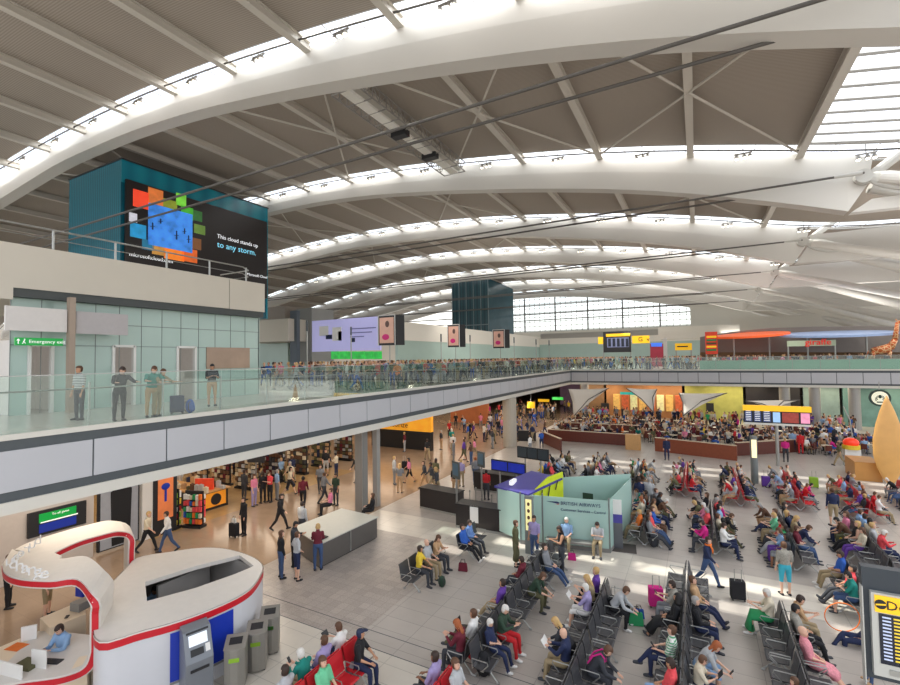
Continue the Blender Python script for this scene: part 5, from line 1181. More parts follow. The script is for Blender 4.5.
MB().bar((*fA, 0.08), (*fB, 0.08), 0.06, 0.16).bar((*fB, 0.08), (*fC, 0.08), 0.06, 0.16).build('base_rail', M_COLG, bo)
for v in (fA, fA2, fB, fC, fE, fA + Vector((0.9, 2.6))): MB().box((v.x - 0.03, v.y - 0.03, 0), (v.x + 0.03, v.y + 0.03, 2.2)).build('post', M_FRAME, bo)
M_PURP = mat('purple roof', (74, 68, 150), 0.4, noise=0.05)
MB().add([(-1.45, 0.55, 2.15), (0.35, -0.05, 2.15), (1.35, 1.9, 2.5), (-0.35, 2.6, 2.5)], [(0, 1, 2, 3)]).build('roof', M_PURP, bo, solid=0.08)
MB().box((-0.75, 0.65, 2.24), (-0.6, 1.2, 2.42)).build('roof_marking', M_SW, bo)
MB().add([(0.5, 0.35, 1.3), (1.35, 2.0, 1.3), (1.35, 2.0, 2.75), (0.9, 1.2, 2.65), (0.5, 0.4, 2.2)], [(0, 1, 2, 3, 4)]).build('side_panel', mat('yellow green panel', (206, 220, 40), 0.5, noise=0.2, scale=3), bo, solid=0.06)
b = MB()
for t0 in (0.15, 0.4, 0.65): b.bar((0.55 + t0 * 0.9, 0.38 + t0 * 1.7, 1.4 + t0), (0.62 + t0 * 0.9, 0.5 + t0 * 1.7, 2.1 + t0 * .5), 0.02, 0.05)
b.build('side_panel_mark', M_DARK, bo)
MB().box((1.6, 1.6, 0), (3.4, 2.3, 1.05)).build('desk', M_DARK, bo); MB().box((2.2, 1.8, 1.05), (2.9, 2.2, 1.5)).build('green_box', cloth('green'), bo)
MB().box((2.2, 2.05, 1.3), (2.65, 2.1, 1.9)).build('monitor', cloth('dark green'), bo); MB().box((2.9, 1.7, 1.05), (3.3, 2.1, 1.2)).build('papers', M_SW, bo)
dv = (fB - fA).normalized(); M_TXN = mat('booth navy letters', (34, 44, 92), 0.5)
o0 = fA2 + dv * 0.75
text('BRITISH AIRWAYS', 0.2, frame((o0.x + dv.y * 0.04, o0.y - dv.x * 0.04, 1.86), (dv.x, dv.y, 0), (0, 0, 1)), M_TXN, bo)
text('Customer Services - Central', 0.155, frame((o0.x + dv.y * 0.04, o0.y - dv.x * 0.04, 1.60), (dv.x, dv.y, 0), (0, 0, 1)), M_TXN, bo)
o1 = fA2 + dv * 0.16; r = []
b = MB(); P_ = lambda s, z: (o1.x + dv.x * s + dv.y * 0.04, o1.y + dv.y * s - dv.x * 0.04, z)
b.add([P_(0, 1.90), P_(0.45, 1.92), P_(0.56, 1.88), P_(0.5, 1.83), P_(0.3, 1.86)], [(0, 4, 3, 2, 1)]); b.build('ribbon_emblem', M_TXN, bo, solid=0.004)
b = MB(); b.add([P_(0.36, 1.81), P_(0.5, 1.79), P_(0.56, 1.85), P_(0.5, 1.82)], [(0, 1, 2, 3)]); b.build('ribbon_emblem_red', M_RED, bo, solid=0.004)
# bench in front of the booth
o = MB().box((0, 0, 0.36), (2.2, 0.4, 0.44)).box((0.1, 0.05, 0), (0.2, 0.35, 0.36)).box((2.0, 0.05, 0), (2.1, 0.35, 0.36)).build('ledge_bench', M_COLG, None); o.location = (-5.75, 18.8, 0); o.rotation_euler = (0, 0, 0.19); tag(o, 'low grey ledge bench along the front of the glass booth', 'bench')
# totems
p = gz(530, 553); t = empty('totem_sign', p, 0.1, label='tall slim totem with a lit yellow photo strip at the booth corner', cat='sign')
MB().box((-0.17, -0.1, 0), (0.17, 0.1, 2.3)).build('casing', M_FRAME, t); MB().box((-0.12, -0.12, 0.95), (0.12, -0.1, 2.2)).build('lit_strip', mat('cream lit strip', (250, 226, 160), 0.4, noise=0.3, scale=6, emis=0.5), t)
b = MB()
for i in range(4): b.ell((0.0, -0.125, 1.2 + 0.27 * i), (0.06, 0.006, 0.08), 8, 5)
b.build('portrait_picture', cloth('brown'), t)
p = gz(617, 547); t = empty('information_pillar', p, 0.15, label='grey information pillar with a white leaflet and purple band at the right booth corner', cat='pillar')
MB().box((-0.24, -0.16, 0), (0.24, 0.16, 1.05)).build('body', mat('slate pillar', (92, 94, 98), 0.4), t); MB().box((-0.24, -0.16, 1.05), (0.24, 0.16, 1.4)).build('purple_band', M_PURP, t); MB().box((-0.22, -0.14, 1.4), (0.22, -0.1, 2.0)).build('leaflet', M_WHITE, t)
MB().box((-0.55, -0.5, 0), (0.75, 0.45, 0.015)).build('base_mat', mat('dark mat', (76, 70, 66), 0.8), t)
# ---------------------------------------------------------------- flight screens, lamp totem
fs = screen_row('flight_screens', (743.5, 405), (811, 408.5), 3.0, 1.5, 6, [mat('blue list screen', (46, 62, 110), 0.3, noise=0.4, scale=5, emis=0.3)] * 3 + [emi('pale blue screen', (150, 186, 224), 0.5, 0.15), mat('red brown screen', (140, 50, 44), 0.3, noise=0.5, scale=6, emis=0.3), emi('white pink screen', (224, 140, 170), 0.5, 0.5)], 'wide bank of six flight screens with a yellow header on a post', 1) if 0 else None
a = gy(743.5, 405, 40); c_ = gy(811, 425, 40); r = empty('flight_screens', (a.x, 40, 0), label='wide bank of six flight screens with a yellow header on a post', cat='screen'); Lw = c_.x - a.x
MB().box((0, 0, c_.z), (Lw, 0.25, a.z - .35)).build('casing', M_DARK, r); MB().box((-0.05, -0.1, a.z - 0.38), (Lw + 0.05, 0.3, a.z)).build('header', M_YEL, r); MB().box((0, -0.05, c_.z - 0.14), (Lw, 0.25, c_.z)).build('sill', M_SILL, r)
scm = [mat('blue list screen', (46, 62, 110), 0.3, noise=0.4, scale=5, emis=0.3)] * 3 + [emi('pale blue screen', (150, 186, 224), 0.5, 0.15), mat('red brown screen', (150, 60, 50), 0.3, noise=0.5, scale=6, emis=0.3), emi('white pink screen', (224, 140, 170), 0.5, 0.5)]
wds = [0, .14, .28, .43, .57, .84, 1.0]
for i in range(6):
    f = MB().box((Lw * wds[i] + 0.07, -0.04, c_.z + 0.08), (Lw * wds[i + 1] - 0.05, 0, a.z - 0.45)).build('screen_face', scm[i], r)
    if i < 3:
        b = MB()
        for j in range(9): b.box((Lw * wds[i] + 0.12, -0.05, c_.z + 0.16 + j * 0.13), (Lw * wds[i + 1] - 0.12, -0.042, c_.z + 0.20 + j * 0.13))
        b.build('text_rows', M_SW, f)
MB().tube([(Lw * 0.5, 0.1, 0), (Lw * 0.5, 0.1, c_.z)], 0.11, 12).build('post', M_POST, r)
p = gz(755, 483); t = empty('lamp_totem', p, 0, label='grey totem post with a lit cream panel in front of the barriers', cat='post')
MB().cyl((0, 0, 0), 0.2, 2.9, 14).build('body', M_FRAME, t); MB().box((-0.13, -0.24, 1.6), (0.13, -0.18, 2.7)).build('lit_panel', emi('cream lit', (252, 232, 180), 0.8, 0.1), t)
# departures board lower right
a = gy(857, 563, 9.5); c_ = gy(857, 665, 9.5); a = gy(861, 566, 9.5); xl = lambda px: gy(px, 590, 9.5).x - a.x; r = empty('departures_board', (a.x, 9.5, 0), label='large departures board cut by the right edge of the photo', cat='sign')
zt_ = a.z; M_BF = mat('board frame', (196, 196, 190), 0.4, 0.2); M_BK = mat('board back', (50, 58, 66), 0.4)
MB().box((0, 0, 2.95), (2.6, 0.16, zt_)).build('casing', M_BK, r); 
MB().box((-0.015, -0.04, 2.85), (0.0, 0.1, zt_ - .3)).build('side_trim', M_BF, r)
MB().box((0.08, -0.09, 3.05), (2.6, -0.0, zt_ - 0.34)).build('frame', M_BF, r)
MB().box((0.12, -0.11, zt_ - 0.62), (2.6, -0.09, zt_ - 0.37)).build('header', M_YEL, r)
text('Departures', 0.19, frame((xl(882.5), -0.115, zt_ - 0.50), (1, 0, 0), (0, 0, 1)), M_DARK, r)
MB().tube([(xl(877.5), -0.11, zt_ - 0.495), (xl(877.5), -0.12, zt_ - 0.495)], 0.07, 20).build('plane_emblem', M_DARK, r)
MB().bar((xl(877.5) - .06, -0.122, zt_ - 0.505), (xl(877.5) + .06, -0.122, zt_ - 0.485), 0.01, 0.02).build('plane_emblem_mark', M_YEL, r)
sc2 = MB().box((0.16, -0.10, 3.25), (2.6, -0.09, zt_ - 0.64)).build('screen_face', M_SCR, r)
MB().box((0.26, -0.105, 3.1), (0.5, -0.09, 3.18)).build('vent', M_POST, r)
rr = random.Random(5)
rowsW = MB(); rowsY = MB(); cnt_ = 0
z = zt_ - 0.70
while z > 3.28:
    for x0, w_, B_ in ((0.2, 0.1, rowsW), (0.33, 0.16 + 0.1 * rr.random(), rowsY), (0.62, 0.10, rowsW), (0.76, 0.3 * rr.random() + .1, rowsW), (1.2, 0.3, rowsY)):
        B_.box((x0, -0.106, z), (x0 + w_, -0.10, z + 0.022))
    z -= 0.052
rowsW.build('text_rows', mat('board white text', (180, 190, 220), 0.5, emis=0.4), r); rowsY.build('text_rows', mat('board yellow text', (220, 190, 60), 0.5, emis=0.4), r)
MB().tube([(1.3, 0.16, 0), (1.3, 0.16, 2.95)], 0.12, 12).build('post', M_POST, r)
# ---------------------------------------------------------------- surfboard and cafe counter, coffee sign
p = gz(884, 486); sb_ = MB(); rows = []
for z, w_ in ((-0.02, 0.10), (0.3, 0.33), (1.0, 0.62), (1.8, 0.78), (2.7, 0.76), (3.6, 0.6), (4.4, 0.38), (5.0, 0.16), (5.35, 0.03)): rows.append((z, w_))
vs = []; n = 16
for z, w_ in rows: vs.append((Vector((0, 0, max(z, 0.0))), Vector((w_, 0, 0)), Vector((0, 0.05 + w_ * 0.12, 0))))
rings_loft(sb_, vs, n); o = sb_.build('surfboard', mat('golden surfboard wood', (212, 160, 92), 0.35, noise=0.12, scale=2), None, smooth=True); o.location = (p.x + 0.45, 37.2, 0); o.rotation_euler = (0.0, 0, 0.1); tag(o, 'tall wooden surfboard shape standing at the cafe corner', 'surfboard')
o = MB().box((-1.3, -1.0, 0), (0.0, 1.2, 1.15)).build('cafe_counter', mat('golden counter wood', (196, 140, 74), 0.4, noise=0.1, scale=2), None); a = gz(878, 485); o.location = (p.x + 0.2, 38.6, 0); tag(o, 'golden wood cafe counter behind the surfboard', 'counter')
q_ = gy(880, 398, 52); r = empty('coffee_sign', q_, label='round cream and dark coffee shop sign hanging under the far balcony', cat='sign')
MB().tube([(0, 0, 0), (0, 0.15, 0)], 0.72, 32).build('ring', mat('sign dark green', (24, 52, 44), 0.4), r); MB().tube([(0, -0.03, 0), (0, 0, 0)], 0.56, 32).build('disc', mat('sign cream face', (236, 232, 206), 0.5, emis=0.4), r)
b = MB(); b.ell((0, -0.04, 0.12), (0.12, 0.02, 0.16)); b.prism([(-0.24, -0.05), (0.24, -0.05), (0.24, -0.035), (-0.24, -0.035)], -0.4, -0.3)
for sg_ in (-1, 1):
    for k_ in range(3): b.bar((sg_ * 0.14, -0.045, 0.2 - 0.15 * k_), (sg_ * 0.32, -0.045, -0.05 - 0.1 * k_), 0.02, 0.05)
b.build('emblem', mat('sign dark green', (24, 52, 44)), r); MB().tube([(0, 0.1, 0.7), (0, 0.1, 1.4)], 0.03, 6).build('hanger', M_POST, r)
# balloon-like drinks cart
p = gz(852, 466); r = empty('drinks_cart', p, 0.1, label='white promotional cart with a red and yellow drum on top', cat='cart')
MB().box((-0.45, -0.3, 0.75), (0.45, 0.3, 1.2)).build('tray', M_WHITE, r); MB().cyl((0, 0, 1.2), 0.5, 0.28, 20).build('yellow_drum', cloth('yellow'), r); b = MB().ell((0, 0, 1.65), (0.46, 0.46, 0.34), 16, 8); b.build('red_drum', mat('glowing red drum', (236, 60, 30), 0.3, emis=0.3), r, smooth=True)
for sx in (-.4, .4): MB().box((sx - .03, -.25, 0), (sx + .03, -.19, .75)).box((sx - .03, .19, 0), (sx + .03, .25, .75)).build('leg', M_POST, r)
b = MB(); b.tube([Vector((0.3 * math.cos(t), -0.34, 0.42 + 0.3 * math.sin(t))) for t in np.linspace(0, 2 * PI, 25)], 0.03, 6); b.build('wheel', M_DARK, r)
MB().tube([(0.1, 0, 1.9), (0.0, 0, 3.2), (-0.35, 0, 4.2)], 0.04, 8).build('straw_pole', M_POST, r)
# ---------------------------------------------------------------- white sails, cafe barriers
M_SAIL = mat('white sail cloth', (226, 218, 206), 0.7, noise=0.03)
def sail(p0, p1, p2, Y, lab, sag=0.6):
    a, b2, c2 = gy(*p0, Y), gy(*p1, Y + 1.5), gy(*p2, Y - 0.6); n = 10; rows = []; mb = MB(); idx = {}
    for i in range(n + 1):
        for j in range(n + 1 - i):
            u_, v_ = i / n, j / n; w_ = 1 - u_ - v_; p = a * w_ + b2 * u_ + c2 * v_
            pull = 4 * (u_ * v_ + v_ * w_ + u_ * w_) ; cen_ = (a + b2 + c2) / 3; p = p + (cen_ - p) * 0.10 * pull + Vector((0, sag * pull * 0.5, 0))
            e = min(u_, v_, w_); idx[i, j] = len(mb.v); mb.v.append(tuple(p))
    for i in range(n):
        for j in range(n - i):
            mb.f.append((idx[i, j], idx[i + 1, j], idx[i, j + 1])); mb.m.append(0)
            if j < n - i - 1: mb.f.append((idx[i + 1, j], idx[i + 1, j + 1], idx[i, j + 1])); mb.m.append(0)
    r = empty('sail_canopy', (0, 0, 0), label=lab, cat='sail', group='white sails'); mb.build('cloth', M_SAIL, r, smooth=True, solid=0.02)
    MB().tube([tuple(a), tuple(a * .5 + c2 * .5 + Vector((.2, 0, .15))), tuple(c2)], 0.05, 8).tube([tuple(b2), tuple(b2 * .5 + c2 * .5 + Vector((-.3, 0, .35))), tuple(c2)], 0.05, 8).build('spar', M_CAB, r)
sail((568, 389), (609, 388), (573, 417), 56, 'leftmost white triangular sail over the cafe, pointing down')
sail((626, 388), (657, 389), (654, 413), 56, 'white triangular sail next to the food hall, second from the left')
sail((679, 393), (727, 393), (683, 416), 55, 'white triangular sail in front of the yellow green wall')
sail((744, 401), (800, 400), (775, 409), 56, 'flattest white sail, above the bank of flight screens')
def barrier(p0, p1, h, lab, m=M_DWOOD):
    a, b2 = gz(*p0), gz(*p1); o = empty('cafe_barrier', (a.x, a.y, 0), math.atan2(b2.y - a.y, b2.x - a.x), label=lab, cat='barrier'); L_ = (b2 - a).length
    MB().box((0, 0, 0), (L_, 0.18, h)).build('panel', m, o); MB().box((0, -0.03, h), (L_, 0.21, h + 0.05)).build('top', mat('pale ledge', (196, 176, 150), 0.4), o); return o
barrier((543, 443), (560, 451), 1.0, 'short dark wooden cafe barrier at the left end of the cafe')
barrier((548, 440), (629, 446), 1.0, 'dark red wooden cafe barrier on the left of the cafe entrance')
barrier((655, 451), (737, 461), 1.1, 'reddish wooden cafe barrier in front of the right cafe tables', mat('chestnut wood', (132, 66, 40), 0.35, noise=0.2, scale=5))
barrier((737, 456), (800, 452), 1.0, 'dark wooden cafe barrier under the flight screens')
barrier((560, 432), (640, 436), 1.0, 'rear dark cafe barrier behind the first tables')
b = MB().box((-0.6, 0, 0), (0.6, 0.5, 1.3)).build('wooden_lectern', M_WOOD, None); b.location = gz(633, 450); tag(b, 'pale wooden host stand at the cafe entrance', 'stand')
o = MB().box((0, 0, 0), (1.7, 0.5, 1.0)).build('dark_cabinet', M_DARK, None); o.location = gz(518, 441); o.rotation_euler = (0, 0, 0.3); tag(o, 'low dark cabinet at the foot of the round beige column', 'cabinet')
# ---------------------------------------------------------------- bench seating
M_SEATK = mat('black perforated seat', (70, 70, 73), 0.4, 0.2, noise=0.15, scale=30); M_SEATR = mat('red seat', (196, 30, 40), 0.5, noise=0.05)
PITCH = 0.6
_bench = {}
def bench_proto(n, m):
    r = empty('bench', (0, 0, 0), cat='bench'); w = n * PITCH
    MB().box((-w / 2 + 0.1, -0.03, 0.33), (w / 2 - 0.1, 0.05, 0.39)).build('beam', M_POST, r)
    for i in range(n):
        x = -w / 2 + PITCH * (i + 0.5); s = MB(); prof = [(0.27, 0.43), (0.24, 0.455), (0.05, 0.43), (-0.16, 0.44), (-0.20, 0.47)]
        s.grid([[(x - 0.26, y, z) for y, z in prof], [(x + 0.26, y, z) for y, z in prof]]); s.build('seat', m, r, solid=0.025)
        s = MB(); prof = [(-0.19, 0.50), (-0.235, 0.62), (-0.26, 0.80), (-0.30, 0.95)]
        s.grid([[(x - 0.26, y, z) for y, z in prof], [(x + 0.26, y, z) for y, z in prof]]); s.build('backrest', m, r, solid=0.025)
    for i in range(n + 1):
        x = -w / 2 + PITCH * i
        MB().tube([(x, -0.2, 0.42), (x, -0.21, 0.66), (x, 0.2, 0.66), (x, 0.22, 0.60), (x, 0.05, 0.42)], 0.014, 5).build('armrest', M_POST, r)
    for x in (-w / 2 + 0.35, w / 2 - 0.35):
        MB().tube([(x, -0.3, 0.03), (x, 0.0, 0.34), (x, 0.32, 0.03)], 0.022, 6).tube([(x, -0.34, 0.02), (x, -0.26, 0.02)], 0.03, 6).tube([(x, 0.28, 0.02), (x, 0.36, 0.02)], 0.03, 6).build('leg', M_POST, r)
    return r
BLIST = []   # (object, x, y, side, n, color)
def bench(x, y, side, n, red=False, rz=None):
    """side -1 faces -X, +1 faces +X"""
    key = (n, red)
    if key not in _bench: _bench[key] = bench_proto(n, M_SEATR if red else M_SEATK); o = _bench[key]
    else: o = copy_tree(_bench[key])
    o.location = (x + side * 0.34, y, 0); o.rotation_euler = (0, 0, (PI / 2 if side < 0 else -PI / 2) if rz is None else rz)
    BLIST.append((o, x, y, side, n, red)); return o
SEATS = []   # dict x,y,side,taken,zone
def row(x, y0, segs, red=False, sides=(-1, 1), zone=''):
    """segs: list of seat counts; a small gap follows each bench"""
    y = y0
    for n in segs:
        for sd in sides:
            o = bench(x, y + n * PITCH / 2, sd, n, red); o['_z'] = zone
            for i in range(n): SEATS.append(dict(x=x + sd * 0.34, y=y + PITCH * (i + 0.5), side=sd, taken=False, zone=zone))
        y += n * PITCH + 0.12
ROWX = [-7.75, -5.2, -2.75, -0.5, 1.9, 4.3]
BX_, BY_ = gz(424, 548, 1.18).x - 0.4, gz(424, 548, 1.18).y - 1.1
row(-7.9, 7.0, [4], True, zone='the red seats beside the cream floor'); 
row(-5.2, 7.1, [4], True, zone='the red seats at the bottom edge'); row(-5.2, 10.3, [4, 4, 4], zone='the first black row right of the open floor')
row(-2.75, 7.4, [4, 4, 5, 1][:3], zone='the second black row'); row(-0.5, 7.4, [4, 4, 4, 5], zone='the third black row'); row(1.9, 8.8, [4, 4, 4], zone='the fourth black row')
row(4.3, 15.6, [4], zone='the short row left of the departures board', sides=(1,)); row(4.3, 18.0, [4, 1][:1], zone='the short row left of the departures board', sides=(1, -1))
row(BX_, BY_, [4], zone='the lone small bench', sides=(1,)); row(-7.5, 16.2, [2], zone='the lone small bench on the open floor', sides=(1,)) if 0 else None
for i, x in enumerate((-2.2, 0.4, 3.0, 5.6, 8.2)):
    row(x, 20.8 + 0.25 * (i % 2), [4, 4], zone='the rows beyond the walkway', red=False)
for i, x in enumerate((-8.6, -6.0, -3.4, -0.8, 1.8, 4.4, 7.0)):
    row(x, 28.4 + 0.5 * (i % 2), [4, 4] if x < -3 else [4, 5], red=(i >= 3), zone='the red rows further back' if i >= 3 else 'the dark rows behind the glass booth')
row(9.6, 30.0, [4, 3], True, zone='the red rows further back'); row(12.2, 30.6, [4, 3], zone='the red rows further back')
names_side = {-1: 'facing left', 1: 'facing right'}
for o, x, y, sd, n, red in BLIST:
    z = o['_z']; del o['_z']; o['group'] = 'benches of ' + z
    o['label'] = '%s bench of %d seats, %s, %s' % ('red' if red else 'black', n, z, names_side[sd])
# ---------------------------------------------------------------- bags
def bag_proto_suitcase(m):
    r = empty('suitcase', cat='suitcase'); MB().box((-0.21, -0.13, 0.06), (0.21, 0.13, 0.64)).build('shell', m, r, bevel=0.03)
    MB().tube([(-0.1, -0.08, 0.6), (-0.1, -0.08, 1.02), (0.1, -0.08, 1.02), (0.1, -0.08, 0.6)], 0.012, 6).build('handle', M_POST, r)
    for x in (-.17, .17):
        for y in (-.09, .09): MB().tube([(x - 0.015, y, 0.035), (x + .015, y, 0.035)], 0.035, 8).build('wheel', M_DARK, r)
    return r
def suitcase(loc, c, lab, rz=0.3):
    k = ('s', c)
    if k not in _bench: _bench[k] = bag_proto_suitcase(cloth(c)); o = _bench[k]
    else: o = copy_tree(_bench[k])
    o.location = loc; o.rotation_euler = (0, 0, rz); o['label'] = lab; return o
def backpack(loc, c, lab, rz=0.3, s=1.0):
    r = empty('backpack', loc, rz, label=lab, cat='backpack'); r.scale = (s, s, s)
    MB().ell((0, 0, 0.24), (0.17, 0.12, 0.25), 12, 8).build('body', cloth(c), r, smooth=True); MB().ell((0, 0.11, 0.16), (0.12, 0.06, 0.13), 10, 6).build('pocket', cloth(c), r, smooth=True)
    for x in (-.09, .09): MB().tube([(x, -0.08, 0.42), (x, -0.18, 0.34), (x, -0.17, 0.14), (x, -0.08, 0.06)], 0.016, 5).build('strap', M_DARK, r)
    return r
def tote(loc, c, lab, rz=0.3, s=1.0):
    r = empty('bag', loc, rz, label=lab, cat='bag'); r.scale = (s, s, s)
    b = MB(); b.add([(-.2, -.07, 0), (.2, -.07, 0), (.2, .07, 0), (-.2, .07, 0), (-.17, -.04, .34), (.17, -.04, .34), (.17, .04, .34), (-.17, .04, .34)], [(0, 3, 2, 1), (4, 5, 6, 7), (0, 1, 5, 4), (1, 2, 6, 5), (2, 3, 7, 6), (3, 0, 4, 7)]); b.build('body', cloth(c), r, bevel=0.02)
    for y in (-.04, .04): MB().tube([(-.1, y, .33), (-.07, y, .47), (.07, y, .47), (.1, y, .33)], 0.01, 5).build('handle', M_DARK, r)
    return r
def handheld(b, J, what, lab):
    """a thing lying between the hands"""
    bpy.context.view_layer.update()
    R = Matrix.Rotation(b.rotation_euler[2], 3, 'Z'); p = b.location + R @ ((J['hdL'] + J['hdR']) / 2)
    f = R @ Vector((0, 1, 0))
    if what == 'phone': o = MB().box((-0.035, -0.005, -0.07), (0.035, 0.005, 0.07)).build('mobile_phone', M_DARK, None); cat = 'phone'
    elif what == 'book':
        o = MB().add([(-.15, 0.02, -.1), (0, 0, -.1), (.15, .02, -.1), (-.15, .02, .1), (0, 0, .1), (.15, .02, .1)], [(0, 1, 4, 3), (1, 2, 5, 4)]).build('open_book', M_WHITE, None, solid=0.012); cat = 'book'
    elif what == 'laptop': o = MB().box((-.17, 0.0, 0), (.17, .012, .24)).box((-.17, -.22, 0), (.17, 0, .012)).build('laptop', M_DARK, None); cat = 'laptop'; p = p + Vector((0, 0, -0.02))
    elif what == 'tablet': o = MB().box((-0.1, -0.006, -0.09), (0.1, 0.006, 0.09)).build('tablet', M_DARK, None); cat = 'tablet'
    o.location = p + Vector((0, 0, 0.05)) + f * 0.03; o.rotation_euler = (-0.6 if what != 'laptop' else -0.15, 0, b.rotation_euler[2]); tag(o, lab, cat); return o
# ---------------------------------------------------------------- near people, one by one
def nearest_seat(px, py, side, zh=1.18, x=None):
    p = gz(px, py, zh); best = None
    for s in SEATS:
        if s['taken'] or s['side'] != side: continue
        d = abs(s['x'] - p.x) * 1.2 + abs(s['y'] - p.y)
        if best is None or d < best[0]: best = (d, s)
    s = best[1]; s['taken'] = True; return s
NEARP = []
def seated(px, py, side, pose, top, bottom, hair, label, hold=None, **kw):
    s = nearest_seat(px, py, side); zone = s['zone']
    b, J = person(pose, (s['x'] - side * 0.02, s['y'], 0), (PI / 2 if side < 0 else -PI / 2) + kw.pop('dr', 0), top, bottom, hair, label=label, **kw)
    if hold: handheld(b, J, hold, {'phone': 'dark phone', 'book': 'open white book', 'laptop': 'black open laptop', 'tablet': 'dark tablet'}[hold] + ' held by the ' + label)
    return b
def standing(px, py, rz, pose, top, bottom, hair, label, foot=True, hold=None, z=0, **kw):
    p = gz(px, py, z if foot else z + 1.6); b, J = person(pose, (p.x, p.y, z), rz, top, bottom, hair, label=label, **kw)
    if hold: handheld(b, J, hold, {'phone': 'dark phone', 'book': 'open white book', 'tablet': 'dark tablet'}[hold] + ' held by the ' + label)
    return b
bench2 = bench(BX_ + 0.55, BY_ + 4.1, 1, 3)
for i_ in range(3): SEATS.append(dict(x=BX_ + 0.89, y=BY_ + 3.5 + 0.6 * i_, side=1, taken=False, zone='x'))
bench2['label'] = 'black two-seat bench behind the lone small bench'; del BLIST[-1]
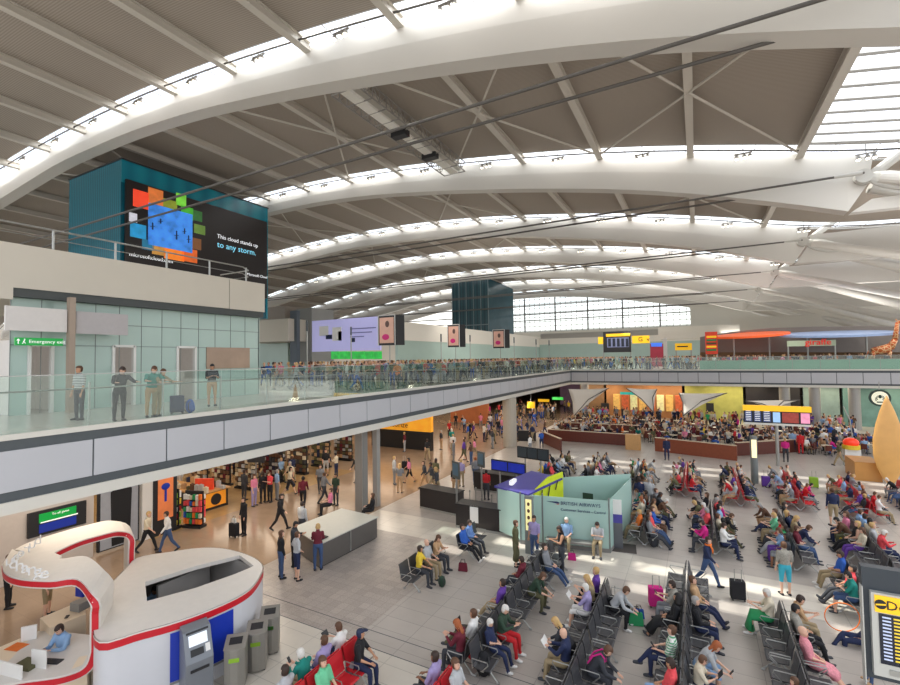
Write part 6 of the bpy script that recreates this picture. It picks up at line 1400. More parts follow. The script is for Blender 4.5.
# px,py of the head, side, pose, top, bottom, hair, style, skin, held thing, label, extras
T_ = [
 (306, 663, -1, 'sit_phone', 'teal', 'khaki', 'white', 'short', 'fair', 'phone', 'white-haired person in a teal top on the red seats at the bottom left', dict(sleeve='long')),
 (326, 655, -1, 'sit', 'lavender', 'denim blue', 'brown', 'short', 'fair', None, 'person in a lavender top beside the white-haired person in teal', {}),
 (332, 635, -1, 'sit_read', 'white', 'navy', 'brown', 'short', 'fair', 'tablet', 'person in a white t-shirt with a tablet on the red seats', {}),
 (357, 625, -1, 'sit', 'light grey', 'charcoal', 'dark brown', 'short', 'fair', None, 'young person in a pale grey long-sleeved top on the red seats', dict(sleeve='long')),
 (340, 664, 1, 'sit', 'mint green', 'khaki', 'brown', 'short', 'fair', None, 'person in a mint green top on the red seats facing right', dict(fem=1)),
 (375, 634, 1, 'sit_turn', 'black', 'navy', 'navy', 'cap', 'tan', None, 'person in a black t-shirt and a dark blue cap on the red seats', {}),
 (424, 546, 1, 'sit', 'light grey', 'khaki', 'white', 'bald', 'fair', None, 'bald person in a pale grey top on the lone small bench', {}),
 (432, 543, 1, 'sit_phone', 'tan', 'charcoal', 'brown', 'long', 'fair', None, 'long-haired person in a tan top on the lone small bench', dict(fem=1)),
 (425, 540, 1, 'sit_turn', 'yellow', 'charcoal', 'dark brown', 'short', 'tan', None, 'person in a yellow top at the back of the lone small bench', {}),
 (443, 538, 1, 'sit_stretch', 'blue', 'black', 'dark brown', 'short', 'tan', None, 'person in a royal blue top with black trousers on the two-seat bench', dict(sleeve='long')),
 (429, 530, 1, 'sit_slump', 'light blue', 'charcoal', 'dark brown', 'short', 'fair', None, 'person in a pale blue checked shirt on the two-seat bench', dict(sleeve='long')),
 (500, 579, -1, 'sit_stretch', 'purple', 'khaki', 'dark brown', 'short', 'tan', None, 'person in a dark purple shirt with khaki trousers facing left on the first black row', {}),
 (476, 611, -1, 'sit_cross', 'white', 'olive', 'brown', 'short', 'tan', 'laptop', 'person in a white top with a laptop and crossed olive trousers', {}),
 (499, 614, 1, 'sit_phone', 'dark green', 'red', 'white', 'short', 'fair', None, 'white-haired person in a dark green coat and bright red trousers', dict(sleeve='long')),
 (511, 612, 1, 'sit_slump', 'navy', 'navy', 'white', 'short', 'fair', None, 'person in navy beside the one in bright red trousers', dict(h=1.5)),
 (533, 568, 1, 'sit_lean', 'dark green', 'olive', 'brown', 'long', 'fair', 'phone', 'long-haired person in a dark green top leaning over a phone', dict(fem=1)),
 (544, 550, 1, 'sit_stretch', 'grey', 'denim blue', 'dark brown', 'short', 'fair', None, 'person in a grey top and jeans at the far end of the first black row', dict(sleeve='long')),
 (523, 556, -1, 'sit_slump', 'maroon', 'charcoal', 'dark brown', 'short', 'tan', None, 'person in a maroon jacket at the far end of the first black row', dict(sleeve='long')),
 (453, 640, -1, 'sit_phone', 'maroon', 'charcoal', 'red', 'long', 'fair', None, 'red-haired person in a maroon hooded top at the bottom edge', dict(sleeve='long', fem=1)),
 (447, 652, -1, 'sit', 'lavender', 'charcoal', 'dark brown', 'short', 'brown', None, 'person in a lavender shirt on the red seats at the bottom edge', {}),
 (463, 656, 1, 'sit', 'light grey', 'khaki', 'brown', 'short', 'fair', None, 'person in a pale grey t-shirt resting an arm on a black backpack', {}),
 (587, 587, -1, 'sit_read', 'lavender', 'white', 'white', 'short', 'fair', 'book', 'white-haired person in a lavender shirt and white shorts reading', dict(legs='shorts', fem=1)),
 (560, 617, -1, 'sit_lean', 'charcoal', 'black', 'blond', 'long', 'fair', None, 'blond person in a charcoal coat leaning forward in the second black row', dict(sleeve='long', fem=1)),
 (562, 633, -1, 'sit_read', 'navy', 'khaki', 'grey', 'bald', 'fair', 'book', 'bald person in a dark suit jacket reading, with khaki trousers', dict(sleeve='long')),
 (603, 566, -1, 'sit', 'purple', 'black', 'blond', 'short', 'fair', None, 'person in a bright purple top at the far end of the second black row', dict(sleeve='long')),
 (598, 576, -1, 'sit_phone', 'khaki', 'black', 'blond', 'long', 'fair', None, 'blond person in a khaki top beside the one in bright purple', dict(fem=1)),
 (586, 642, 1, 'sit_lean', 'charcoal', 'charcoal', 'brown', 'short', 'fair', None, 'person in charcoal with magenta backpack straps', dict(sleeve='long')),
 (634, 588, 1, 'sit_lean', 'light grey', 'black', 'brown', 'short', 'fair', None, 'person in a pale grey shirt bending over a green bag', dict(sleeve='long')),
 (679, 585, -1, 'sit_read', 'cream', 'grey', 'dark brown', 'short', 'fair', 'phone', 'person in a cream patterned top at the far end of the third black row', dict(fem=1)),
 (676, 601, -1, 'sit_stretch', 'black', 'black', 'black', 'hood', 'tan', None, 'person draped all in black with a black hood in the third black row', dict(sleeve='long', legs='skirt', skirt=0.8)),
 (673, 628, -1, 'sit_cross', 'green', 'navy', 'brown', 'short', 'fair', 'phone', 'person in a green striped polo and navy trousers with crossed legs', {}),
 (658, 658, -1, 'sit_slump', 'coral', 'light blue', 'dark brown', 'short', 'tan', None, 'person in a coral pink t-shirt in the third black row', {}),
 (693, 580, 1, 'sit_stretch', 'tan', 'navy', 'brown', 'short', 'fair', None, 'person in a tan jacket with legs stretched out, third black row', dict(sleeve='long')),
 (696, 598, 1, 'sit', 'black', 'navy', 'grey', 'short', 'fair', None, 'grey-haired person in a black jacket beside a cream bag', dict(sleeve='long')),
 (715, 646, 1, 'sit_lean', 'light grey', 'light blue', 'red', 'long', 'fair', 'phone', 'curly red-haired person in a pale top and shorts leaning over a phone', dict(legs='shorts', fem=1)),
 (699, 660, 1, 'sit_phone', 'cream', 'navy', 'brown', 'short', 'fair', 'tablet', 'young person in a cream t-shirt at the bottom edge of the third black row', dict(h=1.5)),
 (764, 591, -1, 'sit_read', 'cream', 'green', 'white', 'short', 'fair', None, 'white-haired person in a cream top with a bright green skirt', dict(legs='skirt', fem=1, skirt=0.9)),
 (784, 670, -1, 'sit', 'magenta', 'denim blue', 'brown', 'long', 'fair', None, 'child in a magenta top at the bottom of the fourth black row', dict(h=1.3, fem=1, legs='shorts')),
 (788, 592, 1, 'sit_phone', 'tan', 'khaki', 'dark brown', 'short', 'fair', None, 'person in a tan top behind the bald one in pink flowers', {}),
 (792, 607, 1, 'sit_slump', 'olive', 'black', 'black', 'short', 'tan', None, 'dark-haired person in an olive patterned top and black trousers', dict(sleeve='long')),
 (801, 634, 1, 'sit_stretch', 'pink', 'pink', 'white', 'bald', 'fair', None, 'bald-headed person in a pink flowered dress with stretched legs', dict(legs='skirt', fem=1, skirt=0.2)),
 (826, 566, -1, 'sit_stretch', 'coral', 'charcoal', 'black', 'short', 'tan', None, 'person in a salmon t-shirt and charcoal trousers, short row', {}),
 (843, 568, 1, 'sit_slump', 'red', 'black', 'dark brown', 'short', 'fair', None, 'person in a bright red top left of the departures board', dict(sleeve='long')),
 (808, 533, -1, 'sit_phone', 'light blue', 'purple', 'brown', 'long', 'fair', None, 'person in a pale blue top behind the short row', dict(fem=1)),
 (797, 521, -1, 'sit_read', 'mint green', 'khaki', 'blond', 'short', 'fair', None, 'blond person in a mint top with khaki trousers beyond the short row', {}),
 (832, 529, 1, 'sit_lean', 'navy', 'grey', 'brown', 'short', 'fair', 'phone', 'person in a navy jumper bent over a phone', dict(sleeve='long')),
 (722, 537, -1, 'sit_phone', 'magenta', 'charcoal', 'dark brown', 'short', 'fair', None, 'person in a magenta jacket beside the walking man', dict(sleeve='long', fem=1)),
 (625, 510, 1, 'sit_stretch', 'coral', 'denim blue', 'brown', 'long', 'fair', None, 'long-haired person in a coral top and jeans beside the information pillar', dict(fem=1)),
 (670, 494, -1, 'sit_lean', 'teal', 'light grey', 'brown', 'short', 'fair', None, 'person in a teal jacket bending forward, rows beyond the walkway', dict(sleeve='long')),
 (677, 513, 1, 'sit', 'blue', 'brown', 'brown', 'short', 'fair', None, 'person with a bright blue jacket and brown trousers, rows beyond the walkway', dict(sleeve='long')),
 (668, 516, -1, 'sit_slump', 'orange', 'khaki', 'blond', 'short', 'fair', None, 'person in an orange top beside the bright blue jacket', {}),
 (690, 495, 1, 'sit_stretch', 'grey', 'olive', 'brown', 'short', 'fair', None, 'person in a grey top with olive trousers, rows beyond the walkway', {}),
 (714, 498, -1, 'sit_lean', 'black', 'charcoal', 'dark brown', 'short', 'fair', 'phone', 'person in a black jacket hunched over, rows beyond the walkway', dict(sleeve='long')),
 (736, 495, 1, 'sit_slump', 'navy', 'grey', 'dark brown', 'short', 'fair', None, 'person in navy slumped at the end of the rows beyond the walkway', dict(sleeve='long')),
 (800, 506, 1, 'sit', 'charcoal', 'charcoal', 'dark brown', 'short', 'fair', None, 'person in a charcoal top beyond the blond one in mint', dict(sleeve='long')),
 (811, 520, 1, 'sit_phone', 'khaki', 'grey', 'blond', 'long', 'fair', None, 'blond person in a khaki top beside the navy jumper', dict(fem=1)),
 (813, 552, -1, 'sit_slump', 'blue', 'khaki', 'dark brown', 'short', 'tan', None, 'person in a blue top and khaki trousers on the short row', {}),
 (857, 511, 1, 'sit_read', 'light blue', 'navy', 'brown', 'short', 'fair', None, 'person in a light blue shirt near the right edge', {}),
 (868, 517, -1, 'sit', 'pink', 'navy', 'brown', 'long', 'fair', None, 'long-haired person in pink near the right edge', dict(fem=1)),
 (873, 525, -1, 'sit_stretch', 'black', 'black', 'blond', 'long', 'fair', None, 'blond person in a sleeveless black top near the right edge', dict(sleeve='none', fem=1)),
 (897, 534, -1, 'sit_slump', 'cream', 'purple', 'brown', 'long', 'fair', None, 'person cut by the right edge above the departures board', dict(fem=1)),
]
for px, py, sd, pose, top, bot, hair, sty, sk, hold, lab, kw in T_:
    s = nearest_seat(px, py, sd); kw = dict(kw)
    b, J = person(pose, (s['x'] - sd * 0.03, s['y'], 0), PI / 2 if sd < 0 else -PI / 2, top, bot, hair, skin=sk, label=lab, style=sty, shoes='white' if hash_(lab) % 4 == 0 else 'charcoal', **kw) if 0 else person(pose, (s['x'] - sd * 0.03, s['y'], 0), PI / 2 if sd < 0 else -PI / 2, top, bot, hair, sk, 'white' if len(lab) % 4 == 0 else 'charcoal', lab, None, True, sty, **kw)
    if hold: handheld(b, J, hold, {'phone': 'dark phone', 'book': 'open white book', 'laptop': 'black open laptop', 'tablet': 'dark tablet'}[hold] + ' of the ' + ' '.join(lab.split()[:11]))
# standing and walking people on the lower level, by the pixel of their feet
W = lambda dx, dy: math.atan2(-dx, dy)     # heading vector -> rz
S_ = [
 (708, 586, W(.9, -.35), 'walk', 'navy', 'denim blue', 'dark brown', 'short', 'fair', 'walking man in a dark blue jacket and jeans with an orange scarf', dict(sleeve='long'), None),
 (147, 552, W(.8, .5), 'walk', 'cream', 'black', 'blond', 'short', 'fair', 'person in a cream shirt and black trousers striding past the silhouette poster', {}, None),
 (168, 552, W(-.3, -.8), 'walk_bag', 'white', 'denim blue', 'dark brown', 'short', 'tan', 'person in a white shirt and jeans walking beside the shop frame', dict(sleeve='long'), None),
 (8, 608, W(.5, .8), 'stand', 'black', 'black', 'brown', 'short', 'fair', 'person in black at the left edge behind the ribbon counter', dict(sleeve='long'), None),
 (47, 616, W(.6, .6), 'stand', 'khaki', 'khaki', 'brown', 'short', 'fair', 'person in khaki shorts seen under the ribbon canopy', dict(legs='shorts'), None),
 (244, 535, W(-.2, -1), 'stand', 'black', 'black', 'dark brown', 'short', 'fair', 'person in a black jacket pulling a black suitcase', dict(sleeve='long'), None),
 (280, 530, W(.7, .3), 'walk', 'black', 'black', 'dark brown', 'short', 'fair', 'person in black walking away from the suitcase puller', dict(sleeve='long'), None),
 (302, 541, W(0, 1), 'stand', 'light grey', 'charcoal', 'dark brown', 'short', 'tan', 'person in a pale jacket with a blue bag behind the service box', dict(sleeve='long'), None),
 (281, 578, W(.5, .9), 'stand', 'black', 'denim blue', 'brown', 'long', 'fair', 'long-haired person in a black jacket and jeans at the service box', dict(sleeve='long', fem=1), None),
 (297, 580, W(.4, .9), 'stand_hips', 'light grey', 'navy', 'brown', 'short', 'fair', 'person in a grey t-shirt and navy shorts with hands on hips', dict(legs='shorts'), None),
 (318, 570, W(-.5, .6), 'stand_phone', 'maroon', 'denim blue', 'blond', 'bun', 'fair', 'blond person in a maroon top and jeans at the keyboard', dict(sleeve='long', fem=1), None),
 (294, 566, W(.5, .3), 'stand_phone', 'charcoal', 'black', 'black', 'short', 'tan', 'dark-haired person in charcoal facing the service box', dict(sleeve='long'), None),
 (254, 506, W(1, .2), 'stand', 'pink', 'lavender', 'brown', 'long', 'fair', 'person in a pink top and lavender trousers at the shop entrance', dict(fem=1), None),
 (263, 503, W(-1, .2), 'stand', 'black', 'black', 'dark brown', 'short', 'fair', 'person all in black at the shop entrance', dict(sleeve='long'), None),
 (270, 502, W(0, -1), 'stand_phone', 'coral', 'black', 'brown', 'short', 'fair', 'person in a coral top and black trousers at the shop entrance', {}, None),
 (277, 500, W(0.4, 1), 'stand', 'light blue', 'grey', 'grey', 'short', 'fair', 'grey-haired person in pale blue at the shop entrance', {}, None),
 (244, 500, W(0, 1), 'stand', 'charcoal', 'charcoal', 'dark brown', 'short', 'fair', 'person in charcoal browsing by the emblem counter', dict(sleeve='long'), None),
 (292, 482, W(-1, .5), 'walk', 'navy', 'khaki', 'brown', 'short', 'fair', 'person in navy with khaki trousers between the shop racks', {}, None),
 (303, 508, W(-.6, .8), 'walk', 'maroon', 'black', 'black', 'short', 'brown', 'person in maroon walking just beyond the pale jacket', dict(sleeve='long'), None),
 (324, 503, W(.3, .9), 'walk', 'grey', 'charcoal', 'brown', 'short', 'fair', 'person in a grey coat walking away past the racks', dict(sleeve='long'), None),
 (336, 505, W(0, -1), 'stand', 'dark green', 'charcoal', 'dark brown', 'short', 'tan', 'person in dark green left of the grey column', {}, None),
 (330, 514, W(-.5, -.6), 'sit', 'pink', 'black', 'brown', 'short', 'fair', 'person in a pink top seated on luggage left of the grey column', dict(fem=1), None),
 (357, 482, W(0, -1), 'walk', 'black', 'black', 'dark brown', 'short', 'fair', 'person in a black suit walking toward the viewer left of the column', dict(sleeve='long'), None),
 (372, 520, W(-.8, -.4), 'sit', 'black', 'black', 'brown', 'long', 'fair', 'dark-clad person sitting at the foot of the grey column', dict(sleeve='long', fem=1), None),
 (516, 566, W(.8, .3), 'stand', 'olive', 'olive', 'brown', 'short', 'fair', 'person in a long olive coat standing by the totem', dict(sleeve='long', legs='skirt', fem=1, skirt=.6), None),
 (535, 560, W(-.2, -.9), 'stand', 'lavender', 'denim blue', 'dark brown', 'short', 'tan', 'person in a lavender top standing by the totem', {}, None),
 (562, 573, W(-.8, -.5), 'stand_phone', 'black', 'charcoal', 'dark brown', 'long', 'tan', 'person in a sleeveless black top with orange sides by the booth', dict(sleeve='none', fem=1), None),
 (786, 595, W(-.3, .9), 'stand', 'grey', 'turquoise', 'brown', 'short', 'fair', 'person in a grey patterned shirt and turquoise shorts', dict(legs='shorts'), None),
 (834, 526, W(-.2, .9), 'stand', 'navy', 'khaki', 'brown', 'short', 'fair', 'person with a blue backpack standing beyond the short row', dict(sleeve='long', legs='shorts'), None),
 (167, 552, 0, None, 0, 0, 0, 0, 0, 0, 0, 0),
 (640, 512, W(0, 1), 'stand', 'navy', 'light grey', 'dark brown', 'short', 'fair', 'person in navy with pale trousers standing behind the booth', {}, None),
 (650, 512, W(0, 1), 'stand', 'light grey', 'light grey', 'grey', 'short', 'fair', 'grey-haired person in pale clothes standing behind the booth', dict(sleeve='long'), None),
 (667, 460, W(0, -1), 'stand', 'navy', 'navy', 'dark brown', 'short', 'fair', 'person in navy standing alone in front of the chestnut barrier', dict(sleeve='long'), None),
 (825, 451, W(-.3, 1), 'stand', 'white', 'black', 'dark brown', 'short', 'fair', 'person in a white top and black trousers walking from the screens', dict(), None),
 (840, 466, W(-1, .2), 'walk', 'olive', 'khaki', 'brown', 'short', 'fair', 'person in olive striding past the promotional cart', {}, None),
 (786, 462, W(0, 1), 'stand', 'magenta', 'charcoal', 'blond', 'short', 'fair', 'person in a magenta top standing below the flight screens', {}, None),
 (793, 452, W(.3, 1), 'stand', 'light blue', 'navy', 'brown', 'short', 'fair', 'person in a pale blue shirt below the flight screens', {}, None),
 (801, 454, W(0, 1), 'stand', 'red', 'red', 'dark brown', 'short', 'brown', 'person dressed in red below the flight screens', dict(sleeve='long'), None),
]
PB = {}
for px, py, rz, pose, top, bot, hair, sty, sk, lab, kw, z in S_:
    if not pose: continue
    p = gz(px, py); b, J = person(pose, (p.x, p.y, 0), rz, top, bot, hair, sk, 'black', lab, None, True, sty, **kw); PB[lab[:20]] = (b, J, p)
# two people on the ledge bench and others sitting by the booth
for px, py, top, bot, hair, pose, lab in ((561, 528, 'light blue', 'khaki', 'white', 'sit', 'white-haired person in a pale blue shirt on the ledge in front of the booth'), (594, 530, 'light grey', 'khaki', 'dark brown', 'sit_phone', 'person in a pale grey shirt on the ledge under the booth lettering')):
    p = gz(px, py, 1.18); person(pose, (p.x, 19.05 + (p.x + 5.7) * 0.19, 0), W(0.1, -1), top, bot, hair, 'fair', 'charcoal', lab, None, True)
# clerk
p = gz(64, 627, 1.38); person('sit_phone', (p.x, p.y, 0.2), W(.3, -1), 'light blue', 'navy', 'dark brown', 'fair', 'black', 'clerk in a blue shirt writing inside the ribbon counter', None, True, sleeve='long')
p = gz(153, 592, 1.1); person('sit_phone', (p.x - .2, p.y + .1, -0.1), W(1, 0), 'light blue', 'navy', 'black', 'brown', 'black', 'clerk in pale blue seated inside the oval currency pod', None, True)
# reclining person in navy and the orange hoop
p = gz(838, 643); b, J = person('sit_cross', (p.x + 0.55, p.y + 0.1, -0.34), W(-1, -.1), 'navy', 'navy', 'dark brown', 'fair', 'grey', 'person in navy reclining on the floor beside an orange hoop', None, True, sleeve='long', lean=-30)
hp = MB().tube([Vector((0.42 * math.cos(t), 0, 0.43 + 0.42 * math.sin(t))) for t in np.linspace(0, 2 * PI, 33)], 0.014, 6, cap=False).build('orange_hoop', cloth('orange'), None); q_ = gz(847, 641); hp.location = (q_.x, q_.y + 0.5, 0); hp.rotation_euler = (0.1, 0, 0.2); tag(hp, 'thin orange hoop leaning by the reclining person in navy', 'hoop')
p = gz(862, 674); person('sit', (p.x + .35, p.y - 0.35, -0.05), W(-1, -.2), 'light grey', 'denim blue', 'brown', 'fair', 'tan', 'child in jeans half hidden by the departures board', None, True, h=1.25)
# upper level, left, by the glass
U_ = [(80, 357, W(.2, -1), 'stand', 'white', 'charcoal', 'brown', 'tan', 'person in a white striped top on the upper level beside the taupe column', {}),
 (120, 359, W(1, -.15), 'stand_rail', 'black', 'black', 'dark brown', 'fair', 'person in a black jacket leaning on the upper balustrade', dict(sleeve='long')),
 (152, 363, W(1, -.2), 'stand_rail', 'teal', 'tan', 'brown', 'fair', 'person in a grey teal top leaning on the upper balustrade', {}),
 (158, 366, W(1, .3), 'stand_rail', 'khaki', 'khaki', 'brown', 'fair', 'person in khaki half hidden beside the grey teal top', dict(h=1.62)),
 (212, 359, W(.9, -.4), 'stand_phone', 'black', 'tan', 'black', 'tan', 'dark-haired person in a black t-shirt and tan shorts on the upper level', dict(legs='shorts'))]
for px, py, rz, pose, top, bot, hair, sk, lab, kw in U_:
    p = gx(px, py, -16.0 if 'rail' in pose else -17.6); person(pose, (p.x, p.y, ZU), rz, top, bot, hair, sk, 'black', lab, None, True, **kw)
suitcase((-16.2, gx(177, 400, -16.2).y, ZU), 'navy', 'navy suitcase lying by the upper balustrade', 1.2)
o = backpack((-16.0, gx(190, 400, -16).y, ZU), 'blue', 'bright blue backpack by the upper balustrade', 0.3)
# bags near people
def at_(px, py): return gz(px, py)
backpack(at_(484, 676), 'black', 'large black backpack beside the person in a pale grey t-shirt', 0.5, 1.25)
o = MB().ell((0, 0, 0.2), (0.18, 0.14, 0.2), 12, 8).build('bag', cloth('red'), None, smooth=True); o.location = at_(473, 660) + Vector((0, 0, 0.35)) * 0; tag(o, 'bright red soft bag beside the large black backpack', 'bag')
suitcase(at_(612, 618), 'black', 'black suitcase in the aisle right of the second black row', 0.2)
suitcase(at_(656, 607), 'magenta', 'patterned magenta suitcase with its handle up', 0.3)
tote(at_(636, 625), 'green', 'green bag in front of the bending person in pale grey', 0.3, 1.1)
tote(at_(639, 618), 'blue', 'blue bag just behind the green bag', 0.3, 0.8)
tote(at_(463, 571), 'maroon', 'small brown and red bag right of the lone small bench', 0.2, 0.9)
backpack(at_(442, 587), 'dark green', 'small dark green backpack at the feet of the bald person', 0.4, 0.8)
suitcase(at_(234, 537), 'black', 'black suitcase with a white bag on top, held by the person in black', 0.1)
tote(at_(234, 537) + Vector((0, 0, 0.65)), 'white', 'white bag on top of the black suitcase near the shop', 0.1, 0.6) 
backpack(at_(654, 547), 'charcoal', 'grey stroller bag beyond the sunlit strip', 0.2, 1.3)
suitcase(at_(649, 516), 'red', 'bright red suitcase right of the information pillar', 0.2)
tote(at_(572, 560), 'magenta', 'magenta bag at the booth ledge', 0.2, 0.8)
o = tote(at_(577, 548), 'white', 'white and red carrier bag on the booth ledge', 0.2, 0.9); o.location.z = 0.44
suitcase(at_(738, 600), 'black', 'large black case left of the fourth black row', 0.2)
backpack(at_(842, 548), 'yellow', 'mustard yellow backpack standing on the floor', 0.4, 1.0)
backpack(at_(843, 535) , 'black', 'black backpack behind the mustard yellow one', 0.4, 1.0)
suitcase(at_(766, 487), 'purple', 'purple suitcase near the lamp totem', 0.1); suitcase(at_(814, 488), 'lime', 'lime green suitcase by the red rows', 0.1)
backpack(at_(698, 612) + Vector((0.2, 0, 0)), 'cream', 'cream bag on the floor by the grey-haired person in black', 0.3, 0.9)
suitcase(at_(405, 470), 'black', 'black suitcase in the mall behind the grey column', 0.1)
tote(at_(360, 674), 'white', 'white plastic bag at the feet of the person in a dark blue cap', 0.4, 1.0); backpack(at_(352, 684), 'grey', 'grey backpack on the floor by the red seats', 0.3, 1.1)
backpack(at_(806, 640), 'cream', 'pale shoulder bag beside the bald-headed person in pink', 0.3, 0.8)

for o in list(COL.objects):
    l = o.get('label', '')
    if l.startswith('walking man in a dark blue'):
        J = skeleton(dict(POSES['walk'], sleeve='long')); c = J['nb'] + Vector((0, 0.02, 0.02)); pts = [c + Vector((0.085 * math.cos(t), 0.08 * math.sin(t), 0.012 * math.sin(t))) for t in np.linspace(0, 2 * PI, 17)]
        MB().tube(pts, 0.035, 8).tube([c + Vector((0.03, 0.08, 0)), c + Vector((0.05, 0.15, -0.12)), c + Vector((0.05, 0.16, -0.25))], [0.03, 0.03, 0.02], 8).build('scarf', cloth('orange'), o, smooth=True)
    if 'magenta backpack straps' in l:
        J = skeleton(dict(POSES['sit_lean']))
        for k, sg_ in (('L', -1), ('R', 1)):
            a = J['nb'] + J['sd'] * sg_ * 0.10; MB().tube([J['pel'] + J['u'] * 0.1 + J['sd'] * sg_ * 0.1 - J['f'] * 0.15, J['chest'] + J['sd'] * sg_ * 0.09 - J['f'] * 0.155, a + J['u'] * 0.03 - J['f'] * 0.06, a + J['f'] * 0.05, J['chest'] + J['sd'] * sg_ * 0.11 + J['f'] * 0.15], 0.02, 6).build('strap', cloth('magenta'), o)
# patterned clothes
def stripes(name, c1, c2, scale, d='Z'):
    if name not in MATS: MATS[name] = stripe_mat(name, CLR[c1], CLR[c2], scale, 0.85, d)
    return MATS[name]
for o in list(COL.objects):
    l = o.get('label', '')
    if not l or o.get('category') != 'person': continue
    m_ = None
    if 'green striped polo' in l: m_ = stripes('green white stripes', 'green', 'white', 5)
    elif 'white striped' in l: m_ = stripes('white grey stripes', 'white', 'charcoal', 6)
    elif 'checked' in l: m_ = stripes('blue check', 'light blue', 'blue', 9, 'X')
    elif 'flowered' in l: m_ = mat('pink flower print', (222, 140, 150), 0.85, noise=0.45, scale=22)
    elif 'patterned' in l: m_ = mat('grey flower print', (150, 146, 136), 0.85, noise=0.5, scale=24)
    if m_:
        for c in o.children:
            if c.name.split('.')[0] in ('shirt', 'skirt') and not ('black trousers' in l and 0): c.material_slots[0].material = m_
# ---------------------------------------------------------------- further people: copies of a few figures
rc = random.Random(11)
TOPS = ['white', 'cream', 'light grey', 'grey', 'charcoal', 'black', 'navy', 'blue', 'light blue', 'teal', 'red', 'coral', 'maroon', 'pink', 'magenta', 'purple', 'orange', 'olive', 'khaki', 'brown', 'green', 'yellow', 'lavender', 'tan']
TW = [9, 6, 7, 7, 9, 14, 11, 3, 5, 1, 4, 3, 4, 3, 1, 2, 1, 4, 5, 5, 1, 1, 2, 4]
BOTS = ['denim blue', 'navy', 'black', 'charcoal', 'khaki', 'grey', 'light grey', 'olive', 'tan']; HA = ['dark brown', 'brown', 'black', 'blond', 'grey', 'white', 'red']; HW = [6, 6, 3, 4, 2, 2, 1]
SKN = ['fair', 'fair', 'fair', 'tan', 'brown']
descr = {'sit': 'sitting', 'sit_phone': 'head lowered', 'sit_lean': 'leaning forward', 'sit_stretch': 'legs stretched', 'sit_cross': 'legs crossed', 'sit_slump': 'slumped', 'sit_turn': 'turning round', 'sit_read': 'hands raised',
         'stand': 'standing', 'walk': 'walking', 'walk_bag': 'striding', 'stand_phone': 'standing, head bowed', 'stand_point': 'pointing', 'stand_hips': 'standing with hands on hips'}
FAR = []
def mid(pose, loc, rz, where, near=False, sty='short', flat=False):
    t = rc.choices(TOPS, TW)[0]; b_ = rc.choice(BOTS); h = rc.choices(HA, HW)[0]; sk = rc.choice(SKN)
    if not flat:
        vr = rc.choice([{}, {'sleeve': 'long'}, {'legs': 'shorts'}]); b, J = person(pose, loc, rz, t, b_, h, sk, 'charcoal', None, None, False, rc.choice(['short', 'short', 'long']), **vr)
    else:
        vr = {}
        key = ('flat', pose, rc.choice([0, 1]))
        if key not in _cache:
            P = dict(POSES[pose]); P.update({'sleeve': 'long'} if key[2] else {})
            me = person_flat(P, 0.05)
            for _ in range(5): me.materials.append(cloth('grey'))
            _cache[key] = me
        b = bpy.data.objects.new('person', _cache[key]); COL.objects.link(b); b.location = loc; b.rotation_euler = (0, 0, rz); b['category'] = 'person'
        for i, m_ in enumerate((skin_(sk), hairm_(h), cloth(t), cloth(b_), SHOE('charcoal'))): b.material_slots[i].link = 'OBJECT'; b.material_slots[i].material = m_
    s = rc.uniform(0.93, 1.05); b.scale = (s, s, s) if 'sit' not in pose else (1, 1, 1)
    FAR.append((b, where, t, b_, h, descr[pose], vr.get('legs', 'trousers'))); return b
PS = ['sit', 'sit_phone', 'sit_lean', 'sit_stretch', 'sit_cross', 'sit_slump', 'sit_read', 'sit_turn']; PSTD = ['stand', 'walk', 'walk_bag', 'stand_phone', 'stand']
occ = {'the rows beyond the walkway': 0.72, 'the red rows further back': 0.80, 'the dark rows behind the glass booth': 0.86, 'the fourth black row': 0.0, 'the third black row': 0.0, 'the second black row': 0.0, 'the first black row right of the open floor': 0.0, 'the short row left of the departures board': 0.35}
for s in SEATS:
    if s['taken'] or rc.random() > occ.get(s['zone'], 0): continue
    px, py = proj((s['x'], s['y'], 0.8))
    if not (-10 < px < 915 and py < 700): continue
    if 500 < px < 640 and 440 < py < 550 and s['y'] < 24.5: continue
    if px > 855 and py > 545: continue
    s['taken'] = True
    mid(rc.choice(PS), (s['x'] - s['side'] * 0.03, s['y'], 0), (PI / 2 if s['side'] < 0 else -PI / 2) + rc.uniform(-.2, .2), s['zone'], flat=s['y'] > 27)
def scatter(px0, py0, px1, py1, n, where, flat, poses=PSTD, z=0, mind=0.7, hs=1.0):
    pts = []; tries = 0
    while len(pts) < n and tries < 4000:
        tries += 1; p = gz(rc.uniform(px0, px1), rc.uniform(py0, py1), z)
        if any((p - q_).length < mind for q_ in pts) or (p.x + 15.1) ** 2 + (p.y - 39.2) ** 2 < 1.2 or (abs(p.y - 34.6) < .9 and p.x < -20.2): continue
        if z == 0 and p.x > XE - 0.3 and 56 > p.y and any(abs(p.x - s['x']) < 0.8 and abs(p.y - s['y']) < 0.7 for s in SEATS): continue
        pts.append(p); b = mid(rc.choice(poses), (p.x, p.y, z), rc.uniform(0, 2 * PI), where, flat=flat)
scatter(392, 446, 440, 500, 9, 'the tan mall floor left of the help desks', False)
scatter(440, 436, 505, 470, 13, 'the tan mall floor behind the help desks', False)
scatter(515, 425, 545, 455, 7, 'the walkway right of the round beige column', True)
scatter(262, 470, 345, 497, 9, 'the floor between the shop racks', False)
scatter(455, 478, 500, 500, 4, 'the queue behind the help desks', False)
scatter(800, 434, 865, 450, 8, 'the far entrance right of the flight screens', True)
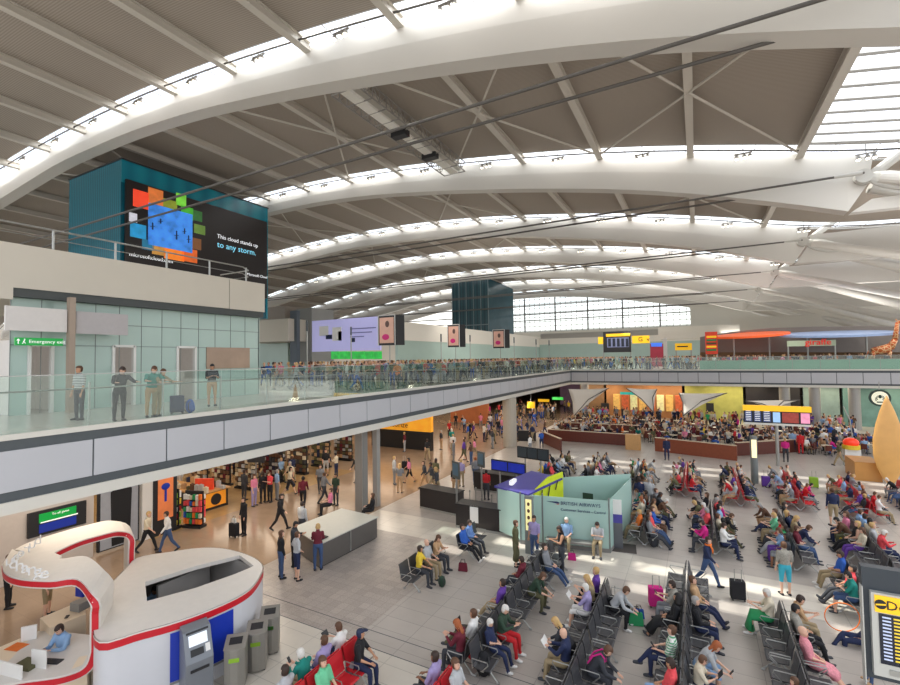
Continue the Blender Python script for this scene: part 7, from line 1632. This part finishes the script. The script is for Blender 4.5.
# cafe: round tables with seated guests
tbl = None; ct = []
for (x0, x1, y0, y1, n) in ((-13.5, -1.0, 46, 57.5, 34), (-1.0, 12, 46, 57.5, 34)):
    pts = []
    tries = 0
    while len(pts) < n and tries < 3000:
        tries += 1; p = Vector((rc.uniform(x0, x1), rc.uniform(y0, y1), 0)); 
        if any((p - q_).length < 1.5 for q_ in pts + ct): continue
        pts.append(p)
    ct += pts
for p in ct:
    if tbl is None:
        tbl = empty('cafe_table', p, cat='table'); MB().tube([(0, 0, 0.71), (0, 0, 0.74)], 0.36, 16).build('tabletop', cloth('cream'), tbl); MB().tube([(0, 0, 0.02), (0, 0, 0.71)], 0.03, 6).build('stem', M_POST, tbl); MB().tube([(0, 0, 0), (0, 0, 0.02)], 0.22, 12).build('base', M_DARK, tbl); t = tbl
    else: t = copy_tree(tbl); t.location = p
    t['label'] = 'small round cream cafe table among the seated guests under the sails'; t['group'] = 'cafe tables'
chp = None
ncafe = 0
for p in ct:
    px, py = proj((p.x, p.y, 0.8))
    for k in range(rc.choice([2, 2, 3])):
        a = rc.uniform(0, 2 * PI) if k == 0 else a + 2.1; q_ = p + Vector((math.cos(a) * 0.62, math.sin(a) * 0.62, 0))
        if chp is None:
            chp = empty('cafe_chair', (0, 0, 0), cat='chair'); MB().box((-0.2, -0.2, 0.43), (0.2, 0.2, 0.46)).build('seat', M_DWOOD, chp); MB().box((-0.2, -0.22, 0.46), (0.2, -0.19, 0.85)).build('backrest', M_DWOOD, chp)
            for sx in (-.18, .18):
                for sy in (-.18, .18): MB().box((sx - .015, sy - .015, 0), (sx + .015, sy + .015, .43)).build('leg', M_DARK, chp)
            c_ = chp
        else: c_ = copy_tree(chp)
        rz = math.atan2(-(p.x - q_.x), (p.y - q_.y)); c_.location = q_; c_.rotation_euler = (0, 0, rz); c_['label'] = 'dark wooden cafe chair at a small round cream table'; c_['group'] = 'cafe chairs'
        if ncafe < 0: mid(rc.choice(['sit', 'sit_phone', 'sit_lean', 'sit_turn']), q_, rz, 'the cafe tables under the sails', flat=True); ncafe += 1
# upper level crowd: the larger ones as individuals
def crowd_line(X0, X1, Y0, Y1, n, where):
    pts = []
    while len(pts) < n:
        p = Vector((rc.uniform(X0, X1), rc.uniform(Y0, Y1), ZU))
        if any((p - q_).length < 0.55 for q_ in pts): continue
        pts.append(p); mid(rc.choice(PSTD), p, rc.uniform(0, 2 * PI), where, flat=True)
crowd_line(-21.5, -15.8, 21, 33, 22, 'the queue behind the long upper balustrade')
# crowd that nobody could count: low figures gathered in one object each
def mass(n, fn, name, lab, seatd=False):
    P = [skeleton(dict(POSES[k])) for k in (('stand', 'walk', 'stand_phone') if not seatd else ('sit', 'sit_lean'))]; base = []
    for J in P:
        mb = MB(); seg = []; body_parts(J, mb, seg, 6); base.append((J, mb))
    # simple classification by the loft material index
    big = MB(); pal = [skin_('fair'), skin_('tan')] + [hairm_(k) for k in ('dark brown', 'brown', 'blond')] + [cloth(c) for c in TOPS]; no = 5
    for i in range(n):
        p = fn(); J, mb = base[rc.randrange(len(base))]; a = rc.uniform(0, 2 * PI) if not seatd else rc.choice([0, 1.57, 3.14, 4.71]) + rc.uniform(-.4, .4); ca, sa = math.cos(a), math.sin(a)
        sk = rc.randrange(2); hr_ = 2 + rc.randrange(3); t = no + rc.choices(range(len(TOPS)), TW)[0]; b_ = no + rc.choice([4, 5, 6, 7, 18, 3])
        idx = {0: sk, 1: sk, 2: t, 4: t, 5: sk, 6: sk, 7: b_, 8: b_, 9: no + 5}
        vs = [(p[0] + x * ca - y * sa, p[1] + x * sa + y * ca, p[2] + z) for x, y, z in mb.v]
        o = len(big.v); big.v += vs; big.f += [tuple(q_ + o for q_ in f) for f in mb.f]; big.m += [idx[m] for m in mb.m]
        h = J['hc']; big.ell((p[0] + h.x * ca - h.y * sa + 0.02 * sa, p[1] + h.x * sa + h.y * ca - 0.02 * ca, p[2] + h.z + 0.03), (0.09, 0.10, 0.11), 6, 4, hr_)
    o = big.build(name, pal, None); tag(o, lab, 'crowd', kind='stuff'); return o
def f1():
    y = rc.uniform(20, 110); return (rc.uniform(-30 if y < 60 else -34, -15.7 if y < 60 else -15.2), y, ZU)
def f2(): return (rc.uniform(-14, 18), rc.uniform(62.5, 78), ZU)
def f3(): return (rc.uniform(-13.5, 14), rc.uniform(58.2, 61), 0)
def f4(): return (rc.uniform(-25, -16.3), rc.uniform(40, 68), 0)
guests = []
def f5():
    x, y = rc.uniform(-13.5, 13), rc.uniform(46, 58); return (x, y, 0)
mass(620, f1, 'crowd', 'dense distant crowd of standing travellers on the upper level behind the queue')
mass(150, f2, 'crowd', 'distant crowd along the far balcony and the upper restaurants')
mass(90, f3, 'crowd', 'distant crowd of guests deep in the food hall under the far balcony')
mass(260, f5, 'seated_crowd', 'packed crowd of seated guests at the cafe tables under the white sails', True)
mass(80, f4, 'crowd', 'distant crowd of shoppers at the far end of the mall')
SHORT = {'the dark rows behind the glass booth': 'dark rows behind booth', 'the tan mall floor behind the help desks': 'mall behind help desks', 'the tan mall floor left of the help desks': 'mall left of help desks', 'the queue behind the long upper balustrade': 'upper balustrade queue', 'the far entrance right of the flight screens': 'entrance by flight screens', 'the walkway right of the round beige column': 'walkway by beige column', 'the short row left of the departures board': 'row by departures board', 'the red rows further back': 'red rows further back', 'the rows beyond the walkway': 'rows beyond walkway', 'the floor between the shop racks': 'floor between shop racks'}
# labels for the individuals: colour first, then neighbours in the same area
from collections import defaultdict
art = lambda w_: ('an ' if w_[0] in 'aeiou' else 'a ') + w_
cnt = defaultdict(list)
for rec in FAR: cnt[(rec[1], rec[2])].append(rec)
for (where, t), L_ in cnt.items():
    if len(L_) == 1:
        r_ = L_[0]; r_[0]['label'] = 'person in %s top and %s %s, %s' % (art(t), r_[3].replace('denim blue', 'denim'), r_[6], SHORT.get(where, where))
        continue
    sub = defaultdict(list)
    for r_ in L_: sub[(r_[3] + ' ' + r_[6], r_[5])].append(r_)
    for (b_, d_), L2 in sub.items():
        base = '%s-haired person %s in %s top and %s trousers, %s'
        sub2 = defaultdict(list)
        for r_ in L2: sub2[r_[4]].append(r_)
        for h, L3 in sub2.items():
            for r_ in L3: r_[0]['label'] = ('%s-haired person %s, %s top, %s, %s' % (h.replace('dark brown', 'dark'), d_, t, b_.replace('denim blue', 'denim'), SHORT.get(where, where.replace('the ', ''))))
            if len(L3) > 1:
                for r_ in L3: r_[0]['group'] = '%s tops in %s' % (t, where)
# ---------------------------------------------------------------- daylight through the skylight strips, lamps and added fill lights below
for k, Y in enumerate(ARCH_Y[:6]):
    for x0, x1 in ((-70, -44), (-44, -16), (-16, 10)):
        xm = (x0 + x1) / 2; z = zt(xm) + 0.28; sl = math.atan2(zt(x1) - zt(x0), x1 - x0)
        area('skylight_daylight', (xm, Y - 0.42, z + (0.1 if xm > 0 else 0)), x1 - x0 - 1, 0.7, 400, (1, 0.985, 0.96), (0, -sl, 0))
area('rooflight_daylight', (18, 27, 19.0), 18, 14, 1800, (1, 0.985, 0.96))
for y in range(14, 60, 9):
    area('soffit_lamp_and_fill', (-16.2, y, 4.25), 5, 0.5, 90, (1, 0.86, 0.70), (0, math.radians(-62), PI / 2 * 0))  # tilted fill lights added along the balcony edge, not real fittings
for y in range(8, 60, 7):
    area('soffit_lamp_and_fill', (-19.5, y, 4.3), 6, 3, 150, (1, 0.87, 0.72)); area('soffit_lamp_and_fill', (-29, y, 4.3), 9, 3, 190, (1, 0.84, 0.66))
for x in range(-12, 30, 8):
    area('soffit_lamp_and_fill', (x, 63.2, 4.3), 6, 2.4, 200, (1, 0.84, 0.62))
for y in (24, 45, 66): area('hall_fill', (-30, y, 14.0), 14, 8, 500, (1, 0.95, 0.88))  # unseen fill lights added to lift the dim upper hall
for y in (75, 95): area('hall_fill', (-16, y, 15.0), 30, 8, 1600, (1, 0.97, 0.92))
area('hall_fill', (20, 62, 15.0), 30, 8, 1400, (1, 0.97, 0.92))  # one more added fill, over the restaurant side
scn.view_settings.exposure = 0.2

for x, y in ((6, 66), (18, 72), (-8, 78), (6, 88), (-14, 100), (4, 108), (-30, 60), (14, 46)): area('uplighter', (x, y, 11.5 if x > -20 else 13), 5, 5, 420, (1, 0.97, 0.92), (PI, 0, 0))
